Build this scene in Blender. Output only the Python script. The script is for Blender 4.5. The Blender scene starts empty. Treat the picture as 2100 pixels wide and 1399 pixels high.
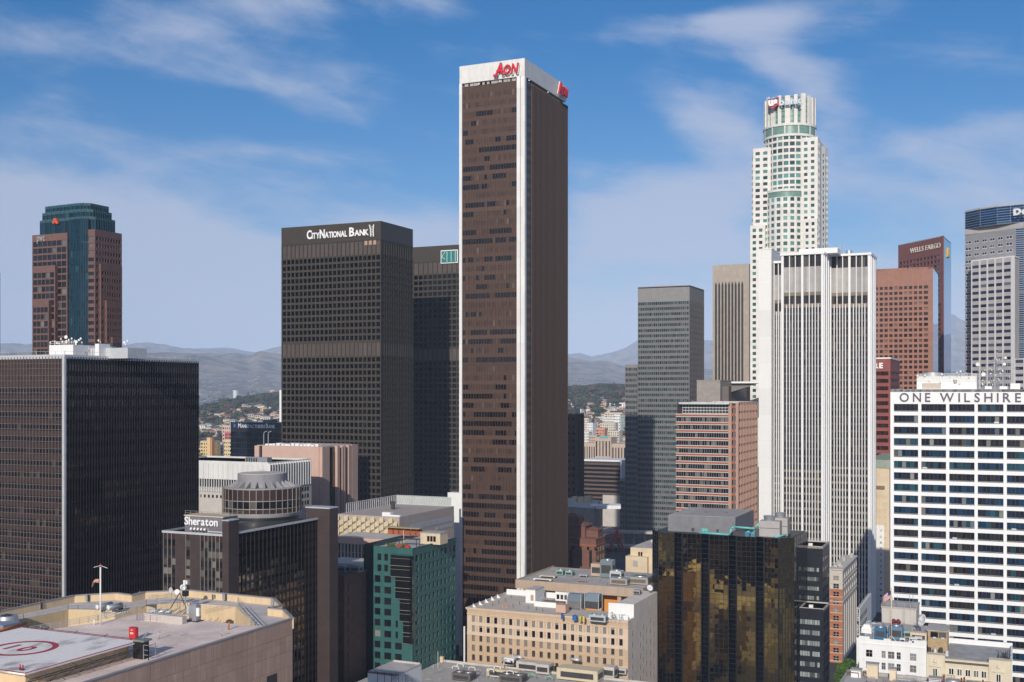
import bpy, math, random
from mathutils import Vector, Matrix, noise as mnoise
R = math.radians
sc = bpy.context.scene
COL = sc.collection
RND = random.Random(7)

# ---------------------------------------------------------------- camera, sky, sun, exposure
F, CX, HY, CAMZ, YAW = 2330.0, 1050.0, 805.0, 110.0, R(24.2)
S_, C_ = math.sin(YAW), math.cos(YAW)
cam_d = bpy.data.cameras.new("camera"); cam = bpy.data.objects.new("camera", cam_d); COL.objects.link(cam)
cam.location = (0, 0, CAMZ); cam.rotation_euler = (math.pi/2, 0, YAW)
cam_d.sensor_width = 36; cam_d.lens = 36*F/2100; cam_d.shift_y = (HY-699.5)/2100
cam_d.clip_start = 1; cam_d.clip_end = 90000
sc.camera = cam
SUN_A, SUN_E = R(11), R(23)
SDIR = Vector((math.sin(SUN_A)*math.cos(SUN_E), -math.cos(SUN_A)*math.cos(SUN_E), math.sin(SUN_E)))
sl = bpy.data.lights.new("sun", 'SUN'); sl.energy = 5.0; sl.angle = R(0.5); sl.color = (1.0, 0.93, 0.82)
so = bpy.data.objects.new("sun", sl); COL.objects.link(so); so.location = (0, 0, 400)
so.rotation_euler = (-SDIR).to_track_quat('-Z', 'Y').to_euler()
sc.view_settings.view_transform = 'Standard'; sc.view_settings.look = 'None'
sc.view_settings.exposure = -0.28; sc.view_settings.gamma = 1.0; sc.view_settings.use_curve_mapping = False
sc.cycles.max_bounces = 6; sc.cycles.diffuse_bounces = 3; sc.cycles.glossy_bounces = 3
sc.cycles.volume_bounces = 1; sc.cycles.transparent_max_bounces = 4
sc.cycles.use_denoising = True

W = bpy.data.worlds.new("World"); sc.world = W; W.use_nodes = True
nt = W.node_tree; nt.nodes.clear()
def N(t, **k):
    n = nt.nodes.new(t)
    for a, v in k.items(): setattr(n, a, v)
    return n
def L(a, b): nt.links.new(a, b)
def M(op, a, b=None, c=None, clamp=False):
    n = N('ShaderNodeMath', operation=op); n.use_clamp = clamp
    for i, v in enumerate((a, b, c)):
        if v is None: continue
        if isinstance(v, (int, float)): n.inputs[i].default_value = v
        else: L(v, n.inputs[i])
    return n.outputs[0]
outw = N('ShaderNodeOutputWorld'); bg = N('ShaderNodeBackground'); L(bg.outputs[0], outw.inputs[0])
sky = N('ShaderNodeTexSky', sky_type='NISHITA'); sky.sun_disc = False
sky.sun_elevation = SUN_E; sky.sun_rotation = math.atan2(SDIR.x, SDIR.y)
sky.altitude = 200; sky.air_density = 1.0; sky.dust_density = 0.6; sky.ozone_density = 3.0
tc = N('ShaderNodeTexCoord'); sep = N('ShaderNodeSeparateXYZ'); L(tc.outputs['Generated'], sep.inputs[0])
dx, dy, dz = sep.outputs
rx = M('ADD', M('MULTIPLY', dx, C_), M('MULTIPLY', dy, S_))
ry = M('ADD', M('MULTIPLY', dx, -S_), M('MULTIPLY', dy, C_))
az = M('MULTIPLY', M('ARCTAN2', rx, ry), 57.2958)
el = M('MULTIPLY', M('ARCSINE', dz), 57.2958)
def ang(px, py):
    u, v = (px-CX)/F, (HY-py)/F
    return math.degrees(math.atan(u)), math.degrees(math.atan(v*math.cos(math.atan(u))))
def blob(px, py, wpx, hpx, rot, amp):
    a0, e0 = ang(px, py); w, h = wpx/F*57.3, hpx/F*57.3; c, s = math.cos(R(rot)), math.sin(R(rot))
    da, de = M('SUBTRACT', az, a0), M('SUBTRACT', el, e0)
    p = M('DIVIDE', M('ADD', M('MULTIPLY', da, c), M('MULTIPLY', de, s)), w)
    q = M('DIVIDE', M('SUBTRACT', M('MULTIPLY', de, c), M('MULTIPLY', da, s)), h)
    r2 = M('ADD', M('MULTIPLY', p, p), M('MULTIPLY', q, q))
    return M('MULTIPLY', M('EXPONENT', M('MULTIPLY', r2, -1.0)), amp)
def cnoise(sx, sy, rot, scale, detail, rough, off=0.0, dist=0.0):
    cmb = N('ShaderNodeCombineXYZ'); c, s = math.cos(R(rot)), math.sin(R(rot))
    L(M('MULTIPLY', M('ADD', M('MULTIPLY', az, c), M('MULTIPLY', el, s)), sx), cmb.inputs[0])
    L(M('MULTIPLY', M('SUBTRACT', M('MULTIPLY', el, c), M('MULTIPLY', az, s)), sy), cmb.inputs[1])
    cmb.inputs[2].default_value = off
    n = N('ShaderNodeTexNoise'); n.inputs['Scale'].default_value = scale; n.inputs['Detail'].default_value = detail
    n.inputs['Roughness'].default_value = rough; n.inputs['Distortion'].default_value = dist
    L(cmb.outputs[0], n.inputs['Vector']); return n.outputs['Fac']
streak = cnoise(0.04, 0.26, -11, 1.0, 6, 0.5, 3.1, 0.6)
puff = cnoise(0.08, 0.20, -4, 1.0, 8, 0.5, 8.4, 0.5)
fine = cnoise(0.35, 0.9, -8, 1.0, 6, 0.6, 1.7, 0.3)
cover = None
BL = [(980, 60, 330, 80, 0, -.38), (620, 230, 330, 70, 0, -.22), (1230, 200, 130, 130, 0, -.25), (150, 440, 330, 90, -20, .75), (330, 620, 620, 130, 0, .62), (860, 470, 150, 34, -4, .42), (880, 640, 330, 150, 0, .34),
      (1370, 450, 240, 80, 10, .78), (1560, 640, 520, 110, 0, .50), (1440, 240, 210, 60, -24, .42), (1640, 150, 150, 50, -32, .50),
      (1880, 300, 260, 70, 4, .36), (2050, 390, 240, 70, 4, .55), (230, 60, 380, 60, 10, .40), (480, 160, 260, 40, -6, .22), (1600, 30, 420, 26, 3, .34),
      (60, 260, 170, 34, -10, .24), (620, 310, 220, 26, -6, .12), (1900, 150, 200, 60, -8, .12), (1200, 330, 300, 90, -6, .12)]
for b in BL:
    v = blob(*b); cover = v if cover is None else M('ADD', cover, v)
# the cloud veil goes on all round the sky, thicker towards the horizon
low = M('MULTIPLY', M('EXPONENT', M('MULTIPLY', M('MAXIMUM', el, 0.0), -0.40)), 0.40)
back = M('MULTIPLY', M('SUBTRACT', 1.0, M('MULTIPLY', M('ADD', M('COSINE', M('DIVIDE', az, 57.2958)), 1.0), 0.5)), 0.35)
cover = M('ADD', M('ADD', cover, low), back)
tex = M('ADD', M('ADD', M('MULTIPLY', streak, 0.55), M('MULTIPLY', puff, 0.75)), M('MULTIPLY', fine, 0.22))
dens = M('SUBTRACT', M('ADD', M('MULTIPLY', M('SUBTRACT', tex, 0.73), 2.7), M('MULTIPLY', cover, 1.3)), 0.20)
mr = N('ShaderNodeMapRange', interpolation_type='SMOOTHSTEP'); L(dens, mr.inputs['Value'])
mr.inputs['From Min'].default_value = -0.12; mr.inputs['From Max'].default_value = 0.75
mr.inputs['To Min'].default_value = 0.0; mr.inputs['To Max'].default_value = 0.86
hm = N('ShaderNodeMapRange'); L(el, hm.inputs['Value'])
hm.inputs['From Min'].default_value = -1.0; hm.inputs['From Max'].default_value = 0.3
SKY_STR = 0.10
hsv = N('ShaderNodeHueSaturation'); hsv.inputs['Saturation'].default_value = 1.5; hsv.inputs['Value'].default_value = 1.0
L(sky.outputs[0], hsv.inputs['Color'])
mixc = N('ShaderNodeMix', data_type='RGBA'); L(M('MULTIPLY', mr.outputs[0], hm.outputs[0]), mixc.inputs['Factor'])
tint = N('ShaderNodeMix', data_type='RGBA', blend_type='MULTIPLY'); tint.inputs['Factor'].default_value = 1
L(hsv.outputs[0], tint.inputs['A']); tint.inputs['B'].default_value = (1.10, 0.98, 1.08, 1)
L(tint.outputs['Result'], mixc.inputs['A']); mixc.inputs['B'].default_value = (0.56/SKY_STR, 0.64/SKY_STR, 0.84/SKY_STR, 1)
L(mixc.outputs['Result'], bg.inputs[0]); bg.inputs[1].default_value = SKY_STR

# ---------------------------------------------------------------- geometry helpers
def tt(px): return (px-CX)/F
def XY(px, d):
    t = tt(px); return d*(t*C_-S_), d*(t*S_+C_)
def onY(px, Y): return XY(px, Y/(tt(px)*S_+C_))[0]
def onX(px, X): return XY(px, X/(tt(px)*C_-S_))[1]
def dep(x, y): return -x*S_+y*C_
def PZ(px, py, z):
    x, y = XY(px, (CAMZ-z)*F/(py-HY)); return (x, y, z)
def zat(py, d): return CAMZ+(HY-py)*d/F
def proj(x, y, z):
    d = dep(x, y)
    if d < 5: return None
    return CX+F*(x*C_+y*S_)/d, HY-F*(z-CAMZ)/d, d
def blk(pl, pc, pr, d, py):
    X1, Y0 = XY(pc, d); return onY(pl, Y0), X1, Y0, onX(pr, X1), zat(py, d)
G0 = -14.0

# ---------------------------------------------------------------- materials
MATS = {}
class NB:
    def __init__(s, name):
        m = bpy.data.materials.new(name); m.use_nodes = True; s.m = m; s.nt = m.node_tree; s.nt.nodes.clear()
        s.o = s.n('ShaderNodeOutputMaterial'); s.p = s.n('ShaderNodeBsdfPrincipled'); s.l(s.p.outputs[0], s.o.inputs[0])
    def n(s, t, **k):
        x = s.nt.nodes.new(t)
        for a, v in k.items(): setattr(x, a, v)
        return x
    def l(s, a, b): s.nt.links.new(a, b)
    def math(s, op, a, b=None, c=None):
        n = s.n('ShaderNodeMath', operation=op)
        for i, v in enumerate((a, b, c)):
            if v is None: continue
            if isinstance(v, (int, float)): n.inputs[i].default_value = v
            else: s.l(v, n.inputs[i])
        return n.outputs[0]
    def pos(s): return s.n('ShaderNodeNewGeometry').outputs['Position']
    def noise(s, scale, detail=4, rough=.55, vec=None, vs=None):
        v = vec or s.pos()
        if vs:
            q = s.n('ShaderNodeVectorMath', operation='MULTIPLY'); s.l(v, q.inputs[0]); q.inputs[1].default_value = vs; v = q.outputs[0]
        n = s.n('ShaderNodeTexNoise'); n.inputs['Scale'].default_value = scale; n.inputs['Detail'].default_value = detail
        n.inputs['Roughness'].default_value = rough; s.l(v, n.inputs['Vector']); return n.outputs['Fac']
    def mapr(s, v, a, b, c, d):
        m = s.n('ShaderNodeMapRange'); s.l(v, m.inputs[0]); m.inputs[1].default_value = a; m.inputs[2].default_value = b
        m.inputs[3].default_value = c; m.inputs[4].default_value = d; return m.outputs[0]
    def mix(s, f, a, b, mode='MIX'):
        m = s.n('ShaderNodeMix', data_type='RGBA', blend_type=mode)
        for k, v in (('Factor', f), ('A', a), ('B', b)):
            if isinstance(v, (int, float)): m.inputs[k].default_value = v
            elif isinstance(v, tuple): m.inputs[k].default_value = (*v, 1)
            else: s.l(v, m.inputs[k])
        return m.outputs['Result']
    def gray(s, v):
        c = s.n('ShaderNodeCombineXYZ')
        for i in range(3): s.l(v, c.inputs[i])
        return c.outputs[0]
    def rnd(s):
        oi = s.n('ShaderNodeObjectInfo').outputs['Random']; at = s.n('ShaderNodeAttribute', attribute_name='rnd').outputs['Fac']
        return s.math('FRACT', s.math('ADD', oi, at))
def stone(name, col, var=.12, scale=.25, rough=.8, joints=None, jd=.75, streaks=0, metal=0, pvar=0, bump=.15):
    """stone, concrete, plaster, metal sheet: base colour with soft mottling, stains and optional panel joints"""
    if name in MATS: return MATS[name]
    b = NB(name); f = b.mapr(b.noise(scale, 6), .3, .7, 1-var, 1+var)
    g = b.mapr(b.noise(3.0, 3), .3, .7, 1-var*.5, 1+var*.5); f = b.math('MULTIPLY', f, g)
    if streaks:
        st = b.mapr(b.noise(1.0, 5, .6, None, (1.3, 1.3, .06)), .45, .75, 1, 1-streaks); f = b.math('MULTIPLY', f, st)
    if pvar: f = b.math('MULTIPLY', f, b.mapr(b.rnd(), 0, 1, 1-pvar, 1+pvar))
    c = b.mix(1.0, tuple(col), b.gray(f), 'MULTIPLY')
    if joints:
        sp = b.n('ShaderNodeSeparateXYZ'); b.l(b.pos(), sp.inputs[0]); cm = b.n('ShaderNodeCombineXYZ')
        b.l(b.math('ADD', sp.outputs[0], sp.outputs[1]), cm.inputs[0]); b.l(sp.outputs[2], cm.inputs[1])
        br = b.n('ShaderNodeTexBrick'); br.offset = 0 if len(joints) < 4 else .5; br.inputs['Scale'].default_value = 1
        br.inputs['Brick Width'].default_value = joints[0]; br.inputs['Row Height'].default_value = joints[1]
        br.inputs['Mortar Size'].default_value = joints[2]; br.inputs['Mortar Smooth'].default_value = .1
        br.inputs['Color1'].default_value = (1, 1, 1, 1); br.inputs['Color2'].default_value = (.88, .88, .88, 1); br.inputs['Mortar'].default_value = (jd, jd, jd, 1)
        b.l(cm.outputs[0], br.inputs['Vector']); c = b.mix(1.0, c, br.outputs['Color'], 'MULTIPLY')
    b.l(c, b.p.inputs['Base Color']); b.p.inputs['Roughness'].default_value = rough; b.p.inputs['Metallic'].default_value = metal
    if bump:
        bp = b.n('ShaderNodeBump'); bp.inputs['Strength'].default_value = bump; bp.inputs['Distance'].default_value = .05
        b.l(b.noise(1.5, 5), bp.inputs['Height']); b.l(bp.outputs[0], b.p.inputs['Normal'])
    MATS[name] = b.m; return b.m
def glass(name, col, var=.5, rough=.06, metal=0.0, blind=.12, bcol=(.25, .24, .22), wav=.0, ws=.4, spec=.5, hue=None, tilt=None):
    """window glass seen from outside: dark room behind, some blinds, slightly uneven reflection"""
    if name in MATS: return MATS[name]
    b = NB(name); r = b.rnd()
    f = b.mapr(b.math('FRACT', b.math('MULTIPLY', r, 7.31)), 0, 1, 1-var, 1+var)
    c = b.mix(1.0, tuple(col), b.gray(f), 'MULTIPLY')
    if hue: c = b.mix(b.math('FRACT', b.math('MULTIPLY', r, 23.7)), c, tuple(hue))
    if blind:
        k = b.math('MULTIPLY', b.math('GREATER_THAN', r, 1-blind), b.mapr(b.math('FRACT', b.math('MULTIPLY', r, 53.0)), 0, 1, .3, 1))
        c = b.mix(k, c, tuple(bcol))
    b.l(c, b.p.inputs['Base Color']); b.p.inputs['Roughness'].default_value = rough; b.p.inputs['Metallic'].default_value = metal
    b.p.inputs['Specular IOR Level'].default_value = spec
    tilt = (.012 if metal > .6 else .006) if tilt is None else tilt
    cv = b.n('ShaderNodeCombineXYZ')
    for i_, k_ in enumerate((11.3, 29.7, 41.9)): b.l(b.math('MULTIPLY', b.math('SUBTRACT', b.math('FRACT', b.math('MULTIPLY', r, k_)), .5), tilt), cv.inputs[i_])
    va = b.n('ShaderNodeVectorMath', operation='ADD'); b.l(b.n('ShaderNodeNewGeometry').outputs['Normal'], va.inputs[0]); b.l(cv.outputs[0], va.inputs[1])
    vn = b.n('ShaderNodeVectorMath', operation='NORMALIZE'); b.l(va.outputs[0], vn.inputs[0]); b.l(vn.outputs[0], b.p.inputs['Normal'])
    if wav:
        bp = b.n('ShaderNodeBump'); b.l(vn.outputs[0], bp.inputs['Normal']); bp.inputs['Strength'].default_value = 1; bp.inputs['Distance'].default_value = wav
        h = b.math('ADD', b.noise(ws, 2), b.math('MULTIPLY', b.noise(ws*4, 2), .08)); b.l(h, bp.inputs['Height']); b.l(bp.outputs[0], b.p.inputs['Normal'])
    MATS[name] = b.m; return b.m

# ---------------------------------------------------------------- meshes
CUBE_V = [(-.5,-.5,-.5),(.5,-.5,-.5),(.5,.5,-.5),(-.5,.5,-.5),(-.5,-.5,.5),(.5,-.5,.5),(.5,.5,.5),(-.5,.5,.5)]
CUBE_F = [(0,3,2,1),(4,5,6,7),(0,1,5,4),(1,2,6,5),(2,3,7,6),(3,0,4,7)]
CUBES = {}
def cube(m):
    if m.name not in CUBES:
        me = bpy.data.meshes.new("box"); me.from_pydata(CUBE_V, [], CUBE_F); me.materials.append(m); CUBES[m.name] = me
    return CUBES[m.name]
class MB:
    """collects simple solids in world coordinates; build() links them as ONE mesh object"""
    def __init__(s): s.v = []; s.f = []; s.mi = []; s.ms = []; s.sm = []
    def _m(s, m):
        if m not in s.ms: s.ms.append(m)
        return s.ms.index(m)
    def raw(s, vs, fs, m, smooth=False):
        o = len(s.v); s.v += vs; k = s._m(m)
        for f in fs: s.f.append(tuple(i+o for i in f)); s.mi.append(k); s.sm.append(smooth)
        return s
    def box(s, m, cx, cy, cz, lx, ly, lz, ang=0, tilt=None):
        c, n = math.cos(ang), math.sin(ang)
        vs = []
        for (x, y, z) in CUBE_V:
            X, Y, Z = x*lx, y*ly, z*lz
            if tilt: Y, Z = Y*math.cos(tilt)-Z*math.sin(tilt), Y*math.sin(tilt)+Z*math.cos(tilt)
            vs.append((cx+X*c-Y*n, cy+X*n+Y*c, cz+Z))
        return s.raw(vs, CUBE_F, m)
    def bb(s, m, x0, x1, y0, y1, z0, z1): return s.box(m, (x0+x1)/2, (y0+y1)/2, (z0+z1)/2, abs(x1-x0), abs(y1-y0), abs(z1-z0))
    def prism(s, m, poly, z0, z1, mtop=None):
        n = len(poly); A = sum(poly[i][0]*poly[(i+1) % n][1]-poly[(i+1) % n][0]*poly[i][1] for i in range(n))
        if A < 0: poly = poly[::-1]
        vs = [(p[0], p[1], z0) for p in poly]+[(p[0], p[1], z1) for p in poly]
        s.raw(vs, [tuple(range(n))[::-1]]+[(i, (i+1) % n, n+(i+1) % n, n+i) for i in range(n)], m)
        return s.raw([(p[0], p[1], z1) for p in poly], [tuple(range(n))], mtop or m)
    def cyl(s, m, cx, cy, z0, z1, r, r2=None, n=20, cap=True):
        r2 = r if r2 is None else r2
        vs = [(cx+r*math.cos(2*math.pi*i/n), cy+r*math.sin(2*math.pi*i/n), z0) for i in range(n)]+[(cx+r2*math.cos(2*math.pi*i/n), cy+r2*math.sin(2*math.pi*i/n), z1) for i in range(n)]
        s.raw(vs, [(i, (i+1) % n, n+(i+1) % n, n+i) for i in range(n)], m, True)
        if cap: s.raw(vs, [tuple(range(n))[::-1], tuple(range(n, 2*n))], m)
        return s
    def tube(s, m, p, q, r, n=6):
        p, q = Vector(p), Vector(q); w = (q-p)
        if w.length < 1e-6: return s
        w.normalize(); a = w.orthogonal().normalized(); b = w.cross(a)
        vs = [tuple(o+a*(r*math.cos(2*math.pi*i/n))+b*(r*math.sin(2*math.pi*i/n))) for o in (p, q) for i in range(n)]
        return s.raw(vs, [(i, (i+1) % n, n+(i+1) % n, n+i) for i in range(n)]+[tuple(range(n))[::-1], tuple(range(n, 2*n))], m, n > 6)
    def path(s, m, pts, r, n=6):
        for a, b in zip(pts, pts[1:]): s.tube(m, a, b, r, n)
        return s
    def wall(s, m, pts, z0, z1, th=.3, closed=False):
        pp = list(pts)+([pts[0]] if closed else [])
        for i, (a, b) in enumerate(zip(pp, pp[1:])):
            l = math.hypot(b[0]-a[0], b[1]-a[1])
            if l > .01: s.box(m, (a[0]+b[0])/2, (a[1]+b[1])/2, (z0+z1)/2, l+th*.5, th, z1-z0+.003*(i % 3), math.atan2(b[1]-a[1], b[0]-a[0]))
        return s
    def rail(s, m, pts, z, h=1.1, r=.035, step=2.2, bars=3):
        for a, b in zip(pts, pts[1:]):
            l = math.hypot(b[0]-a[0], b[1]-a[1]); n = max(1, int(l/step))
            for i in range(n+1):
                t = i/n; x, y = a[0]+(b[0]-a[0])*t, a[1]+(b[1]-a[1])*t; s.tube(m, (x, y, z), (x, y, z+h), r*1.2, 4)
            for k in range(bars): s.tube(m, (a[0], a[1], z+h*(k+1)/bars), (b[0], b[1], z+h*(k+1)/bars), r, 4)
        return s
    def dish(s, m, c, d, r, depth=.25, n=16):
        """parabolic dish, centre c, facing unit direction d"""
        c = Vector(c); d = Vector(d).normalized(); a = d.orthogonal().normalized(); b = d.cross(a); vs = [tuple(c)]
        for k in (1, 2, 3):
            rr = r*k/3
            for i in range(n):
                t = 2*math.pi*i/n; vs.append(tuple(c+a*(rr*math.cos(t))+b*(rr*math.sin(t))+d*(depth*r*(k/3)**2*1.2)))
        fs = [(0, 1+i, 1+(i+1) % n) for i in range(n)]
        for k in (0, 1):
            for i in range(n): fs.append((1+k*n+i, 1+(k+1)*n+i, 1+(k+1)*n+(i+1) % n, 1+k*n+(i+1) % n))
        o = len(vs); back = [tuple(Vector(v)-d*(.06*r)) for v in vs]
        fs2 = [tuple(i+o for i in f[::-1]) for f in fs]; rim = [(1+2*n+i, o+1+2*n+i, o+1+2*n+(i+1) % n, 1+2*n+(i+1) % n) for i in range(n)]
        return s.raw(vs+back, fs+fs2+rim, m, True)
    def mesh(s, name, org=(0, 0, 0)):
        me = bpy.data.meshes.new(name); me.from_pydata([(x-org[0], y-org[1], z-org[2]) for x, y, z in s.v], [], s.f)
        for m in s.ms: me.materials.append(m)
        me.polygons.foreach_set('material_index', s.mi); me.polygons.foreach_set('use_smooth', s.sm); me.update(); return me
    def build(s, name, parent=None, org=None):
        """parent: an unscaled, unrotated object"""
        if parent is not None: org = tuple(parent['_o'])
        if org is None:
            xs, ys, zs = zip(*s.v); org = ((min(xs)+max(xs))/2, (min(ys)+max(ys))/2, min(zs))
        o = bpy.data.objects.new(name, s.mesh(name, org)); COL.objects.link(o)
        if parent is not None: o.parent = parent; o['_o'] = org
        else: o.location = org; o['_o'] = org
        return o
def tag(o, label=None, cat=None, group=None, kind=None):
    if label: o['label'] = label
    if cat: o['category'] = cat
    if group: o['group'] = group
    if kind: o['kind'] = kind
    return o

# ---------------------------------------------------------------- things built of many pieces
THINGS = []
class Thing:
    def __init__(s, name, label, cat, x, y, z=G0, group=None, vis=1399):
        s.e = bpy.data.objects.new(name, None); COL.objects.link(s.e); s.e.empty_display_size = 2
        s.e.location = (x, y, z); s.e['_o'] = (x, y, z); s.o = (x, y, z); tag(s.e, label, cat, group)
        s.pc = {}; s.vis = vis; THINGS.append(s)
    def part(s, name, mb, label=None):
        o = mb.build(name, s.e)
        if label: o['label'] = label
        return o
    def piece(s, name, m, cx, cy, cz, lx, ly, lz, ang=0, rnd=None):
        s.pc.setdefault(name, []).append((m, cx, cy, cz, lx, ly, lz, ang, RND.random() if rnd is None else rnd))
    def finish(s, minpx=6.0, cap=300):
        for name, L_ in s.pc.items():
            sc_ = []
            for p in L_:
                q = proj(p[1], p[2], p[3])
                if q is None: sc_.append(-1); continue
                px, py, d = q; w = F/d*max(abs(p[4]*math.cos(p[7]-YAW)), abs(p[5]*math.sin(p[7]-YAW))); h = F/d*p[6]
                on = -10 < px < 2110 and (py-h/2 < s.vis)
                sc_.append(w*h if (on and max(w, h) >= minpx) else -1)
            order = sorted(range(len(L_)), key=lambda i: -sc_[i]); ind = [i for i in order[:cap] if sc_[i] > 0]; k = set(ind)
            for i in ind:
                m, cx, cy, cz, lx, ly, lz, ang, rn = L_[i]
                o = bpy.data.objects.new(name, cube(m)); COL.objects.link(o); o.parent = s.e
                o.location = (cx-s.o[0], cy-s.o[1], cz-s.o[2]); o.scale = (lx, ly, lz); o.rotation_euler[2] = ang
            rest = [L_[i] for i in range(len(L_)) if i not in k]
            if rest:
                mb = MB(); at = []
                for (m, cx, cy, cz, lx, ly, lz, ang, rn) in rest: mb.box(m, cx, cy, cz, lx, ly, lz, ang); at += [rn]*6
                o = mb.build(name, s.e); a = o.data.attributes.new('rnd', 'FLOAT', 'FACE'); a.data.foreach_set('value', at); o['kind'] = 'stuff'
        s.pc = {}
    def facade(s, p0, p1, z0, z1, nc, nr, pw=.4, bh=.8, rec=.3, mp=None, mb=None, mg=None, pp=None, bp=None, top=None, bot=None, ends=(None, None),
               pn='pier', bn='spandrel', wn='window', skip=None, zs=None, gth=.12):
        """grid facade from p0 to p1 (left to right seen from outside). Panes sit `rec` behind the line p0-p1; piers stand out to it, bands nearly."""
        Lx = math.hypot(p1[0]-p0[0], p1[1]-p0[1]); ux, uy = (p1[0]-p0[0])/Lx, (p1[1]-p0[1])/Lx; nx, ny = uy, -ux; ang = math.atan2(uy, ux)
        pp = 0 if pp is None else pp; bp = -.03 if bp is None else bp
        e0 = pw if ends[0] is None else ends[0]; e1 = pw if ends[1] is None else ends[1]
        top = bh if top is None else top; bot = bh if bot is None else bot
        cw = (Lx-e0-e1)/nc
        def put(name, m, a0, a1, w0, w1, d0, d1, rnd=None):   # d: distance outward from the line
            a, d = (a0+a1)/2, (d0+d1)/2
            s.piece(name, m, p0[0]+ux*a+nx*d, p0[1]+uy*a+ny*d, (w0+w1)/2, a1-a0, abs(d1-d0), w1-w0, ang, rnd)
        if mp is not None:
            if e0 > 0: put(pn, mp, 0, e0, z0, z1-.02, -rec-.1, pp)
            if e1 > 0: put(pn, mp, Lx-e1, Lx, z0, z1-.02, -rec-.1, pp)
            if pw > 0:
                for i in range(1, nc): a = e0+i*cw; put(pn, mp, a-pw/2, a+pw/2, z0, z1-.02, -rec-.1, pp)
        fh = (z1-top-z0-bot+bh)/nr
        if mb is not None:
            put(bn, mb, .02, Lx-.02, z1-top, z1, -rec-.14, bp); put(bn, mb, .02, Lx-.02, z0+.01, z0+bot, -rec-.14, bp)
            for j in range(1, nr): zc = z1-top-j*fh; put(bn, mb, .02, Lx-.02, zc, zc+bh, -rec-.14, bp)
        if mg is not None:
            for j in range(nr):
                zt = z1-top-j*fh; zb = zt-(fh-bh)
                for i in range(nc):
                    m = mg(i, j) if callable(mg) and not isinstance(mg, bpy.types.Material) else mg
                    if m is None: continue
                    rn = None
                    if isinstance(m, tuple): m, rn = m
                    a0 = e0+i*cw+(pw/2 if i else 0); a1 = e0+(i+1)*cw-(pw/2 if i < nc-1 else 0)
                    put(wn, m, a0+.01, a1-.01, zb+.01, zt-.01, -rec-gth, -rec, rn)
    def core(s, poly, z0, z1, inset, m, name='wall'):
        n = len(poly); A = sum(poly[i][0]*poly[(i+1) % n][1]-poly[(i+1) % n][0]*poly[i][1] for i in range(n)); sg = 1 if A > 0 else -1
        out = []
        for i in range(n):
            a, b, c = Vector(poly[i-1][:2]), Vector(poly[i][:2]), Vector(poly[(i+1) % n][:2])
            u, v = (b-a).normalized(), (c-b).normalized(); n1 = Vector((-u.y, u.x))*sg; n2 = Vector((-v.y, v.x))*sg
            k = (n1+n2); k = k/max(.3, k.length_squared)*2 if k.length > 1e-6 else n1; out.append(tuple(b+k*inset))
        return s.part(name, MB().prism(m, out, z0, z1))
    def roof(s, x0, x1, y0, y1, z, m, par=1.0, th=.5, mpar=None, name='roof'):
        s.part(name, MB().bb(m, x0+th, x1-th, y0+th, y1-th, z-par-.4, z-par))
        w = MB(); mm = mpar or m
        w.bb(mm, x0, x1, y0, y0+th, z-par-.5, z+.01); w.bb(mm, x0, x1, y1-th, y1, z-par-.5, z+.01)
        w.bb(mm, x0, x0+th, y0+th+.002, y1-th-.002, z-par-.5, z); w.bb(mm, x1-th, x1, y0+th+.002, y1-th-.002, z-par-.5, z)
        s.part('parapet', w)
def rect(x0, x1, y0, y1): return [(x0, y0), (x1, y0), (x1, y1), (x0, y1)]

# ---------------------------------------------------------------- lettering
GL = {}
def glyph(ch, bold, shear):
    k = (ch, bold, shear)
    if k not in GL:
        cu = bpy.data.curves.new("glyph", 'FONT'); cu.body = ch; cu.size = 1; cu.offset = bold; cu.shear = shear; cu.extrude = .5; cu.resolution_u = 3
        o = bpy.data.objects.new("glyph", cu); COL.objects.link(o); dg = bpy.context.evaluated_depsgraph_get(); dg.update()
        me = bpy.data.meshes.new_from_object(o.evaluated_get(dg)); vs = [tuple(v.co) for v in me.vertices]; fs = [tuple(p.vertices) for p in me.polygons]
        bpy.data.objects.remove(o); bpy.data.meshes.remove(me)
        GL[k] = (vs, fs, min(v[0] for v in vs), max(v[0] for v in vs))
    return GL[k]
def letters(parent, text, org, u, nrm, h, width, m, depth=.25, bold=.0, shear=0, gap=.07, space=.3, sizes=None, name='letter', each=True, drop=None, serif=0):
    """text from org (left end of the base line) along u; letter height h, whole width fitted"""
    u, nrm = Vector(u).normalized(), Vector(nrm).normalized(); up = Vector((0, 0, 1)); CAP = .73; x = 0; items = []
    for i, ch in enumerate(text):
        if ch == ' ': x += space; continue
        vs, fs, a, b = glyph(ch, bold, shear); k = sizes[i] if sizes else 1.0
        items.append((vs, fs, a, x, k, i)); x += (b-a)*k+gap
    sx = width/(x-gap); sy = h/CAP; allm = MB(); obs = []
    for vs, fs, a, x0, k, i in items:
        mb = MB(); W_ = []
        for v in vs:
            w = Vector(org)+u*(((v[0]-a)*k+x0)*sx)+up*(v[1]*sy*k)+nrm*((v[2]+.5)*depth); W_.append(tuple(w))
        mm = m(i) if callable(m) and not isinstance(m, bpy.types.Material) else m
        (mb if each else allm).raw(W_, fs, mm)
        if each: obs.append(mb.build(name, parent))
    if not each: obs.append(allm.build(name, parent))
    return obs
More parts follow.
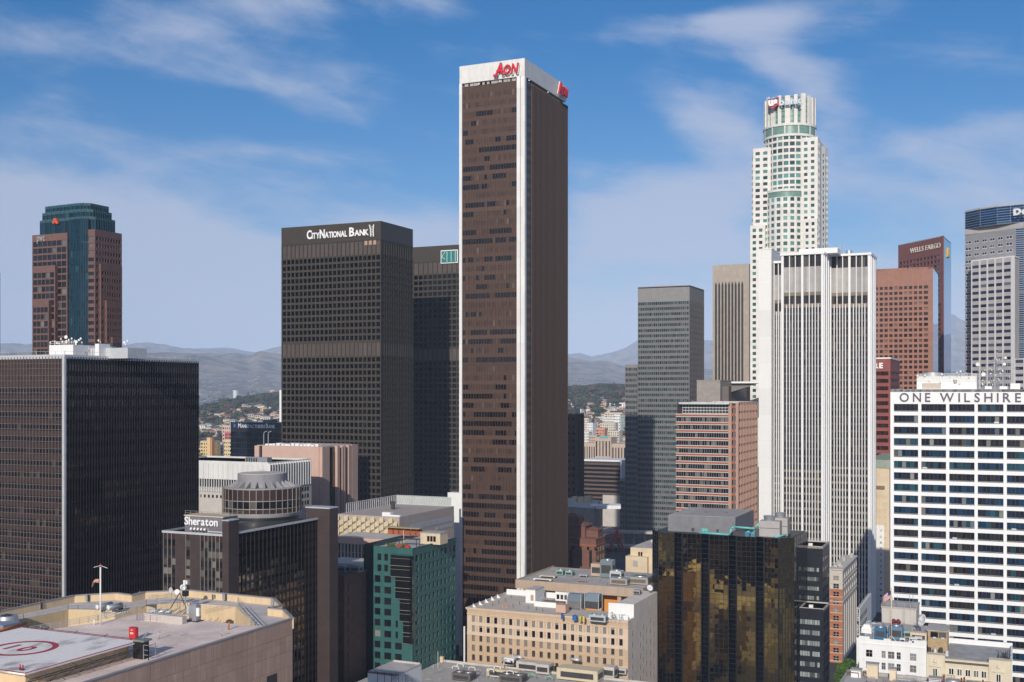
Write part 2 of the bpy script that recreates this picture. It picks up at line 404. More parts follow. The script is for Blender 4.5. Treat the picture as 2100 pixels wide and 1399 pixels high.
# ---------------------------------------------------------------- shared materials
white = stone('white_panel', (.80, .79, .77), .04, .1, .55, joints=(4.0, 7.8, .05), jd=.8, streaks=.06)
whitep = stone('white_paint', (.80, .80, .79), .05, .2, .6, streaks=.08)
cream = stone('cream_stucco', (.66, .54, .38), .08, .2, .8, streaks=.12)
tanst = stone('tan_stone', (.55, .38, .24), .08, .3, .8, joints=(1.6, .9, .03, 1), jd=.85, streaks=.1)
conc = stone('concrete', (.40, .375, .35), .12, .2, .85, streaks=.18)
lconc = stone('light_concrete', (.52, .48, .44), .1, .2, .8, streaks=.12)
roofg = stone('roof_membrane', (.46, .43, .405), .16, .12, .9, joints=(3.0, 3.0, .03), jd=.85)
roofd = stone('dark_roof', (.12, .115, .11), .2, .15, .9)
metal = stone('galvanised_metal', (.45, .46, .47), .1, .5, .45, metal=.6)
lmetal = stone('pale_metal', (.62, .63, .64), .08, .5, .4, metal=.3)
dmetal = stone('dark_metal', (.06, .06, .065), .2, .5, .5, metal=.3)
dishw = stone('dish_white', (.78, .77, .74), .04, .5, .5)
black = stone('black_trim', (.015, .015, .017), .2, .5, .4)
redp = stone('red_paint', (.55, .025, .03), .05, .5, .5)
letw = stone('letter_white', (.85, .85, .85), .02, .5, .45)
dk = glass('dark_glass', (.008, .009, .012), .5, .06, blind=.05, bcol=(.12, .11, .10))
dkb = glass('dark_glass_blinds', (.012, .013, .016), .6, .07, blind=.3, bcol=(.2, .19, .17))

# ---------------------------------------------------------------- dark brown slab with a white crown (centre)
x0, x1, y0, y1, zt = blk(942, 1076, 1165, 520, 119)
bronze = glass('bronze_panel', (.108, .064, .046), .16, .36, metal=.25, blind=0, wav=.02, ws=.5, spec=.4)
bronze2 = glass('bronze_window', (.086, .052, .039), .22, .3, metal=.25, blind=.04, bcol=(.16, .12, .1), wav=.02, ws=.5)
bdark = glass('bronze_dark_window', (.010, .008, .009), .5, .08, blind=0, spec=.6)
bmul = stone('bronze_mullion', (.15, .095, .07), .1, .5, .4, metal=.4)
crownw = stone('crown_panel', (.74, .73, .70), .03, .3, .5, joints=(1.1, 3.9, .03), jd=.9)
T = Thing('skyscraper', 'tallest dark brown slab tower with white crown, corner fins and red letters', 'skyscraper', (x0+x1)/2, (y0+y1)/2, vis=1240)
zc = zt-8.2
T.core(rect(x0+.6, x1-.2, y0+1.0, y1), G0, zc-1.2, .35, black)
T.part('crown', MB().bb(crownw, x0+.1, x1, y0, y1-3.0, zc, zt).bb(roofg, x0+1, x1-1, y0+1, y1-4, zt-.3, zt+.02))
w = MB()
w.bb(white, x1-4.0, x1-2.35, y0, y0+2.2, G0, zc-.01).bb(white, x1-1.95, x1, y0-.01, y0+1.9, G0, zc-.01).bb(conc, x1-2.4, x1-1.9, y0+.5, y0+1.9, G0, zc-.02)
T.part('corner_fin', w)
w = MB().bb(white, x0-.1, x0+1.3, y0, y0+2.2, G0, zc-.01); T.part('corner_fin', w)
T.part('side_bay', MB().bb(bronze, x0-1.0, x0-.12, y0+3.5, y1-2, G0, zc-1.5), None)
nf = 62; rr = random.Random(3)
dark = {}
for j in range(nf):
    p = [.05, .3, .5, .75][rr.randrange(4)] if j < 44 else .8
    if j in (0, 1, 4, 20, 30, 31): p = .06
    on = rr.random() < p; 
    for i in range(20):
        if rr.random() < .38: on = rr.random() < p
        dark[i, j] = on
T.facade((x0+1.3, y0+1.0), (x1-4.0, y0+1.0), G0, zc-1.6, 20, nf, .09, 1.9, .12, bmul, bronze, lambda i, j: bdark if dark[i, j] else bronze2, pp=.22, bp=-.09, top=3.4, ends=(.05, .05), pn='mullion')
# soffit louvres and little lamps under the crown
w = MB()
for k in range(12):
    a = x0+2+k*(x1-x0-7)/12+rr.random(); w.bb(conc, a, a+1.1+rr.random(), y0+.8, y0+1.3, zc-1.5, zc-.05)
T.part('soffit_louvre', w)
w = MB()
for a in (.3, .62, .9): w.box(letw, x0+(x1-x0)*a, y0+.5, zc-1.0, .7, .5, .5)
for b in (.08, .5): w.box(letw, x1+.4, y0+(y1-y0)*b, zc-1.0, .5, .6, .5)
T.part('floodlight', w)
# right side: brown strip, then a dense comb of ribs
T.facade((x1-.5, y0+1.9), (x1-.5, y0+9.0), G0, zc-1, 1, nf, .2, 2.0, .1, bmul, bronze, lambda i, j: bdark if (j*7) % 5 < 3 else bronze2, pn='mullion', ends=(1.6, .2))
T.facade((x1-.5, y0+9.0), (x1-.5, y1+.0), G0, zc-1.2, 30, 1, .42, .3, .35, stone('bronze_rib', (.085, .054, .042), .1, .5, .5, metal=.3), bronze, None, pp=.45, pn='rib')
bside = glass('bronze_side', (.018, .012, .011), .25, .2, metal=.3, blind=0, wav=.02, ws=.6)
Ls = (y1-y0-9.0)
for j in range(nf):
    z = zc-3.2-j*(zc-G0-4)/nf
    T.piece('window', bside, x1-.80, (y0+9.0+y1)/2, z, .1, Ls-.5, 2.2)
    T.piece('spandrel', bronze, x1-.82, (y0+9.0+y1)/2, z-2.0, .12, Ls-.5, 1.7)
T.finish()
red = stone('sign_red', (.62, .012, .035), .03, .5, .4)
def aon(par, org, u, nrm, h, wd):
    letters(par, 'AON', Vector(org)-Vector(u)*.25-Vector((0, 0, .25)), u, nrm, h+.5, wd+.5, letw, .35, bold=.055, shear=.22, gap=.0, sizes=[1.12, .86, .9], name='letter_backing', each=False)
    return letters(par, 'AON', Vector(org)+Vector(nrm)*.36, u, nrm, h, wd, red, .9, bold=.03, shear=.22, gap=.02, sizes=[1.12, .86, .9])
aon(T.e, (onY(1018, y0)-.0, y0-.7, zt-6.7), (1, 0, 0), (0, -1, 0), 5.0, 12.0)
w = MB().bb(red, onY(1017, y0)-.5, onY(1017, y0)+1.6, y0-2.0, y0-1.1, zt-7.3, zt-6.3).bb(red, onY(1017, y0)+1.0, onY(1017, y0)+4.0, y0-1.9, y0-1.2, zt-5.2, zt-4.5); T.part('letter_swash', w)
aon(T.e, (x1+.7, y0+(y1-y0-3)*.74, zt-6.6), (0, 1, 0), (1, 0, 0), 5.0, 12.0)

# ---------------------------------------------------------------- twin dark gridded towers
grid = stone('dark_bronze_grid', (.042, .033, .023), .14, .5, .75, metal=.0, bump=.2)
louv = stone('bronze_louvre', (.082, .063, .053), .14, .4, .6, metal=.1, pvar=.16)
def twin(pl, pc, pr, d, py, label, vis, name_side):
    x0, x1, y0, y1, zt = blk(pl, pc, pr, d, py)
    T = Thing('office_tower', label, 'skyscraper', (x0+x1)/2, (y0+y1)/2, vis=vis, group='twin dark gridded office towers')
    T.core(rect(x0, x1, y0, y1), G0, zt-1.2, .75, black)
    T.part('roof', MB().bb(roofd, x0+.8, x1-.8, y0+.8, y1-.8, zt-1.25, zt-.6)); fh = 4.02
    fas = stone('bronze_fascia', (.060, .047, .034), .1, .3, .45, metal=.2)
    for (p0, p1, nc) in (((x0, y0), (x1, y0), 23), ((x1-.01, y0+.8), (x1-.01, y1), 13)):
        ux = 1 if p0[1] == p1[1] else 0
        T.facade(p0, p1, zt-11.2, zt, nc, 1, 0, 11.2, .6, None, fas, None, top=11.1, bot=.05, bn='fascia')
        z = zt-11.2
        T.facade(p0, p1, z-8.8, z+.0, nc, 1, .55, .3, .45, grid, grid, louv, wn='louvre', ends=(.9, .5))
        T.facade(p0, p1, z-8.8-13*fh-1.2, z-8.8, nc, 13, .85, 1.35, .75, grid, grid, lambda i, j: dkb if j < 2 and (i*3+j) % 5 == 0 else dk, top=.7, ends=(.9, .5))
        z2 = z-8.8-13*fh-1.2
        T.facade(p0, p1, z2-8.6, z2, nc, 1, .55, .3, .3, grid, grid, louv, wn='louvre', ends=(.9, .5))
        z3 = z2-8.6; n3 = int((z3-G0)/fh)
        T.facade(p0, p1, z3-n3*fh, z3, nc, n3, .85, 1.35, .75, grid, grid, dk, top=.7, ends=(.9, .5))
    T.finish(minpx=6.5); return T, x0, x1, y0, y1, zt
T, x0, x1, y0, y1, zt = twin(577, 781, 847, 690, 453, 'dark gridded tower with white lettering along its top, left of the tall brown slab', 1035, 0)
xa = onY(630, y0-.3); xb = onY(757, y0-.3)
letters(T.e, 'CITYNATIONAL', (xa, y0-.3, zt-8.2), (1, 0, 0), (0, -1, 0), 4.6, (xb-xa)*.655, letw, .5, bold=.03, gap=.02, sizes=[1.18, .8, .8, .8, 1.18]+[.8]*7)
letters(T.e, 'BANK', (xa+(xb-xa)*.69, y0-.3, zt-8.2), (1, 0, 0), (0, -1, 0), 4.6, (xb-xa)*.31, letw, .5, bold=.03, gap=.02, sizes=[1.18, .8, .8, .8])
w = MB(); xs = onY(763, y0-.3)
for s_ in (-1, 1):
    w.path(letw, [(xs+s_*1.5-.2, y0-.5, zt-2.0), (xs+s_*.95, y0-.5, zt-5.0), (xs+s_*.9+.2, y0-.5, zt-9.3)], .38)
for k in range(6): w.tube(letw, (xs-.7, y0-.5, zt-3.4-k*.95), (xs+.9, y0-.5, zt-3.0-k*.95), .14, 4)
T.part('ladder_emblem', w)
# odd panes in peach
ltp = stone('peach_blind', (.42, .28, .20), .1, 1, .7)
for k in range(3): T.part('blind', MB().bb(ltp, x1-3.6-k*3.1+.3-2.0, x1-3.6-k*3.1+.3, y0-.06, y0+.1, zt-14.2, zt-11.6))
T2, a0, a1, b0, b1, zt2 = twin(742, 968, 1010, 800, 500, 'second dark gridded tower half hidden behind the tall brown slab, with green sign', 1035, 1)
gr = stone('sign_green', (.03, .20, .19), .1, 1, .3); sx0, sx1 = onY(904, b0-.4), onY(939, b0-.4)
zz0, zz1 = zat(541, dep(sx0, b0)), zat(514, dep(sx0, b0))
w = MB().bb(letw, sx0, sx1, b0-.5, b0-.1, zz0, zz1); T2.part('sign_frame', w)
T2.part('sign_panel', MB().bb(gr, sx0+.6, sx1-.6, b0-.7, b0-.45, zz0+.6, zz1-.6))
w = MB()
for k in range(3): w.bb(letw, sx0+5.0+k*3.3, sx0+5.3+k*3.3, b0-.85, b0-.65, zz0+1, zz1-1)
w.tube(letw, (sx0+.9, b0-.8, zz0+4.6), (sx0+3.6, b0-.8, zz1-1.2), .16, 4).tube(letw, (sx0+.9, b0-.8, zz0+4.6), (sx0+3.6, b0-.8, zz0+3.0), .16, 4)
T2.part('sign_stroke', w)

# ---------------------------------------------------------------- dark glass block at the left
x0, x1, y0, y1, zt = blk(-60, 132.5, 407, 363, 727)
x0 = x1-62
brsp = glass('brown_spandrel_glass', (.060, .038, .034), .18, .3, metal=.15, blind=0, wav=.015, ws=.5)
blkg = glass('block_glass', (.008, .009, .014), .5, .03, blind=.05, bcol=(.08, .07, .06), wav=.02, ws=.35, spec=.8)
mulp = stone('pinkish_mullion', (.22, .175, .16), .1, .5, .4, metal=.3)
mird = glass('mirror_dark', (.12, .10, .080), .2, .03, metal=1.0, blind=0, wav=.05, ws=.15, tilt=.02)
mirs = glass('mirror_dark_spandrel', (.035, .028, .026), .15, .12, metal=1.0, blind=0, wav=.03, ws=.4)
mulg = stone('grey_mullion', (.032, .031, .038), .1, .5, .4, metal=.4)
T = Thing('office_block', 'broad dark glass office block with thin mullions at the left edge of the view', 'office building', (x0+x1)/2, (y0+y1)/2, vis=1270)
T.core(rect(x0, x1, y0, y1), G0, zt-1.3, .3, black); fh = 3.92
nr = int((zt-G0)/fh)
T.facade((x0, y0), (x1-1.0, y0), zt-nr*fh-1.0, zt-.6, 44, nr, .16, 1.65, .12, mulp, brsp, lambda i, j: (brsp if j < 2 else (glass('block_glass', ()) )), pp=.2, bp=-.08, top=2.4, ends=(.1, .1), pn='mullion')
T.part('corner_fin', MB().bb(lmetal, x1-.75, x1+.2, y0-.35, y0+.5, G0, zt-.5))
T.facade((x1, y0+.5), (x1, y1), zt-nr*fh-1.0, zt-.6, 52, nr, .16, 1.65, .12, mulg, mirs, mird, pp=.2, bp=-.08, top=2.4, ends=(.1, .1), pn='mullion')
T.roof(x0, x1, y0, y1, zt, roofg, .8, .5, lmetal)
w = MB()
for k in range(nr+1):
    z = zt-2.8-k*fh; w.bb(mulp, x0, x1-1.02, y0-.14, y0-.05, z-.07, z+.07).bb(mulp, x0, x1-1.02, y0-.14, y0-.05, z-1.72, z-1.58)
T.part('rail_line', w); T.finish(minpx=8)
w = MB().rail(lmetal, [(x0, y0+.6), (x1-.5, y0+.6), (x1-.5, y1)], zt, 1.1, .05, 4, 1); T.part('railing', w)
PH = (x0, x1, y0, y1, zt)

# ---------------------------------------------------------------- tower with teal glass core and stepped crown (pwc)
pink = stone('purple_granite', (.165, .088, .072), .08, .3, .45, pvar=.05)
tealg = glass('teal_glass', (.008, .028, .042), .5, .05, metal=.3, blind=.05, bcol=(.05, .12, .13), wav=.02, ws=.3, hue=(.01, .05, .09))
tealb = stone('teal_band', (.035, .11, .13), .1, .3, .35, metal=.2)
tealm = stone('teal_mullion', (.025, .075, .088), .1, .3, .35, metal=.2)
dtg = glass('granite_window', (.012, .016, .022), .5, .06, blind=.12, bcol=(.2, .18, .16))
dC = 640
X1, Y0 = XY(193, dC); ztw = zat(471, dC); Xl = onY(66, Y0); 
T = Thing('skyscraper', 'purple granite tower with teal glass core and stepped teal crown, at the far left', 'skyscraper', XY(158, dC)[0], Y0+22, vis=735)
def wing(x0, x1, y0, y1, z0, z1, nc, ns, vis_side=True):
    T.core(rect(x0, x1, y0, y1), z0, z1-.4, .4, pink)
    nr = int((z1-z0)/4.0)
    T.facade((x0, y0), (x1, y0), z1-nr*4.0-3, z1, nc, nr, .35 if nc > 3 else .5, 1.0 if nc > 3 else 1.9, .35, pink, pink, dtg, top=4.0, ends=(.8, .8))
    if vis_side: T.facade((x1-.01, y0+.4), (x1-.01, y1), z1-nr*4.0-3, z1, ns, nr, .5, 1.9, .35, pink, pink, dtg, top=4.0, ends=(.4, .8))
zl = zat(473, dC)
# left wing, stepping forward as it goes down
wing(Xl, onY(138, Y0), Y0, Y0+30, G0, zl, 7, 3)
wing(onY(66, Y0-2.2), onY(113, Y0-2.2), Y0-2.2, Y0, G0, zat(540, dC), 5, 1)
wing(onY(66, Y0-4.4), onY(100, Y0-4.4), Y0-4.4, Y0-2.2, G0, zat(613, dC), 4, 1)
# right wing with sunlit steps
zr = zat(470, dC)
xa = onY(179, Y0); xb = onY(195, Y0)
Y1s = onX(250, xb)
wing(xa, xb, Y0, Y1s, G0, zr, 1, 9)
xw = xb
for k, (pp_, py_) in enumerate(((207, 540), (219, 615), (231, 690))):
    ys = Y0+3.0*(k+1); xn = onY(pp_, ys)
    wing(xw-.5, xn, ys, onX(250.5, xn), G0, zat(py_, dC), 1, 8-k); xw = xn
# teal core between the wings, and the crown
xc0, xc1 = onY(139, Y0-1), onY(178, Y0-1)
zk = zat(462, dC)
T.core([(xc0, Y0+3), (xc0+1, Y0-1), (xc1-3, Y0-2.5), (xc1, Y0), (xc1, Y0+8), (xc0, Y0+8)], G0, zk+4, .3, black)
for (q0, q1, nc) in (((xc0, Y0+3), (xc0+1, Y0-1), 2), ((xc0+1, Y0-1), (xc1-3, Y0-2.5), 7), ((xc1-3, Y0-2.5), (xc1, Y0), 3)):
    T.facade(q0, q1, G0, zk+4, nc, 52, .14, .9, .1, tealm, tealg, tealg, pp=.12, bp=-.05, pn='mullion', ends=(.1, .1))
for k, (pl_, pr_, pyt, pyb) in enumerate(((82, 182, 442, 473), (87, 186, 425, 443), (93, 180, 410, 426))):
    yy = Y0+2.5+1.8*k; xl_, xr_ = onY(pl_, yy), onY([192, 187, 182][k], yy); yb = onX([236, 229, 223][k], xr_); za, zb = zat(pyb, dC)-(3 if k == 0 else 0), zat(pyt, dC)
    poly = [(xl_, yy), (xr_-8, yy-1.6), (xr_-3, yy-1.2), (xr_, yy+1.5), (xr_, yb), (xl_, yb)]
    T.core(poly, za, zb-.5, .35, black)
    for q0, q1, nc in ((poly[0], poly[1], 8), (poly[1], poly[2], 3), (poly[2], poly[3], 2), (poly[3], poly[4], 8)):
        T.facade(q0, q1, za, zb, nc, 1, .35, 1.0, .25, tealm, tealb, tealg, pp=.1, bp=-.02, top=1.5, ends=(.2, .2), pn='mullion')
    T.part('crown_roof', MB().prism(roofd, poly, zb-.45, zb-.3))
T.finish()
letters(T.e, 'pwc', (Xl+4.2, Y0-.2, zl-3.8), (1, 0, 0), (0, -1, 0), 4.3, 6.0, stone('sign_grey', (.32, .34, .34), .05, 1, .5), .3, bold=.02, gap=.03)
orange = stone('sign_orange', (.62, .10, .03), .1, 1, .5); xo = onY(114, Y0+1); zo = zat(446, dC)
w = MB(); rr = random.Random(5)
for (ax, az_, s1) in ((0, 0, 1.9), (-1.3, -.7, 1.5), (1.2, -.9, 1.7), (.5, .9, 1.3), (-.7, 1.1, 1.1)): w.bb(orange, xo+ax-s1/2, xo+ax+s1/2, Y0+.6-.05*s1, Y0+1.6, zo+az_-s1/2, zo+az_+s1/2)
T.part('emblem', w)

# blue glass tower just entering the left edge
bl = glass('blue_glass', (.03, .12, .26), .3, .05, metal=.6, blind=0, wav=.02)
d = 520; x1_, y_ = XY(2.5, d); z_ = zat(560, d)
T = Thing('office_tower', 'sliver of a blue glass tower at the very left edge of the view', 'skyscraper', x1_-15, y_+15, vis=725)
y_ -= 6; T.core(rect(x1_-30, x1_, y_, y_+6), G0, z_, .3, bl)
T.facade((x1_-30, y_), (x1_, y_), G0, z_, 14, 54, .2, .8, .15, lmetal, tealb, bl, pn='mullion'); T.finish()
# ---------------------------------------------------------------- round crowned white stone tower (us bank)
usst = stone('pale_stone', (.76, .74, .69), .05, .2, .65, joints=(2.1, 2.1, .03), jd=.92, pvar=.03)
usg = glass('green_window', (.12, .32, .28), .35, .12, metal=.25, blind=.35, bcol=(.22, .46, .40), spec=.6, hue=(.02, .05, .05))
usgd = glass('grey_green_window', (.08, .10, .10), .6, .08, blind=.4, bcol=(.12, .28, .24))
usgr = stone('green_band', (.17, .29, .25), .2, .5, .3)
def usw(i, j): return usg if (RND.random() < .55 if (j % 7) in (0, 3, 4, 6) else RND.random() < .12) else usgd
dU = 758; cx, cy = XY(1619.5, dU+20); zt = zat(192, dU)
T = Thing('skyscraper', 'white stone tower with round stepped top and red shield sign, highest on the right', 'skyscraper', cx, cy, vis=560)
def drum(cx, cy, r, z0, z1, n, nr_, a0=-3.1, a1=.3, pw=.9, bh=1.7, top=None, mg=None, mp=None, mb=None, wn='window', rec=.35, core=None):
    nr = int((z1-z0)/4.2); sag = r*(1-math.cos(math.pi/n))
    T.part('drum_wall', MB().cyl(core or usst, cx, cy, z0, z1-.1, r-rec-.22-sag, n=48))
    st = 2*math.pi/n; k = 0
    a = a0
    while a < a1:
        p0 = (cx+r*math.cos(a), cy+r*math.sin(a)); p1 = (cx+r*math.cos(a+st), cy+r*math.sin(a+st))
        T.facade(p0, p1, z0, z1, 1, nr, pw, bh, rec, mp or usst, mb or usst, mg or usw, top=top, ends=(pw/2, pw/2), wn=wn); a += st; k += 1
r0 = 107/F*dU/2*1.0
fh = 4.2
# crown: vertical stone blades with green glass slots
zA = zat(250, dU); zB = zat(262, dU); 
T.part('crown_core', MB().cyl(usgr, cx, cy, zA, zt-1.5, r0-1.4, n=40).cyl(roofd, cx, cy, zt-1.5, zt-.2, r0-4, n=40))
n = 20
for k in range(n):
    a = 2*math.pi*k/n+.1; hi = 1.2 if k % 5 == 2 else (-.3 if k % 2 else .3)
    w_ = 2*math.pi*r0/n*(.62 if k % 2 else .42)
    T.piece('crown_blade', usst, cx+(r0-.7)*math.cos(a), cy+(r0-.7)*math.sin(a), (zA+zt+hi)/2, w_, 1.3, zt+hi-zA, a+math.pi/2)
for k in range(5):
    z = zA+1.5+k*3.4; T.part('crown_ring', MB().cyl(tealb, cx, cy, z, z+.3, r0-1.15, n=40))
T.part('crown_ledge', MB().cyl(usst, cx, cy, zA-1.5, zA, r0+.5, n=48))
T.part('lantern_band', MB().cyl(usgr, cx, cy, zB-3.0, zA-1.5, r0+.0, n=48)); T.part('lantern_ring', MB().cyl(usst, cx, cy, zB-4.6, zB-3.0, r0+.1, n=48))
for k in range(12): a = 2*math.pi*k/12; T.piece('lantern_post', usst, cx+(r0+.02)*math.cos(a), cy+(r0+.02)*math.sin(a), (zB-3.0+zA-1.5)/2, .8, .3, zA-1.5-zB+3, a+math.pi/2)
z1 = zat(277, dU)+3.0
T.part('belt', MB().cyl(usst, cx, cy, z1-2.0, z1+.2, r0-.2, n=48))
zm = zat(292, dU)
drum(cx, cy, r0-.4, G0+100, z1-1.9, 26, 26, bh=1.55, top=.4)
# wide square body with flat corners either side of the drum
yb = cy-r0+2.4
xl, xr = onY(1544.5, yb), onY(1677, yb); zl, zr_ = zat(295, dU), zat(282, dU)
xm1, xm2 = onY(1574.5, yb), onY(1650, yb)
for (xa, xb, zz, nc) in ((xl, xm1+2, zl, 2), (xm2-2, xr, zr_, 2)):
    T.core(rect(xa, xb, yb, cy+18), G0, zz-.3, .4, usst); nr = int((zz-60)/fh)
    T.facade((xa, yb), (xb, yb), zz-nr*fh-1, zz, nc, nr, 2.2, 2.0, .4, usst, usst, usw, top=2.6, ends=(1.6, 2.2))
T.facade((xr-.01, yb+.5), (xr-.01, yb+9), G0+100, zr_, 3, 38, 1.2, 2.0, .4, usst, usst, usw, top=2.6)
# rounded outer body seen at both flanks
rb = (1697-1543)/2/F*(dU+20); cx2 = (onY(1543, cy+14)+onY(1697, cy+14))/2
drum(cx2, cy+14, rb, G0+100, zat(289, dU), 44, 37, a0=-.95, a1=.35, bh=1.7, top=5.2)
drum(cx2, cy+14, rb, G0+100, zat(298, dU), 44, 36, a0=-3.3, a1=-2.3, bh=1.7, top=3)
# lower bulging bay in front
ym = yb-5.0; rc = (1643-1568)/2/F*(dU-5)*1.22; cx3 = (onY(1568, ym)+onY(1643, ym))/2; zc = zat(386, dU)
cyc = ym+rc-.5
drum(cx3, cyc, rc, G0+60, zc-5.4, 20, 27, a0=-2.55, a1=-.65, bh=1.7, pw=2.0, top=.4)
T.part('bay_band', MB().cyl(usgr, cx3, cyc, zc-5.5, zc-1.7, rc-.5, n=40)); T.part('bay_cap', MB().cyl(usst, cx3, cyc, zc-1.7, zc, rc, n=40))
# lower square shoulders
yl = yb-3.2
for (pa, pb, py_, nc) in ((1538.5, 1569, 457, 2), (1647, 1676, 450, 2)):
    xa, xb = onY(pa, yl), onY(pb, yl); zz = zat(py_, dU); T.core(rect(xa, xb, yl, yb+3), G0, zz-.3, .4, usst); nr = int((zz-40)/fh)
    T.facade((xa, yl), (xb, yl), zz-nr*fh-1, zz, nc, nr, 2.0, 2.0, .4, usst, usst, usw, top=2.4, ends=(1.6, 1.8))
    T.facade((xb-.01, yl+.4), (xb-.01, yb+1), zz-nr*fh-1, zz, 1, nr, 1.0, 2.0, .4, usst, usst, usgd, top=2.4, ends=(.6, .6))
T.finish()
# sign: red shield with us, then bank, standing off the curved crown
ysn = cy-r0-2.0; ds = dep(cx-10, ysn); xa = onY(1575, ysn); xs = onY(1597, ysn); xz = onY(1646, ysn); zs0, zs1 = zat(222, ds), zat(203, ds)
w = MB(); hh = zs1-zs0
sh = [(xa, zs1-hh*.12), (xa, zs0+hh*.22), (xa+(xs-xa)*.45, zs0-hh*.12), (xs, zs0+hh*.3), (xs, zs1+hh*.12)]
vs = [(p, ysn-.3, z) for p, z in sh]+[(p, ysn+.5, z) for p, z in sh]
w.raw(vs, [(0, 1, 2, 3, 4), (9, 8, 7, 6, 5)]+[(i, i+5, (i+1) % 5+5, (i+1) % 5) for i in range(5)], redp); T.part('shield', w)
T.part('shield_rim', MB().bb(stone('navy', (.02, .03, .12), .05, 1, .4), xa, xs, ysn-.35, ysn+.4, zs1-hh*.16, zs1-.0))
letters(T.e, 'us', (xa+.5, ysn-.8, zs0+hh*.24), (1, 0, 0), (0, -1, 0), hh*.84, (xs-xa)*.84, letw, .5, bold=.06, gap=.02)
letters(T.e, 'bank', (xs+.6, ysn-.6, zs0+hh*.16), (1, 0, 0), (0, -1, 0), hh*.72, (xz-xs)-.8, stone('pale_letter', (.62, .63, .72), .03, 1, .4), .6, bold=.03, gap=.05)

# ---------------------------------------------------------------- white ribbed tower in front of it
wt = stone('white_marble', (.80, .79, .77), .025, .1, .5, joints=(60, 14.0, .12), jd=.86, streaks=.05)
wfin = stone('white_fin', (.78, .78, .78), .03, .2, .5)
wg = glass('ribbed_tower_glass', (.022, .017, .014), .5, .07, blind=.12, bcol=(.10, .08, .06))
wsp = stone('bronze_band', (.17, .135, .10), .15, .5, .5, pvar=.2)
gp = stone('grey_louvre_panel', (.36, .345, .335), .12, .3, .6, pvar=.2)
dW = 600; XA, YA = XY(1689, dW)
T = Thing('office_tower', 'white tower of tall narrow fins with a blank white end slab', 'skyscraper', XA-10, YA+15, vis=1225)
zA = zat(516, dW); zs = zat(508, dW)
xS0, xS1 = onY(1556, YA-2.0), onY(1582, YA-2.0)
T.part('end_slab', MB().bb(wt, xS0, xS1, YA-2.0, YA+30, G0, zs+.3))
zn = zat(529, dW)
def ribs(x0, x1, yf, zt, bays, base_fins, ends, cap=True):
    """bays: list of bay groups; wide piers between, thin fins inside"""
    T.part('wall', MB().bb(black, x0+.3, x1-.3, yf+1.5, yf+24, G0, zt-1.2))
    n = len(bays); pwid = 1.15; gw = (x1-x0-ends[0]-ends[1]-(n-1)*pwid)/n
    zU, zL = zt-21.0, zt-27.5   # bronze band zone
    T.piece('pier', wfin, x0+ends[0]/2, yf+.9, (G0+zt-1.2)/2, ends[0], 1.8, zt-1.2-G0); T.piece('pier', wfin, x1-ends[1]/2, yf+.9, (G0+zt-1.2)/2, ends[1], 1.8, zt-1.2-G0)
    for g in range(n):
        a = x0+ends[0]+g*(gw+pwid); b = a+gw
        if g: T.piece('pier', wfin, a-pwid/2, yf+.8, (G0+zt-1.2)/2, pwid, 1.6, zt-1.2-G0)
        nf = bays[g]; cw = gw/nf
        for k in range(1, nf):
            tall = k % 2 == 0; zz = zt-1.2 if tall else zL
            T.piece('fin', wfin, a+k*cw, yf+.75, (G0+zz)/2, .42, 1.4, zz-G0)
        for k in range(nf):
            xa, xb = a+k*cw+.1, a+(k+1)*cw-.1
            T.piece('window', wg, (xa+xb)/2, yf+1.35, (zt-1.4+zt-7.2)/2, xb-xa, .12, 5.8); T.piece('louvre_panel', gp, (xa+xb)/2, yf+1.3, zt-14.2, xb-xa+.18, .12, 13.6)
            T.piece('window', wg, (xa+xb)/2, yf+1.35, zt-25.2, xb-xa, .12, 4.0)
            j = 0; z = zL-1.5
            while z > G0+3:
                T.piece('window', wg, (xa+xb)/2, yf+1.35, z-1.45, xb-xa, .12, 2.75); T.piece('sill_bar', dmetal if z > zt-110 else wsp, (xa+xb)/2, yf+1.32, z-3.35, xb-xa, .14, .9 if z > zt-110 else 1.3); z -= 4.0; j += 1
        T.piece('belt', wsp, (a+b)/2, yf+1.2, zU-.9, gw, .5, 1.9); T.piece('belt', wsp, (a+b)/2, yf+1.2, zL-.6, gw, .5, 2.2)
    if cap: T.part('cornice', MB().bb(wfin, x0-.5, x1+.5, yf-.6, yf+24.5, zt-1.2, zt))
xa0 = onY(1602, YA)
ribs(xa0, XA, YA, zA, [6, 6], 0, (1.3, 1.3))
ribs(xS1-.2, xa0+.2, YA+4.5, zn, [4], 0, (.5, .5))
XB0, YB = XA+.1, onX(1702, XA)
zB = zat(522, dep(XB0, YB)); xb1 = onY(1785.5, YB)
T.part('return_wall', MB().bb(wt, XA-1.6, XA+.02, YA+1.9, YB+2, G0, zA-1.25))
ribs(XB0, xb1, YB, zB, [6, 6], 0, (.6, 1.5))
YB2 = onX(1797, xb1)
T.part('return_wall', MB().bb(wt, xb1-1.6, xb1+.02, YB+1.9, YB2, G0, zB-1.25))
w = MB()
for (x_, y_, z_, q) in ((XA, YA, zA, YB-YA), (xb1, YB, zB, YB2-YB)):
    for k in range(3): w.bb(wfin, x_+.03, x_+.45, y_+1.5+k*q/3.2, y_+2.3+k*q/3.2, G0, z_-1.3)
T.part('side_fin', w)
T.part('penthouse', MB().bb(whitep, xa0+8, XA+6, YA+8, YA+20, zA-.02, zA+2.8))
T.part('slab_cap', MB().bb(wfin, xS0-.2, xS1+.2, YA-2.2, YA+30, zs+.3, zs+.8))
T.finish(minpx=5)
WT = (XA, YA, zA, xb1, YB, zB)

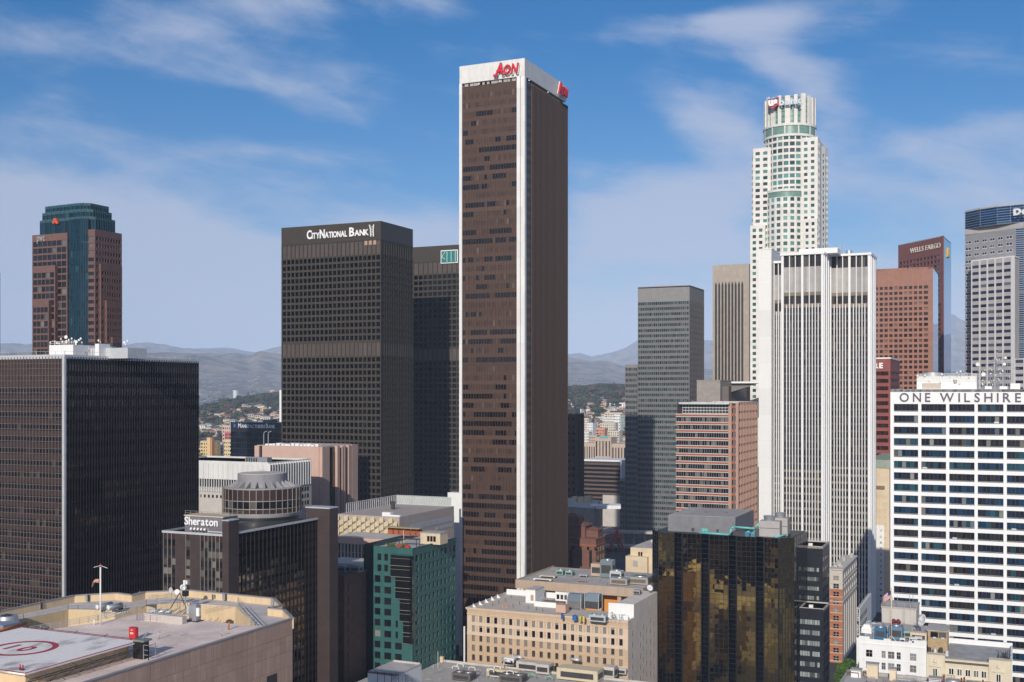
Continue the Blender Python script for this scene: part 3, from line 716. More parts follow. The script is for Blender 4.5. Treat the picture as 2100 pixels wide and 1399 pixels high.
# ---------------------------------------------------------------- grey office tower with green window strips (left of the striped brick block)
gs = stone('grey_steel', (.25, .24, .235), .07, .3, .5, metal=.2, pvar=.05)
gsb = stone('grey_spandrel', (.165, .16, .165), .08, .3, .5, metal=.2, pvar=.05); gsd = stone('grey_steel_low', (.15, .15, .16), .08, .3, .5, metal=.2, pvar=.05)
gg = glass('strip_glass_green', (.012, .045, .040), .7, .07, blind=.12, bcol=(.1, .14, .13))
sg = glass('side_glass_blue', (.05, .07, .11), .15, .12, metal=.8, blind=0, wav=.02, ws=.5)
x0, x1, y0, y1, zt = blk(1308, 1414, 1444, 950, 586)
T = Thing('office_tower', 'grey tower with small green window rows, stepping down on its left', 'skyscraper', (x0+x1)/2, (y0+y1)/2, vis=1100)
def citi(x0, x1, y0, y1, zt, nc, side, topb):
    T.core(rect(x0, x1, y0, y1), G0, zt-.3, .5, gs); nr = int((zt-topb-G0)/4.55)
    T.facade((x0, y0), (x1, y0), G0, zt-topb, nc, nr, .45, 2.2, .4, gsb, gsb, gg, top=.3, ends=(.5, .8), bp=.05, pp=0); T.part('fascia', MB().bb(gs, x0, x1, y0, y1, zt-topb+.01, zt-.01))
    if side:
        T.facade((x1-.01, y0+.5), (x1-.01, y1), G0, zt-.02, 14, nr, .12, 2.3, .1, gsd, sg, sg, top=topb, pp=.02, bp=-.02, pn='mullion')
citi(x0, x1, y0, y1, zt, 26, True, 12.5)
xl = onY(1282, y0-1.5); citi(xl, x0+.3, y0-1.5, y0+20, zat(748, dep(xl, y0)), 8, False, 2.5)
xl2 = onY(1271, y0-3); citi(xl2, xl+.3, y0-3, y0+16, zat(980, dep(xl2, y0)), 3, False, 2.5)
T.roof(x0, x1, y0, y1, zt+.5, roofg, .8, .6, gs); T.finish(minpx=5)
w = MB()
for k in range(4): w.tube(lmetal, (x0+18+k*3, y0+4, zt), (x0+18+k*3, y0+4, zt+2.5+k % 2), .25)
w.tube(lmetal, (x0+14, y0+4, zt+2.2), (x0+30, y0+4, zt+2.2), .2); T.part('antenna_frame', w)

# ---------------------------------------------------------------- beige ribbed tower
bs = stone('beige_granite', (.40, .335, .275), .06, .3, .6, joints=(3, 3.6, .05), jd=.9)
x0, x1, y0, y1, zt = blk(1461.5, 1536, 1553, 1010, 541)
T = Thing('office_tower', 'beige stone tower with closely spaced vertical ribs, left of the round topped white tower', 'skyscraper', (x0+x1)/2, (y0+y1)/2, vis=780)
T.core(rect(x0, x1, y0, y1), G0, zt-.1, 1.2, black); hb = 15.0
T.part('fascia', MB().prism(bs, rect(x0, x1, y0, y1), zt-hb, zt)); n = 10; wd = (x1-x0-3)/n
for k in range(n+1):
    xx = x0+1.5+k*wd; T.piece('rib', bs, xx, y0+.9, (G0+zt-hb-.01)/2, 1.15, 1.8, zt-hb-.01-G0)
    mb = MB(); z = zt-hb
    mb.raw([(xx-wd/2+.02, y0+.02, z), (xx+wd/2-.02, y0+.02, z), (xx+.57, y0+.02, z-3.2), (xx-.57, y0+.02, z-3.2), (xx-wd/2+.02, y0+1.8, z), (xx+wd/2-.02, y0+1.8, z), (xx+.57, y0+1.8, z-3.2), (xx-.57, y0+1.8, z-3.2)],
           [(0, 3, 2, 1), (0, 4, 7, 3), (1, 2, 6, 5), (3, 7, 6, 2), (4, 5, 6, 7)], bs); T.part('rib_head', mb)
T.piece('corner_pier', bs, x0+.75, y0+1.2, (G0+zt-hb)/2, 1.5, 2.4, zt-hb-G0-.05); T.piece('corner_pier', bs, x1-2.2, y0+2.2, (G0+zt-hb)/2, 4.4, 4.4, zt-hb-G0-.05)
for k in range(9): T.piece('rib', bs, x1-.9, y0+7+k*3.4, (G0+zt-hb)/2, 1.8, 1.1, zt-hb-G0-.05)
bgl = glass('beige_tower_glass', (.02, .018, .016), .4, .08, blind=.1)
for k in range(n):
    for j in range(24): T.piece('window', bgl, x0+1.5+(k+.5)*wd, y0+1.75, zt-hb-3.2-j*4.1-2, wd-1.2, .1, 3.2)
bb_ = stone('bronze_spandrel_small', (.2, .16, .13), .1, 1, .6)
for k in range(n):
    for j in range(24): T.piece('spandrel', bb_, x0+1.5+(k+.5)*wd, y0+1.72, zt-hb-3.2-j*4.1-4.1, wd-1.2, .1, .9)
T.part('blue_emblem', MB().bb(stone('sign_blue', (.03, .10, .42), .1, 1, .5), x1-.01, x1+.3, y0+6, y0+10, zt-9, zt-4)); T.finish(minpx=5)
w = MB().bb(conc, x0+4, x1-6, y0+6, y1-6, zt, zt+.9); T.part('roof', w)

# ---------------------------------------------------------------- brick coloured tower (lower) and the WELLS FARGO tower behind it
rb = stone('red_granite', (.33, .148, .098), .07, .3, .6, joints=(3.5, 3.9, .06), jd=.92, pvar=.05)
rb2 = stone('deep_red_granite', (.235, .085, .068), .07, .3, .6, joints=(3.5, 3.9, .06), jd=.92, pvar=.05)
rg = glass('granite_tower_glass', (.045, .02, .02), .6, .1, blind=.22, bcol=(.27, .15, .09))
bluemir = glass('sky_mirror', (.30, .40, .56), .05, .04, metal=1.0, blind=0, wav=.03, ws=.12)
x0, x1, y0, y1, zt = blk(1778, 1913, 1924, 850, 548)
T = Thing('office_tower', 'brick coloured granite tower with square windows and a narrow mirrored side', 'skyscraper', (x0+x1)/2, (y0+y1)/2, vis=770)
T.core(rect(x0, x1, y0, y1), G0, zt-.2, 1.0, rb)
T.facade((x0, y0), (x1, y0), zt-13.5-46*4.0, zt, 12, 46, 1.15, 1.7, .8, rb, rb, rg, top=13.5, ends=(1.6, 3.4))
T.part('mirror_side', MB().bb(bluemir, x1-1.2, x1, y0+.5, y1, G0, zt-.5)); T.roof(x0, x1-.01, y0, y1, zt+.3, roofg, .8, .6, rb); T.finish(minpx=5)
pL = XY(1842, 1000); pR = XY(1934, 940); pB = XY(1950.5, 985); zt = zat(484, 940)
T = Thing('office_tower', 'deep red tower with cream raised letters behind the brick coloured tower', 'skyscraper', pR[0], pR[1], vis=770)
poly = [pL, pR, pB, (pL[0]+20, pL[1]+40)]
T.core(poly, G0, zt-.2, .9, rb2); T.part('roof', MB().prism(roofg, poly, zt-.4, zt+.3))
T.facade(pL, pR, zt-15-48*4.05, zt+.31, 12, 48, 1.1, 1.55, .8, rb2, rb2, lambda i, j: rg if (i+j) % 3 else dk, top=15.3, ends=(1.2, 3.4))
sx_, sy_ = pB[0]-pR[0], pB[1]-pR[1]; q = math.hypot(sx_, sy_)
m_ = MB(); ax, ay = pR[0]+sx_/q*1.5, pR[1]+sy_/q*1.5
m_.prism(bluemir, [(ax, ay), (pB[0], pB[1]), (pB[0]-sy_/q*.0-3, pB[1]+2), (ax-3, ay+2)], G0, zt-.8); T.part('mirror_side', m_); T.finish(minpx=5)
u = Vector((pR[0]-pL[0], pR[1]-pL[1], 0)).normalized(); nn = Vector((u.y, -u.x, 0)); wl = math.hypot(pR[0]-pL[0], pR[1]-pL[1])
o = Vector((pL[0], pL[1], zt-9.2))+u*(wl*.29)+nn*.3
sc_ = stone('sign_cream', (.72, .66, .56), .03, 1, .5)
letters(T.e, 'WELLS', o, u, nn, 4.4, wl*.30, sc_, .5, bold=.0, gap=.09); letters(T.e, 'FARGO', o+u*(wl*.345), u, nn, 4.4, wl*.32, sc_, .5, bold=.0, gap=.09)
us_ = Vector((sx_/q, sy_/q, 0)); ns_ = Vector((us_.y, -us_.x, 0)); yel = stone('sign_gold', (.52, .36, .06), .05, 1, .5); o = Vector((pR[0], pR[1], zt-15))+us_*(q*.45)+ns_*.5
w = MB()
for k, (a, b, c, d_) in enumerate(((0, 1.6, 0, 8), (1.6, 8, 0, 1.8), (8, 9.6, 0, 8), (3.6, 5.2, 1.8, 6))):
    p = o+us_*((a+b)/2); w.box(yel, p.x, p.y, o.z+(c+d_)/2, (b-a), 1.0, d_-c, math.atan2(us_.y, us_.x))
T.part('emblem', w)

# ---------------------------------------------------------------- dark red banded block (CBRE letters)
rbd = stone('red_band', (.24, .055, .040), .1, .3, .6, pvar=.08)
x0, x1, y0, y1, zt = blk(1740, 1826, 1845, 720, 736)
T = Thing('office_building', 'dark red banded office block with white letters, partly behind the white finned tower', 'office building', (x0+x1)/2, (y0+y1)/2, vis=945)
T.core(rect(x0, x1, y0, y1), G0, zt-.3, .5, rbd)
T.facade((x0, y0), (x1, y0), G0, zt, 1, 29, .5, 2.2, .5, rbd, rbd, dk, top=8.0, ends=(.5, 1.2), bp=0.03)
T.facade((x1-.01, y0+.5), (x1-.01, y1), G0, zt-.02, 1, 29, .5, 2.2, .5, rbd, rbd, dk, top=8.0, ends=(.5, .8), bp=0.03)
T.roof(x0-.3, x1+.3, y0-.3, y1+.3, zt+.9, roofg, .4, .5, whitep); T.finish()
xr = onY(1811.5, y0); letters(T.e, 'CBRE', (xr-12.5, y0-.4, zt-5.8), (1, 0, 0), (0, -1, 0), 3.3, 12.3, letw, .3, bold=.05, gap=.07)

# classical tan block below it
x0, x1, y0, y1, zt = blk(1780, 1824, 1850, 640, 945)
T = Thing('apartment_building', 'old tan stone building with green cornice in the gap left of the white gridded block', 'building', (x0+x1)/2, (y0+y1)/2, vis=1105)
T.core(rect(x0, x1, y0, y1), G0, zt, .35, cream)
T.part('cornice', MB().bb(stone('copper_green', (.28, .33, .27), .1, .5, .7), x0-.4, x1+.4, y0-.5, y1, zt-4.2, zt+.4)); T.part('fascia', MB().bb(cream, x0, x1, y0, y0+1, zt-18, zt-4.21)); 
T.part('moulding', MB().bb(stone('brown_moulding', (.22, .15, .09), .2, 1, .7), onY(1795, y0-1), onY(1814, y0-1), y0-1.0, y0+.2, zt-16, zt-14.2))
T.facade((x0, y0), (x1, y0), G0, zt-18.01, 6, 17, 1.25, 1.9, .35, cream, cream, dkb, ends=(1, 1.8)); T.finish()

# ---------------------------------------------------------------- One Wilshire
ow = stone('ow_white', (.82, .82, .82), .02, .08, .5, streaks=.04)
owg = [glass('ow_glass_a', (.010, .014, .028), .5, .05, blind=.06, bcol=(.3, .3, .28), wav=.01), glass('ow_glass_b', (.012, .045, .10), .5, .05, metal=.35, blind=.05, bcol=(.25, .3, .33), wav=.01), glass('ow_glass_c', (.02, .02, .022), .5, .07, blind=.10, bcol=(.18, .17, .14), wav=.01), glass('ow_glass_d', (.02, .085, .12), .4, .07, metal=.35, blind=.05, bcol=(.3, .32, .3), wav=.01)]
dO = 408; X0, Y0 = XY(1826, dO); X1 = X0+74; zt = zat(798.5, dO)
T = Thing('office_building', 'white gridded office block with large dark letters and ribbon windows at the right edge', 'office building', X0+30, Y0+15, vis=1399)
T.core(rect(X0, X1, Y0, Y0+36), G0, zt-.1, .9, ow); fh = 4.08; cwid = (onY(1877, Y0)-X0)
pw = onY(1883.5, Y0)-onY(1876.0, Y0)
xw0 = onY(1827.5, Y0); 
lst = [1827, 1882.8, 1940.3, 1998.4, 2058.2]; xs = [onY(p, Y0) for p in lst]; st = (xs[-1]-xs[0])/4
nb = 7; e0 = onY(1833, Y0)-X0; pwid = onY(1940, Y0)-onY(1933.5, Y0); ww = st-pwid
rows = 30; ztop = zt-5.25
XE = X0+e0+nb*st
T.piece('header', ow, (X0+XE)/2, Y0+.9, (zt+ztop)/2, XE-X0, 1.8, zt-ztop)
T.piece('pier', ow, X0+e0/2, Y0+.9, (G0+ztop)/2, e0, 1.8, ztop-G0-.01)
rr = random.Random(11)
wh = 2.72; g_rows = [rr.choice([0, 0, 2]) if j in (0, 1, 3) else rr.choice([0, 1, 2, 3]) for j in range(rows)]
for j, v in {0: 0, 1: 0, 2: 0, 3: 2, 4: 1, 5: 3, 6: 0, 7: 1, 8: 1, 9: 1, 10: 1, 11: 2, 12: 2, 13: 1, 14: 2, 15: 0, 16: 2, 17: 1}.items(): g_rows[j] = v
for b in range(nb):
    xa = X0+e0+b*st; T.piece('pier', ow, xa+ww+pwid/2, Y0+.85, (G0+ztop)/2, pwid, 1.7, ztop-G0-.02)
for j in range(rows):
    z1 = ztop-j*fh; z0 = z1-wh
    T.piece('spandrel', ow, (X0+e0+XE)/2, Y0+.92, z0-(fh-wh)/2, XE-X0-e0-.02, 1.7, fh-wh)
    for b in range(nb):
        xa = X0+e0+b*st; base = g_rows[j] if rr.random() < .75 else rr.choice([0, 1, 2, 3]); k_ = 6
        for k in range(k_):
            g = base if rr.random() < .72 else rr.choice([0, 0, 1, 2, 3])
            T.piece('pane', owg[g], xa+(k+.5)*ww/k_, Y0+.72, (z0+z1)/2+.18, ww/k_-.1, .1, wh-.4, rnd=rr.random())
            if k: T.piece('mullion', dmetal, xa+k*ww/k_, Y0+.68, (z0+z1)/2, .09, .14, wh)
        T.piece('sill', dmetal, xa+ww/2, Y0+.70, z0+.12, ww-.02, .16, .24)
        if rr.random() < .05: T.part('air_conditioner', MB().box(lmetal, xa+rr.uniform(1, ww-2), Y0+.4, z0+.45, 1.5, .6, .55))
T.roof(X0, X1, Y0, Y0+36, zt+.02, roofg, .5, .8, ow); T.finish(minpx=8)
sgn = stone('sign_violet_grey', (.10, .085, .13), .05, 1, .5)
def u2(px): return onY(px, Y0)
d_ = dep(X0+20, Y0); hL = 18.2/F*d_
for word, a, b in (('ONE', 1845, 1908), ('WILSHIRE', 1927.5, 2094)):
    letters(T.e, word, (u2(a), Y0-.05, zt-5.0+.6), (1, 0, 0), (0, -1, 0), 3.25, u2(b)-u2(a), sgn, .25, bold=.012, gap=.32)
OW = (X0, Y0, zt)

# ---------------------------------------------------------------- grey granite and blue glass tower at the right edge
dg = stone('grey_granite', (.30, .295, .31), .06, .3, .6, joints=(2.4, 2.0, .05), jd=.92)
lg = stone('light_grey_stone', (.47, .44, .43), .05, .3, .6, joints=(3.6, 4.2, .08), jd=.9)
bgl = glass('deep_blue_glass', (.012, .07, .17), .4, .04, metal=.6, blind=.06, bcol=(.12, .2, .24), wav=.03, ws=.2)
pgl = glass('violet_window', (.025, .03, .075), .5, .06, blind=.2, bcol=(.16, .16, .18))
A = XY(1979, 745); B = XY(2010, 732); Cc = XY(2045, 722); D = XY(2100, 712); E = XY(2180, 702)
zt = zat(435, 745)
T = Thing('skyscraper', 'grey granite tower with deep blue curved glass top and white letters at the right edge', 'skyscraper', Cc[0], Cc[1]+15, vis=800)
poly = [A, B, Cc, D, E, (E[0], E[1]+40), (A[0]+5, A[1]+40)]
zg = zat(471, 745); T.core(poly, zg, zt-.3, .6, dg); T.core([A, D, E, (E[0], E[1]+40), (A[0]+5, A[1]+40)], G0, zg, .8, dg); T.part('roof_edge', MB().prism(lg, poly, zt-.2, zt+.7))
zg = zat(471, 745)
for p, q, n in ((A, B, 3), (B, Cc, 3), (Cc, D, 5), (D, E, 6)): T.facade(p, q, zg, zt-.2, max(1, n//2), 7, .14, .22, .15, metal, metal, bgl, pn='mullion', bp=.02, pp=.1, ends=(.05, .05))
zb = zat(482, 745); T.facade(A, D, zb, zg-.05, 1, 1, 0, zg-zb, .5, None, lg, None, top=(zg-zb-.1), bot=.05, ends=(0, 0), bp=.5, bn='stone_band')
pm = XY(2082, 714); wl = math.hypot(pm[0]-A[0], pm[1]-A[1]); ux = Vector((pm[0]-A[0], pm[1]-A[1], 0)).normalized(); an = math.atan2(ux.y, ux.x); nv = Vector((ux.y, -ux.x, 0))
nr = 44; fhh = 4.3
# granite field with paired windows in white frames
T.facade(A, pm, zb-nr*fhh, zb-.1, 6, nr, wl/6*.36, 2.15, .35, dg, dg, lambda i, j: None, ends=(wl/6*.02, wl/6*.3), top=4.2)
e0 = wl/6*.02; cw = (wl-e0-wl/6*.3)/6; pwv = wl/6*.36
fr = stone('window_frame_white', (.62, .60, .58), .03, 1, .5)
for j in range(nr):
    z1 = zb-.1-4.2-j*((nr*fhh-.1-4.2-2.15+2.15)/nr); z0 = z1-((nr*fhh-.1-4.2)/nr-2.15)
    for i in range(6):
        a0 = e0+i*cw+(pwv/2 if i else 0); a1 = e0+(i+1)*cw-(pwv/2 if i < 5 else 0); m = (a0+a1)/2; p = Vector((A[0], A[1], 0))+ux*m
        T.piece('window_frame', fr, p.x-nv.x*.2, p.y-nv.y*.2, (z0+z1)/2, a1-a0, .3, z1-z0, an)
        for s_ in (-1, 1):
            q = p+ux*(s_*(a1-a0)*.235); T.piece('window', pgl, q.x-nv.x*.02, q.y-nv.y*.02, (z0+z1)/2+.12, (a1-a0)*.38, .12, (z1-z0)*.68, an)
# blue glass bay right of it
T.facade(pm, D, zat(735, 712), zb, 1, 60, .15, .36, .3, gsd, gs, bgl, pn='mullion', bn='glass_band', ends=(.3, .1)); T.facade(D, E, zat(735, 712), zb, 3, 60, .15, .36, .3, gsd, gs, bgl, pn='mullion', bn='glass_band')
T.finish(minpx=4.5)
letters(T.e, 'De', Vector((XY(2079, 712)[0], XY(2079, 712)[1]-1.0, zat(442, 712))), ux, nv, 3.9, 9.5, letw, .5, bold=.06, gap=.05)
# lighter slab projecting in front
p0 = XY(1992, 728); p1 = XY(2080.5, 702); p2 = XY(2180, 680); zt = zat(536, 728)
T = Thing('office_tower', 'light grey panelled slab with wide ribbon windows in front of the blue glass topped tower', 'skyscraper', p0[0]+15, p0[1]+8, vis=800)
poly = [p0, p1, (p1[0]+4, p1[1]+18), (p0[0]+4, p0[1]+18)]; T.core(poly, G0, zt-.2, .4, lg); T.part('roof', MB().prism(whitep, poly, zt-.15, zt+.5))
wfr = stone('pale_frame', (.66, .64, .63), .03, 1, .5)
T.facade(p0, p1, zt-46*4.26, zt, 5, 46, .9, 2.35, .3, wfr, lg, pgl, top=3.0, ends=(.5, 2.4), pp=.25)
z2 = zat(735, 700); poly = [p1, p2, (p2[0]+4, p2[1]+18), (p1[0]+4, p1[1]+17.9)]; T.core(poly, G0, z2-.2, .4, lg)
T.facade(p1, p2, z2-20*4.26, z2, 5, 20, .9, 2.35, .3, wfr, lg, pgl, top=1.0, ends=(.5, 1), pp=.25); T.finish(minpx=5)
# ---------------------------------------------------------------- brick striped block with white bands (right of the grey tower)
wband = stone('white_band', (.62, .60, .58), .05, .3, .6)
brk = stone('orange_brick', (.34, .105, .055), .12, .4, .8)
pinkc = stone('pink_precast', (.42, .27, .215), .07, .3, .7)
x0, x1, y0, y1, zt = blk(1386, 1515, 1554, 620, 826)
T = Thing('office_building', 'office block striped with orange brick and white bands, left of the white finned tower', 'office building', (x0+x1)/2, (y0+y1)/2, vis=1055)
xf = onY(1494, y0); ztop = zt-6.2
T.core(rect(x0, x1-.2, y0, y1), G0, zt-.3, .6, black)
fh = 4.35; nr = int((ztop-G0)/fh)
for j in range(nr):
    z = ztop-j*fh
    T.piece('white_band', wband, (x0+xf)/2, y0+.3, z-.25, xf-x0, .9, .34); T.piece('brick_band', brk, (x0+xf)/2, y0+.36, z-.95, xf-x0-.02, .8, 1.05); T.piece('white_band', wband, (x0+xf)/2, y0+.3, z-1.65, xf-x0, .9, .34)
    for k in range(22):
        a = x0+.3+k*(xf-x0-.6)/22; w_ = (xf-x0-.6)/22; T.piece('window', dkb, a+w_/2, y0+.62, z-3.1, w_-.16, .1, 2.3)
        if k: T.piece('mullion', metal, a, y0+.56, z-3.1, .1, .14, 2.4)
# set back glass storey under a flat canopy
T.facade((onY(1399, y0), y0+.5), (xf, y0+.5), ztop, zt-1.0, 15, 3, .22, .3, .2, lmetal, lmetal, glass('blue_pane', (.02, .06, .12), .4, .05, metal=.4, blind=.05), pn='mullion')
T.part('canopy', MB().bb(lmetal, onY(1392, y0-3), xf+1, y0-3, y0+12, zt-.9, zt+.1))
w = MB()
for k in range(6): w.tube(lmetal, (x0+5+k*4.4, y0-2.5, zt+.1), (x0+5+k*4.4, y0+1.5, zt+1.0), .12, 4)
T.part('canopy_strut', w)
# corner bay of precast with brick panels, then the fluted side
xm = onY(1502, y0)
for (a, b) in ((xf+.05, xf+1.8), (x1-1.6, x1)): T.piece('precast_pier', pinkc, (a+b)/2, y0+.1, (G0+zt)/2, b-a, 1.4, zt-G0)
for j in range(nr+1):
    z = zt-1.5-j*fh; T.piece('brick_panel', brk, (xf+1.8+x1-1.6)/2, y0+.5, z-.8, x1-xf-3.5, .7, 1.6); T.piece('window', dk, (xf+1.8+x1-1.6)/2, y0+.75, z-3.0, x1-xf-3.5, .2, 2.7); T.piece('mullion', lmetal, (xf+1.8+x1-1.6)/2, y0+.6, z-3.0, .2, .2, 2.7)
T.facade((x1-.01, y0+.8), (x1-.01, y1), G0, zt, 12, nr+1, .55, .8, .7, pinkc, brk, dkb, top=.8, bp=-.3, pn='side_rib')
T.roof(x0+8, x1-.3, y0+1, y1, zt+.4, roofg, .5, .5, lconc); T.finish(minpx=5)

# grey stone block with flat helipad canopy behind it
gst = stone('warm_grey_stone', (.33, .295, .27), .08, .3, .7, joints=(1.8, 1.8, .05), jd=.85)
d = 720; X1, Y0 = XY(1477, d); X0 = onY(1429, Y0); zt = zat(781, d); Ye = onX(1512, X1)
T = Thing('office_building', 'warm grey stone block carrying a thin white canopy slab, behind the brick striped block', 'office building', X0+6, Y0+8, vis=830)
T.part('wall', MB().bb(gst, X0, X1, Y0, Ye, G0, zt)); T.part('side_recess', MB().bb(stone('dark_stone', (.14, .12, .11), .1, .3, .7), X1-.5, X1+4, Y0+6, Ye+24, G0, zt-3.5))
T.part('ledge', MB().bb(gst, X0-.2, X1+.2, Y0-.2, Ye, zt-.01, zt+.5).bb(gst, X0-.15, X1+.15, Y0-.15, Ye, zt-8, zt-7.6))
xa, ya, _ = XY(1495, d+10)+(0,); cp = [XY(1496, 738), XY(1500, 720), XY(1556, 716), XY(1556, 745)]
T.part('canopy_slab', MB().prism(whitep, cp, zt-1.6, zt-.5)); w = MB(); q = [XY(1497, 736), XY(1500, 722), XY(1555, 718), XY(1520, 740)]
w.raw([(p[0], p[1], zt-1.61) for p in q]+[(XY(1496, 737)[0], XY(1496, 737)[1], zt-7.0), (XY(1500, 727)[0], XY(1500, 727)[1], zt-7.0)], [(0, 1, 2, 3), (0, 4, 5, 1), (1, 5, 2), (2, 5, 4, 3), (0, 3, 4)], lconc); T.part('canopy_soffit', w)
T.finish()

# ---------------------------------------------------------------- dark bronze tower just right of the brown slab
bt = stone('dark_bronze_panel', (.075, .048, .036), .12, .3, .6)
x0, x1, y0, y1, zt = blk(1150, 1185, 1198, 780, 848)
T = Thing('office_tower', 'narrow dark bronze building with cream rooftop box beside the brown slab', 'office building', (x0+x1)/2, (y0+y1)/2, vis=1040)
T.core(rect(x0, x1, y0, y1), G0, zt-.2, .35, bt); T.facade((x0, y0), (x1, y0), G0, zt, 3, 22, 1.5, 2.6, .3, bt, bt, dk, top=3, ends=(1, 2))
T.facade((x1-.01, y0+.4), (x1-.01, y1), G0, zt, 6, 1, .9, 1, .3, bt, bt, bdark, ends=(.5, .5), bp=-.1)
T.part('rooftop_box', MB().bb(cream, x0+1, x1-2.2, y0+1, y1-2, zt-.1, zat(838, 785))); T.roof(x0, x1, y0, y1, zt+.3, roofg, .4, .4, lconc); T.finish(minpx=5)

# low bronze banded building with white frame
bz = stone('bronze_band2', (.115, .075, .062), .12, .3, .6)
d = 1050; X1, Y0 = XY(1276, d); X0 = onY(1195, Y0); zt = zat(944, d)
T = Thing('office_building', 'low dark banded building with white roof frame below the beige striped one', 'office building', (X0+X1)/2, Y0+15, vis=1050)
T.core(rect(X0, X1-1.5, Y0, Y0+30), G0, zt-.2, .4, black); T.facade((X0, Y0), (X1-1.6, Y0), zt-40, zt-3.2, 1, 9, .5, 1.7, .4, bz, bz, dk, bp=.03)
T.part('end_frame', MB().bb(whitep, X1-1.5, X1, Y0-1, Y0+30, G0, zt-1.5)); T.part('roof_slab', MB().bb(whitep, X0-1, X1+.01, Y0-1.2, Y0+30.5, zt-1.5, zt)); T.part('louvre_strip', MB().bb(dmetal, X0, X1-2, Y0-.3, Y0, zt-3.0, zt-1.51))
T.part('base_wall', MB().bb(lconc, onY(1236, Y0-4), X1+2, Y0-4, Y0-1.4, G0, zat(1016, d))); T.finish(minpx=5)

# beige deco block with vertical window strips, and a teal sign
bd = stone('beige_deco', (.50, .385, .30), .07, .3, .8)
d = 1500; X0, Y0 = XY(1197, d); X1 = onY(1284, Y0); zt = zat(908, d)
T = Thing('office_building', 'beige building with tall dark window strips and a turquoise roof sign', 'office building', (X0+X1)/2, Y0+15, vis=945)
xa, xb = onY(1221, Y0), onY(1254, Y0); zz = zat(896, d)
T.part('wall', MB().bb(bd, X0, xa, Y0, Y0+22, G0, zt).bb(bd, xa+.01, xb, Y0-1.5, Y0+22, G0, zz).bb(bd, xb+.01, X1, Y0, Y0+22, G0, zt-.6))
for (a, b, n, zq, yy) in ((X0, xa, 5, zt, Y0), (xa, xb, 5, zz, Y0-1.5), (xb, X1, 5, zt-.6, Y0)):
    for k in range(n): T.piece('window_strip', dkb, a+(k+.5)*(b-a)/n, yy-.02, zq-15, (b-a)/n*.42, .3, 20)
T.part('roof_sign', MB().bb(stone('turquoise_sign', (.12, .42, .42), .1, .5, .5), onY(1229, Y0-2), onY(1246, Y0-2), Y0-2.2, Y0-1.8, zz-1.2, zz+1.8)); T.finish(minpx=4)

# ---------------------------------------------------------------- curved concrete hall, ramps and canopy behind the club building
d = 700; X0, Y0 = XY(1150, d); xk, yk = XY(1229, 760)
T = Thing('convention_hall', 'plain tan concrete hall with cream roof boxes behind the red brick club', 'building', X0+10, Y0+20, vis=1085)
zt = zat(1032, 720); pl = [XY(1150, 700), XY(1218, 688), XY(1230, 740), XY(1160, 760)]
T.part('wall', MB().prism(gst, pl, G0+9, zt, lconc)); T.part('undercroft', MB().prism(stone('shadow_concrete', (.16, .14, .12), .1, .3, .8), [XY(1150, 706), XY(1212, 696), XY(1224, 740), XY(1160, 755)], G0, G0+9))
for k, (a, b, h_) in enumerate(((1173, 1178, 3.5), (1185, 1193, 3.2), (1194, 1204, 3.2), (1202, 1208, 3.8))):
    p = XY(a, 728); q = XY(b, 724); T.part('roof_box', MB().bb(cream, p[0], q[0], p[1], p[1]+4, zt, zt+h_))
w = MB().prism(whitep, [XY(1211, 700), XY(1273, 700), XY(1273, 712), XY(1211, 712)], zat(1044, 700), zat(1037, 700)); T.part('canopy', w)
T.finish()
T = Thing('road_bridge', 'two level concrete road bridge crossing below the grey tower', 'bridge', *XY(1260, 730), vis=1200)
for k, (za, dd) in enumerate(((9.0, 915), (1.0, 890))):
    p = [XY(1205, dd), XY(1345, dd-10), XY(1345, dd+6), XY(1205, dd+14)]
    T.part('deck', MB().prism(lconc, p, G0+za+2, G0+za+3.0, asph if False else conc)); w = MB()
    for a in range(1212, 1340, 22): q = XY(a, dd+3); w.bb(lconc, q[0]-.9, q[0]+.9, q[1]-.9, q[1]+.9, G0, G0+za+2)
    T.part('column', w); T.part('barrier', MB().wall(lconc, [XY(1205, dd), XY(1345, dd-10)], G0+za+3, G0+za+4, .3))
T.finish()
# red steel sculpture
w = MB(); p = XY(1263, 880); zb = G0+7
w.tube(redp, (p[0]-6, p[1], G0), (p[0]+1, p[1], zb+11), .9, 8).tube(redp, (p[0]+7, p[1], G0), (p[0], p[1], zb+13), .9, 8).tube(redp, (p[0]-11, p[1]-1, zb+4), (p[0]+6, p[1]-1, zb+5), .7, 8).tube(redp, (p[0]+1, p[1]+4, G0), (p[0]+2, p[1], zb+10), .8, 8)
tag(w.build('sculpture'), 'red steel beam sculpture beside the road bridge', 'sculpture')

# ---------------------------------------------------------------- red brick club building
bk = stone('club_brick', (.19, .085, .060), .15, .35, .85, joints=(2.2, 1.1, .08, 1), jd=.8)
d = 600; X1, Y0 = XY(1222, d); X0 = onY(1150, Y0); zt = zat(1108, d); Ye = onX(1241, X1)
T = Thing('club_building', 'dark red brick club of stacked hipped blocks beside the brown slab base', 'building', X0+10, Y0+10, vis=1180)
T.part('wall', MB().bb(bk, X0, X1, Y0, Ye, G0, zt)); T.part('cornice', MB().bb(brk, X0-.3, X1+.3, Y0-.3, Ye+.3, zt-3.2, zt-2.6).bb(bk, X0-.2, X1+.2, Y0-.2, Ye+.2, zt-.1, zt+.6))
xa, xb = onY(1165, Y0+4), onY(1200, Y0+4); z2 = zat(1082, d); T.part('upper_block', MB().bb(bk, xa-6, xb, Y0+4, Y0+15, zt, z2))
tl = stone('roof_tile', (.16, .07, .05), .2, .6, .85)
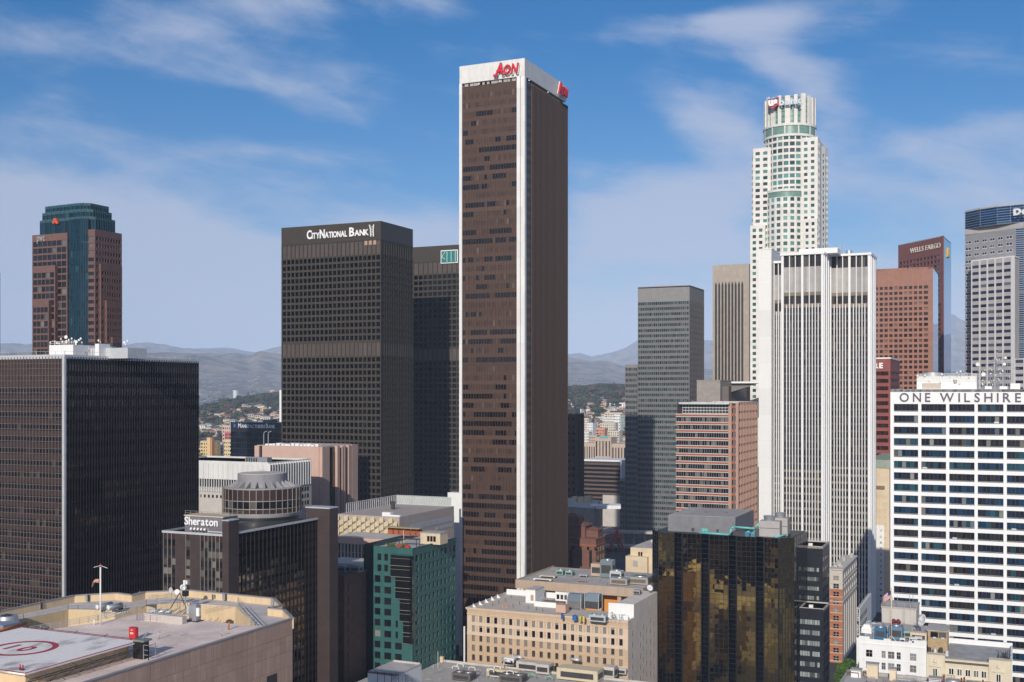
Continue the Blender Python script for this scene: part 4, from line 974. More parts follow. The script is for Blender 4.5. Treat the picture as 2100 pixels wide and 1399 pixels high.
def hip(T, x0, x1, y0, y1, z, h, name='hipped_roof', m=None):
    c = (y0+y1)/2; k = min((y1-y0)/2, (x1-x0)/2*.9)
    T.part(name, MB().raw([(x0, y0, z), (x1, y0, z), (x1, y1, z), (x0, y1, z), (x0+k, c, z+h), (x1-k, c, z+h)], [(0, 1, 5, 4), (1, 2, 5), (2, 3, 4, 5), (3, 0, 4), (3, 2, 1, 0)], m or tl))
hip(T, xa-6.5, xb+.6, Y0+3.4, Y0+15.6, z2, 2.5)
xc = onY(1187, Y0+5); T.part('tower', MB().bb(bk, xa-4, xc, Y0+5, Y0+13, z2+1.2, zat(1066, d)+.0)); hip(T, xa-4.5, xc+.5, Y0+4.5, Y0+13.5, zat(1066, d), 2.0)
T.part('rear_block', MB().bb(bk, xb-1, X1-1, Y0+6, Ye-1, zt, zt+4.5)); hip(T, xb-1.4, X1-.6, Y0+5.6, Ye-.6, zt+4.5, 1.5)
for j in range(3):
    for k in range(5): T.piece('window', cream if False else dk, X1+.02, Y0+2.5+k*2.6, zt-5.5-j*4.4, .2, 1.0, 2.4); T.piece('window_arch', tanst, X1+.03, Y0+1.9+k*2.6, zt-5.3-j*4.4, .2, .25, 2.6)
for k in range(3): T.piece('tall_window', dk, X0+6+k*5.5, Y0-.02, zt-10, 1.4, .2, 9.0)
for k in range(5): T.piece('window', dk, X0+3+k*4.2, Y0-.02, zt-4.6, 1.2, .2, 1.6)
T.finish(minpx=3)

# cream stepped building left of the black glass block
d = 560; X1, Y0 = XY(1327, d); X0 = onY(1283, Y0); zt = zat(1143, d)
T = Thing('theatre_building', 'plain cream stepped building with one vent, left of the gold reflecting glass block', 'building', X0+5, Y0+5, vis=1230)
T.part('lower_block', MB().bb(cream, X0, X1, Y0, Y0+10, G0, zt)); x2 = onY(1293, Y0+3); T.part('upper_block', MB().bb(cream, x2, X1+10, Y0+3, Y0+26, G0, zat(1124, d+4)))
T.part('roof', MB().raw([(x2, Y0+3, zat(1124, d+4)), (X1+10, Y0+3, zat(1124, d+4)), (X1+10, Y0+26, zat(1124, d+4)+1.5), (x2+4, Y0+26, zat(1124, d+4)+1.5), (x2, Y0+26, zat(1124, d+4))], [(0, 1, 2, 3), (0, 3, 4)], roofg))
T.part('rear_block', MB().bb(cream, x2+6, X1+12, Y0+18, Y0+30, G0, zat(1104, d+24))); T.part('chimney', MB().bb(cream, x2+7, x2+8.2, Y0+18.2, Y0+19.4, zat(1104, d+24), zat(1098, d+24)))
T.part('vent', MB().bb(conc, onY(1298, Y0), onY(1308, Y0), Y0-.12, Y0+.1, zat(1164, d), zat(1151, d)))
for a in (1309, 1314): T.part('window', MB().bb(dk, onY(a, Y0+3), onY(a+3.5, Y0+3), Y0+2.9, Y0+3.1, zat(1141, d+3), zat(1133, d+3)))
T.finish()

# ---------------------------------------------------------------- black MANUFACTURERS BANK building, pink striped block, white ribbed hall
x0, x1, y0, y1, zt = blk(473, 640, 700, 900, 868)
navy = glass('navy_glass', (.006, .012, .022), .5, .08, blind=0)
T = Thing('office_building', 'low black glass building with small white lettering, behind the pink block', 'office building', (x0+x1)/2, y0+10, vis=945)
T.core(rect(x0, x1, y0, y0+30), G0, zt-.3, .3, black); T.facade((x0, y0), (x1, y0), G0, zt, 30, 20, .2, .8, .15, black, black, navy, top=8, pn='mullion', bp=.02)
T.part('roof_unit', MB().bb(stone('teal_roof', (.08, .16, .17), .2, .5, .7), onY(540, y0+6), onY(556, y0+6), y0+6, y0+14, zt, zt+2.2)); T.finish()
xa, xb = onY(489, y0), onY(518, y0); xc, xd = onY(518.5, y0), onY(565, y0)
lg_ = stone('pale_letter2', (.55, .58, .66), .05, 1, .4)
letters(T.e, 'MANUFAC', (xa, y0-.2, zt-4.4), (1, 0, 0), (0, -1, 0), 3.0, (onY(522, y0)-xa), lg_, .3, bold=.03, gap=.04, sizes=[1.2]+[.9]*6)
letters(T.e, 'TURERS', (onY(523, y0), y0-.2, zt-4.4), (1, 0, 0), (0, -1, 0), 2.7, onY(544, y0)-onY(523, y0), letw, .3, bold=.03, gap=.04)
letters(T.e, 'BANK', (onY(546, y0), y0-.2, zt-4.4), (1, 0, 0), (0, -1, 0), 3.0, onY(565, y0)-onY(546, y0), letw, .3, bold=.03, gap=.04, sizes=[1.2, .9, .9, .9])
T.part('emblem', MB().bb(stone('sign_blue', ()), onY(479, y0), onY(484, y0), y0-.3, y0, zt-4.2, zt-1.4))
# slim white column building behind it
p = XY(573, 1500); T = Thing('apartment_tower', 'narrow white slab showing beside the left edge of the gridded tower', 'building', p[0], p[1], vis=870)
T.part('wall', MB().bb(whitep, p[0], p[0]+14, p[1], p[1]+12, G0, zat(800, 1500))); T.finish()

pkw = stone('pink_stucco', (.56, .385, .315), .05, .2, .8, streaks=.06)
x0, x1, y0, y1, zt = blk(522, 654, 728, 640, 917)
T = Thing('office_building', 'pink block with plain front and dark vertical glass stripes on its side', 'office building', (x0+x1)/2, (y0+y1)/2, vis=1090)
xs = onY(534, y0); T.part('wall', MB().bb(pkw, xs+1.2, x1, y0, y1-.5, G0, zt).bb(pkw, x0, xs-1.0, y0, y1-.5, G0, zt)); T.part('slot', MB().bb(bdark, xs-1, xs+1.2, y0+1.5, y1-1, G0, zt-.5))
yy = [(onX(a, x1), onX(b, x1)) for a, b in ((655, 670), (686, 691), (696, 697.5), (700, 703), (709, 714), (716, 728))]
T.part('side_glass', MB().bb(mird, x1, x1+.3, y0+.5, y1, G0, zt-.6)); 
for a, b in yy: T.piece('side_pier', pkw, x1+1.0, (a+b)/2, (G0+zt)/2, 2.0, b-a-.02, zt-G0+.02)
T.part('roof', MB().bb(lconc, x0+1, x1-1, y0+1, y1-2, zt+.01, zt+.3)); w = MB(); rr = random.Random(4)
for k in range(14): xx = x0+6+k*(x1-x0-8)/14; w.bb(whitep, xx, xx+1.5+rr.random()*2, y0+2, y0+6, zt+.3, zt+1.0+rr.random()*.8)
T.part('roof_clutter', w); T.finish()
for a in (541, 550):
    p = XY(a, 675); w = MB().path(lmetal, [(p[0], p[1], zt), (p[0], p[1], zt+6.0), (p[0]+.5, p[1]-.3, zt+7.2), (p[0]+2.6, p[1]-.5, zt+7.8)], .18, 6); tag(w.build('roof_lamp'), 'curved white lamp post on the pink block roof, '+('left' if a == 541 else 'right')+' one of two', 'lamp post', 'lamp posts on the pink roof')

wr = stone('white_rib_panel', (.72, .71, .69), .04, .2, .6, joints=(3.2, 60, .08), jd=.8)
x0, x1, y0, y1, zt = blk(330, 550, 637, 575, 951)
T = Thing('department_store', 'low white hall with blank front panels and a ribbed right side', 'building', (x0+x1)/2, (y0+y1)/2, vis=1060)
hP = zat(951, 575)-zat(987, 575)
T.part('wall', MB().bb(conc, x0, x1-1, y0+1.2, y1, G0, zt-.3)); n = 16; pwd = (x1-x0)/22
for k in range(22): T.piece('wall_panel', wr, x0+(k+.5)*pwd, y0+.6, zt-hP/2, pwd-.14, 1.2, hP+RND.uniform(-.01, .01))
for k in range(44): T.piece('window', dk, x0+(k+.5)*pwd/2, y0+1.1, zt-hP-2.2, pwd/2-.5, .3, 3.8)
for k in range(44): T.piece('fin', wr, x0+k*pwd/2, y0+.9, zt-hP-3.4, .35, .9, 6.6)
T.part('podium', MB().bb(lconc, x0, x1+1.5, y0-3, y0+.9, G0, zt-hP-6.5)); 
for k in range(30): T.piece('podium_window', dkb, x0+3+k*2.6, y0-3.02, zt-hP-8.6, 1.1, .2, 1.5)
hs = zat(951, 575)-zat(1003, 575)
for k in range(17):
    a = y0+.3+k*(y1-y0-.6)/16.5; T.piece('side_rib', wr, x1+.1, a, zt-hs/2, 2.2, .42, hs)
T.part('side_wall', MB().bb(stone('blue_grey_panel', (.16, .18, .24), .1, .4, .6), x1-.9, x1-.4, y0+.3, y1, zt-hs, zt-.2))
T.part('side_podium', MB().bb(lconc, x1-.9, x1+.6, y0+.92, y1, G0, zt-hs-.02))
for j in range(3):
    for k in range(14): T.piece('side_window', dkb, x1+.6, y0+2+k*(y1-y0-3)/14, zt-hs-2.4-j*3.6, .2, 1.3, 2.2)
T.roof(x0+.01, x1, y0+.02, y1-.01, zt+.6, roofg, .9, .6, wr); T.finish(minpx=5)
hx = onY(505, y0+10)
w = MB().bb(metal, hx, hx+14, y0+9, y0+13, zt-.3, zt+2.4); 
for k in range(5): w.bb(dmetal, hx+.8+k*1.5, hx+1.7+k*1.5, y0+8.9, y0+9.05, zt, zt+2.0)
tag(w.build('rooftop_unit'), 'long grey louvred rooftop unit on the white ribbed hall', 'rooftop unit')

# ---------------------------------------------------------------- hotel with Sheraton sign
brg = glass('hotel_panel', (.060, .036, .034), .15, .30, metal=.3, blind=0, wav=.02, ws=.5)
hcl = stone('hotel_grey', (.165, .155, .175), .1, .3, .6)
hfr = stone('hotel_mullion', (.38, .35, .31), .08, .5, .4, metal=.3)
brst = stone('hotel_brown_stone', (.055, .036, .034), .15, .3, .6, joints=(60, 3.0, .06), jd=.8)
dS = 335; X1, Y0 = XY(459, dS); X0 = onY(335, Y0); zt = zat(1098, dS)
T = Thing('hotel', 'dark brown hotel with curtain wall grid and white letters on its grey roof box', 'hotel', (X0+X1)/2, Y0+15, vis=1399)
T.core(rect(X0, X1, Y0, Y0+14), G0, zt-.2, .3, black)
b_ = [onY(a, Y0) for a in (335, 361, 381, 391, 411, 459)]
fh = 2.95; nr = int((zt-G0)/fh)
def cw_(a, b, n): T.facade((a, Y0), (b, Y0), zt-nr*fh, zt-.3, n, nr, .14, .95, .12, hfr, brg, dkb, pp=.14, bp=-.08, top=1.9, ends=(.12, .12), pn='mullion')
cw_(b_[0], b_[1], 3); cw_(b_[2], b_[3], 1); cw_(b_[4], b_[5], 6)
T.part('stone_strip', MB().bb(brst, b_[1], b_[2], Y0-.25, Y0+.5, G0, zt-.4)); T.part('stone_strip', MB().bb(brst, b_[3], b_[4], Y0-.25, Y0+.5, G0, zt-.4))
T.part('coping', MB().bb(lmetal, X0-.25, X1+.3, Y0-.4, Y0+.3, zt-.3, zt+.35).bb(lmetal, X0-.25, X0+.3, Y0+.31, Y0+14, zt-.3, zt+.35)); T.part('roof', MB().bb(conc, X0+.3, X1, Y0+.3, Y0+14, zt-.6, zt-.2))
# grey sign box
Ys = Y0+4.5; xa, xb = onY(379, Ys), onY(457, Ys); ztb = zat(1056, dep(xa, Ys)); T.part('sign_box', MB().bb(hcl, xa, xb, Ys, Ys+7, zt-.3, ztb)); 
T.part('sign_box_rail', MB().rail(hfr, [(xa, Ys+.2), (xb+2.5, Ys+.2), (xb+2.5, Ys+6)], ztb, 1.3, .06, 2.0, 2)); T.part('sign_box_cap', MB().bb(cream, xa-.2, xb+.2, Ys-.2, Ys+7.2, ztb-.25, ztb+.02))
dl = dep(xa, Ys); letters(T.e, 'Sheraton', (onY(380, Ys)+.1, Ys-.2, zat(1075, dl)), (1, 0, 0), (0, -1, 0), (1075-1058.5)/F*dl, onY(449, Ys)-onY(381, Ys), letw, .3, bold=.02, gap=.05)
# stair tower, long side wing, second tower
d2 = dS+1; xt0, xt1 = X1-.1, None; yT = Y0-.6; xt1 = onY(469, yT); zt2 = zat(1068, dS)
yT2 = onX(490, xt1); T.part('stair_tower', MB().bb(brst, xt0, xt1, yT, yT2, G0, zt2)); T.part('tower_cap', MB().bb(lmetal, xt0-.1, xt1+.1, yT-.1, yT2+.1, zt2, zt2+.25))
XW = xt1-.5; yW1 = onX(655, XW); zW = zat(1093, dep(XW, yT2))
T.core(rect(X0+8, XW, Y0+8, yW1), G0, zW-.3, .3, black)
nw = int((yW1-yT2)/2.05); nrw = int((zW-G0)/fh)
T.facade((XW, yT2+.02), (XW, yW1), zW-nrw*fh, zW-.3, nw, nrw, .14, 1.0, .12, mulg, mirs, mird, pp=.16, bp=-.06, top=1.2, ends=(.1, .1), pn='mullion')
T.part('wing_coping', MB().bb(lmetal, XW-.4, XW+.35, yT2, yW1, zW-.3, zW+.3)); T.part('wing_roof', MB().bb(conc, X0+8, XW-.4, Y0+14.02, yW1, zW-1.2, zW-.5))
yk0 = yW1; xk = onY(657, yk0); zk = zat(1042, dep(XW, yk0)); xk1 = onY(676, yk0-1.2); yk1 = onX(683, xk1)
T.part('end_tower', MB().bb(brst, XW-4.5, xk1, yk0-1.2, yk1+3, G0, zk)); T.part('tower_cap', MB().bb(lmetal, XW-4.7, xk1+.1, yk0-1.3, yk1+3.1, zk, zk+.4)); T.finish(minpx=7)
w = MB()
for k in range(5): w.dish(dishw, (onY(392+k*7, Y0+3), Y0+3, zt+.9), (-.2, -1, .5), .45, .3, 10); 
T.part('small_dish', w, 'small white roof dishes')
w = MB().bb(lmetal, X1-7, X1-1, Y0+1.2, Y0+1.7, zt+.5, zt+.8).tube(lmetal, (X1-7, Y0+1.5, zt), (X1-7, Y0+1.5, zt+1.5), .15).tube(lmetal, (X1-2, Y0+1.5, zt), (X1-2, Y0+1.5, zt+.6), .12); tag(w.build('cleaning_rig'), 'pale window cleaning rig on the hotel front roof edge', 'window cleaning rig')

# round restaurant drum on the hotel roof
dR = 385; cx, cy = XY(537.5, dR); rR = 79.5/F*dR
T = Thing('round_penthouse', 'round brown glass penthouse with grey conical drum on the hotel roof', 'rooftop pavilion', cx, cy, zW-.5, vis=1399)
z0, z1 = zat(1056, dR-rR), zat(1005, dR-rR)
T.part('core', MB().cyl(black, cx, cy, zW-.5, z1-.2, rR-.5, n=48)); n = 38; hm = z1-z0
for k in range(n):
    a = 2*math.pi*k/n-math.pi; c, s = math.cos(a), math.sin(a); sw = 2*math.pi*rR/n
    if proj(cx, cy, 0) and (c*(-cx)+s*(-cy)) < -.25*math.hypot(cx, cy): continue
    for (u0, u1, m, nm) in ((.54, 1, brg, 'panel'), (.22, .52, dk, 'window'), (0, .2, brg, 'panel')):
        T.piece(nm, m, cx+(rR-.15)*c, cy+(rR-.15)*s, z0+(u0+u1)/2*hm, sw*.98, .12, (u1-u0)*hm, a+math.pi/2)
    T.piece('mullion', hfr, cx+rR*math.cos(a+math.pi/n), cy+rR*math.sin(a+math.pi/n), z0+hm/2, .16, .3, hm, a+math.pi/n+math.pi/2)
for u in (0, .21, .53, 1): T.part('ring', MB().cyl(hfr, cx, cy, z0+u*hm-.12, z0+u*hm+.12, rR+.05, n=48))
T.part('soffit_ring', MB().cyl(lmetal, cx, cy, z0-1.5, z0-.13, rR-.7, rR+.2, n=48))
rT = 49/F*dR; zT = zat(974, dR-rT); zS = z1+.2
T.part('upper_drum', MB().cyl(stone('drum_grey', (.27, .265, .28), .1, .3, .7, streaks=.2), cx, cy, zS, zT, rT, n=48)); T.part('drum_roof', MB().cyl(lconc, cx, cy, zT, zT+.15, rT-.4, n=48))
T.part('deck', MB().cyl(conc, cx, cy, z1-.1, z1+.18, rR-.3, n=48))
gr_ = stone('drum_fin_grey', (.30, .29, .31), .1, .3, .7); mz = zT-(zT-zS)*.52
for k in range(22):
    a = 2*math.pi*k/22; c, s = math.cos(a), math.sin(a); t = (-s*.18, c*.18)
    w = MB(); P_ = [(rT-.1, zS), (rR-1.6, zS), (rT+.1, mz), (rT-.1, mz)]; vs = [(cx+r_*c-t[0], cy+r_*s-t[1], z) for r_, z in P_]+[(cx+r_*c+t[0], cy+r_*s+t[1], z) for r_, z in P_]
    w.raw(vs, [(0, 1, 2, 3), (7, 6, 5, 4), (0, 4, 5, 1), (1, 5, 6, 2), (2, 6, 7, 3)], gr_); T.part('fin', w)
T.finish(minpx=5)
w = MB().rail(hfr, [(cx-1, cy), (cx+1.5, cy)], zT+.1, 1.0, .06, 1, 1); T.part('hatch_rail', w)

# ---------------------------------------------------------------- shopping hall with zigzag patterned wall
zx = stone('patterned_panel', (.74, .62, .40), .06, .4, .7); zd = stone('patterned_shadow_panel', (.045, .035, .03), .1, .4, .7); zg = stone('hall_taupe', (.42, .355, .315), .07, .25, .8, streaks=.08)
x0, x1, y0, y1, zt = blk(690, 818, 931, 472, 1061)
T = Thing('shopping_hall', 'low hall with a zigzag patterned cream front and plain taupe side', 'building', (x0+x1)/2, (y0+y1)/2, vis=1135)
T.part('wall', MB().bb(zg, x0, x1, y0+.4, y1, G0, zt)); n = 14; cwid = (x1-x0)/n; rows = 5; rh = 3.1
for i in range(n):
    for j in range(rows):
        xa = x0+i*cwid; zc = zt-.3-j*rh-(i % 2)*rh/2-(.0); za = zc; zb = zc-rh
        if zb < zt-14.5: continue
        w = MB(); h2 = rh/2; d1 = 1.1
        # raised folded parallelograms: cream half, and half with the fold's shade painted dark
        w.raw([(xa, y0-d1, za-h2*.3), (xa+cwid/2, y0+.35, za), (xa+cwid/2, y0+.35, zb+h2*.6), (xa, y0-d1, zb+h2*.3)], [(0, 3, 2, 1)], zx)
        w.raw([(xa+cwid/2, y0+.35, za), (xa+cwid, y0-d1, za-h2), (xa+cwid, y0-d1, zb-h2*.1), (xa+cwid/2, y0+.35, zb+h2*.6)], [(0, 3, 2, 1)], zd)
        w.raw([(xa, y0-d1, za-h2*.3), (xa+cwid/2, y0+.35, za), (xa+cwid/2, y0+.38, za-.05), (xa, y0+.38, za-h2*.3)], [(0, 1, 2, 3)], zx)
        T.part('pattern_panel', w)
T.part('side_strip', MB().bb(stone('pale_blue_strip', (.40, .42, .45), .06, .3, .6), x1-.1, x1+.12, onX(842, x1), y1, zt-6.5, zt-4.2).bb(stone('pale_blue_strip', ()), x1-.1, x1+.12, onX(895, x1), y1-1, zt-9, zt-7.8))
# lattice screen around the roof
gt = stone('green_screen', (.30, .34, .32), .1, .5, .6); w = MB(); zz0, zz1 = zt, zt+4.2; ya = y0+16; yb = y1-1
w.bb(lmetal, x0+1, x1-1, yb-.2, yb, zz1-.2, zz1).bb(lmetal, x0+1, x1-1, yb-.2, yb, zz0, zz0+.2); w.bb(lmetal, x0+1, x0+1.2, y0+6, yb, zz1-.2, zz1)
for k in range(26): a = y0+6+k*(yb-y0-6)/26; w.bb(lmetal, x0+1, x0+1.25, a, a+.3, zz0, zz1)
for k in range(22): a = x0+1+k*(x1-x0-2)/22; w.tube(lmetal, (a, yb-.1, zz0), (a, yb-.1, zz1), .09, 4); w.tube(gt, (a, yb-.1, zz0), (a+1.6, yb-.1, zz1), .06, 4)
T.part('roof_screen', w); T.part('screen_panel', MB().bb(stone('pale_screen', (.46, .50, .48), .1, .3, .6), x0+1, x1-1, yb+.05, yb+.15, zz0, zz1-.3)); T.finish(minpx=5)
w = MB().bb(dmetal, x1-19, x1-17.6, y0+26, y0+27.2, zt, zt+3.6); tag(w.build('roof_flue'), 'dark flue on the zigzag patterned hall roof', 'flue')
w = MB().bb(whitep, x1-9, x1-5, y0+1.5, y0+4, zt, zt+1.6).bb(whitep, x1-5, x1-.5, y0+1.5, y0+3, zt, zt+.6); tag(w.build('rooftop_unit'), 'small white unit on the front corner of the patterned hall', 'rooftop unit')
p0 = XY(918, 560); T = Thing('slab_building', 'small plain white block beside the lower left edge of the brown slab', 'building', p0[0]+2, p0[1]+3, vis=1045)
T.part('wall', MB().bb(whitep, p0[0], p0[0]+8, p0[1], p0[1]+5, G0, zat(1010, 560))); T.finish()
# restaurant terrace and planters between hall and teal block
orw = stone('rust_panel', (.34, .09, .03), .2, .6, .7)
# grey block with tall windows
d = 452; X1, Y0 = XY(800, d); X0 = onY(684, Y0); zt = zat(1107, d)
T = Thing('office_building', 'grey block with closely set tall windows and a cream parapet, left of the teal block', 'office building', (X0+X1)/2, Y0+9, vis=1160)
T.core(rect(X0, X1, Y0, Y0+20), G0, zt-.2, .4, zg); T.facade((X0, Y0), (X1, Y0), zt-30, zt-2.6, 16, 8, .55, .3, .4, lconc, zg, dkb, ends=(.3, .3), bp=-.3)
T.part('parapet', MB().bb(pkw, X0-.2, X1, Y0-.3, Y0+.6, zt-2.6, zt)); T.part('roof', MB().bb(lconc, X0, X1, Y0+.6, Y0+20, zt-.5, zt-.1)); T.finish(minpx=5)
w = MB()
for k in range(6): a = X0+16+k*2.7; w.bb(orw, a, a+2.3, Y0+16.2, Y0+16.6, zt-.1, zt+2.9)
w.bb(stone('pergola', (.42, .35, .2), .1, 1, .7), X0+15.6, X0+32.4, Y0+13.4, Y0+17, zt+2.95, zt+3.2); tag(w.build('roof_pavilion'), 'rust red panelled roof pavilion in front of the zigzag wall', 'pavilion')
# ---------------------------------------------------------------- ground, hills, mountains
asph = stone('asphalt', (.05, .05, .052), .2, .05, .9)
g = MB().bb(asph, -60000, 60000, -20000, 1500, G0-1, G0).raw([(-60000, 1500.01, G0), (60000, 1500.01, G0), (60000, 75000, G0-1), (-60000, 75000, G0-1)], [(0, 1, 2, 3)], asph).build('ground'); tag(g, kind='structure')
def lerp(tab, x):
    if x <= tab[0][0]: return tab[0][1]
    for (a, b), (c, d) in zip(tab, tab[1:]):
        if x <= c: return b+(d-b)*(x-a)/(c-a)
    return tab[-1][1]
far_t = [(-900, 735), (0, 726), (270, 721), (300, 717), (340, 724), (400, 719), (460, 715), (500, 721), (525, 724), (577, 712), (760, 705), (900, 712), (1165, 727), (1190, 725), (1215, 734), (1250, 727), (1282, 716), (1310, 700), (1380, 706), (1450, 704), (1600, 700), (1800, 690), (1900, 672), (1952, 656), (1975, 669), (2040, 680), (2100, 672), (2400, 690), (3200, 720)]
mid_t = [(-900, 760), (0, 745), (280, 741), (350, 735), (430, 731), (490, 737), (512, 742), (530, 733), (577, 741), (700, 748), (1165, 748), (1230, 744), (1300, 757), (1450, 768), (2000, 765), (3200, 770)]
near_t = [(-900, 835), (200, 835), (380, 840), (440, 826), (500, 812), (540, 805), (577, 803), (700, 798), (1100, 797), (1165, 800), (1200, 798), (1230, 793), (1282, 795), (1500, 800), (2000, 812), (3200, 825)]
def sm(t): t = min(1, max(0, t)); return t*t*(3-2*t)
def terr(x, y):
    r = math.hypot(x, y); d = dep(x, y)
    if r < 1500: return G0
    pxx = CX+F*(x*C_+y*S_)/max(d, r*.25)
    n1 = mnoise.fractal(Vector((x/900, y/900, 0)), 1.0, 2.1, 5); n2 = mnoise.fractal(Vector((x/2600, y/2600, 3)), .9, 2.1, 6)
    hn = (HY-lerp(near_t, pxx))*3400/F+CAMZ; hm = (HY-lerp(mid_t, pxx))*10500/F+CAMZ; hf = (HY-lerp(far_t, pxx))*19000/F+CAMZ
    z = G0+sm((r-1500)/1900)*(hn-G0+n1*14) if r < 3400 else G0+(1-sm((r-3400)/1800)*.75)*(hn-G0+n1*14)
    if r > 5500: z = max(z, 0) ; z += sm((r-6500)/4000)*(hm+n2*190-z) if r < 10500 else (hm+n2*190-z)*(1-.6*sm((r-10500)/3000))
    if r > 11500: z += sm((r-12500)/6500)**1.2*(hf+n2*330*(1-.8*sm((r-16500)/2500))-z)
    return z
tb = NB('hill_ground'); P_ = tb.pos(); vl = tb.n('ShaderNodeVectorMath', operation='LENGTH'); tb.l(P_, vl.inputs[0])
vor = tb.n('ShaderNodeTexVoronoi'); vor.inputs['Scale'].default_value = .035; tb.l(P_, vor.inputs['Vector'])
sepc = tb.n('ShaderNodeSeparateColor'); tb.l(vor.outputs['Color'], sepc.inputs[0])
rampN = tb.n('ShaderNodeValToRGB'); cr = rampN.color_ramp; cr.interpolation = 'CONSTANT'
for i, (p, c) in enumerate(((0, (.035, .045, .022)), (.3, (.06, .065, .035)), (.5, (.30, .26, .21)), (.6, (.05, .05, .05)), (.7, (.48, .45, .40)), (.8, (.04, .05, .025)), (.92, (.30, .13, .08)))):
    e = cr.elements[i] if i < 2 else cr.elements.new(p); e.position = p; e.color = (*c, 1)
tb.l(sepc.outputs[0], rampN.inputs[0])
brush = tb.mix(tb.mapr(tb.noise(.006, 8, .65), .38, .62, 0, 1), (.045, .05, .035), (.30, .23, .16))
fp = tb.mapr(vl.outputs['Value'], 6500, 9500, 0, 1); patch = tb.mapr(tb.noise(.0012, 5, .6), .50, .58, 0, .55)
base = tb.mix(fp, rampN.outputs[0], brush); sepz = tb.n('ShaderNodeSeparateXYZ'); tb.l(P_, sepz.inputs[0])
lowz = tb.math('MULTIPLY', tb.mapr(sepz.outputs[2], 120, 260, 1, 0), patch); base = tb.mix(lowz, base, rampN.outputs[0])
tb.l(base, tb.p.inputs['Base Color']); tb.p.inputs['Roughness'].default_value = .95
vs, fs = [], []; NA, NR = 620, 210; azs = [R(-52)+R(104)*i/(NA-1) for i in range(NA)]; rs = [1500*(24500/1500)**(k/(NR-1)) for k in range(NR)]
for k in range(NR):
    for i in range(NA):
        a = azs[i]; x = rs[k]*(math.sin(a)*C_-math.cos(a)*S_); y = rs[k]*(math.sin(a)*S_+math.cos(a)*C_); vs.append((x, y, terr(x, y) if k else G0-2))
for k in range(NR-1):
    for i in range(NA-1): fs.append((k*NA+i, k*NA+i+1, (k+1)*NA+i+1, (k+1)*NA+i))
hl = MB().raw(vs, fs, tb.m, True).build('hills', org=None); tag(hl, kind='structure')
def hit(px, py):
    d = 1510.0; t = tt(px)
    while d < 9000:
        x, y = XY(px, d); z = zat(py, d)
        if z <= terr(x, y): return x, y, terr(x, y), d
        d *= 1.012
    return None

# ---------------------------------------------------------------- streets near the towers
pave = stone('pavement', (.26, .25, .24), .12, .3, .85, joints=(2, 2, .05)); linep = stone('road_paint', (.7, .68, .6), .1, 1, .7)
def street(x0, x1, y0, y1, name='road'):
    tag(MB().bb(asph, x0, x1, y0, y1, G0+.001, G0+.05).build(name), kind='structure')
    w = MB(); wd = 3.2
    if y1-y0 > x1-x0: w.bb(pave, x0-wd, x0, y0, y1, G0, G0+.17).bb(pave, x1, x1+wd, y0, y1, G0, G0+.17)
    else: w.bb(pave, x0, x1, y0-wd, y0, G0, G0+.17).bb(pave, x0, x1, y1, y1+wd, G0, G0+.17)
    tag(w.build('pavement'), kind='structure'); m = MB()
    if y1-y0 > x1-x0:
        xc = (x0+x1)/2
        for k in range(int((y1-y0)/9)): m.bb(linep, xc-.1, xc+.1, y0+k*9, y0+k*9+4, G0+.051, G0+.055)
    else:
        yc = (y0+y1)/2
        for k in range(int((x1-x0)/9)): m.bb(linep, x0+k*9, x0+k*9+4, yc-.1, yc+.1, G0+.051, G0+.055)
    tag(m.build('road_marking'), kind='structure')
street(-66, -50, 300, 1200); street(-192, -176, 250, 1200); street(-345, -333, 250, 1200)

# ---------------------------------------------------------------- trees and houses of the far city
leafs = []
for k, c in enumerate(((.034, .046, .024), (.050, .058, .030), (.026, .036, .024), (.065, .055, .034), (.085, .048, .032))):
    leafs.append(stone('foliage_%d' % k, c, .5, .9, .9, pvar=.2, bump=.6))
bark = stone('bark', (.10, .07, .05), .2, 1, .9)
CR = []
for k in range(6):
    rr = random.Random(k+20); w = MB(); 
    for q in range(7 if k < 4 else 5):
        c = Vector((rr.uniform(-.5, .5), rr.uniform(-.5, .5), rr.uniform(.35, .95))) if k < 4 else Vector((rr.uniform(-.15, .15), rr.uniform(-.15, .15), .2+q*.28))
        r = rr.uniform(.28, .48) if k < 4 else .36-q*.05
        import bmesh
        bm = bmesh.new(); bmesh.ops.create_icosphere(bm, subdivisions=2, radius=1)
        vv = []
        for v in bm.verts: n = 1+.45*mnoise.noise(v.co*2.6+c*9); p = v.co*r*n; vv.append((c.x+p.x, c.y+p.y, c.z+p.z*.8))
        w.raw(vv, [tuple(v.index for v in f.verts) for f in bm.faces], leafs[0]); bm.free()
    CR.append(w)
CRM = {}
trk = bpy.data.meshes.new('trunk'); _t = MB().cyl(bark, 0, 0, -.3, .45, .07, .04, n=6); trk = _t.mesh('trunk')
def tree(x, y, z, h, k, c, label, group, rot=0, wide=1.0):
    if (k, c) not in CRM:
        me = CR[k].mesh('crown'); me.materials.clear(); me.materials.append(leafs[c]); CRM[k, c] = me
    e = bpy.data.objects.new('tree', None); COL.objects.link(e); e.location = (x, y, z); e.scale = (h*wide, h*wide, h); e.rotation_euler[2] = rot; tag(e, label, 'tree', group)
    for nm, me in (('crown', CRM[k, c]), ('trunk', trk)): o = bpy.data.objects.new(nm, me); COL.objects.link(o); o.parent = e
    return e
rr = random.Random(12); gN = ['dark green', 'green', 'deep green', 'olive brown', 'rust brown']
hw = [stone('house_wall_%d' % i, c, .06, .5, .8) for i, c in enumerate(((.62, .55, .44), (.70, .68, .62), (.50, .38, .28), (.58, .40, .33), (.42, .42, .42), (.66, .52, .30)))]
hr = [stone('house_roof_%d' % i, c, .1, .5, .85) for i, c in enumerate(((.24, .10, .065), (.30, .28, .26), (.14, .13, .13), (.52, .50, .47), (.36, .17, .10)))]
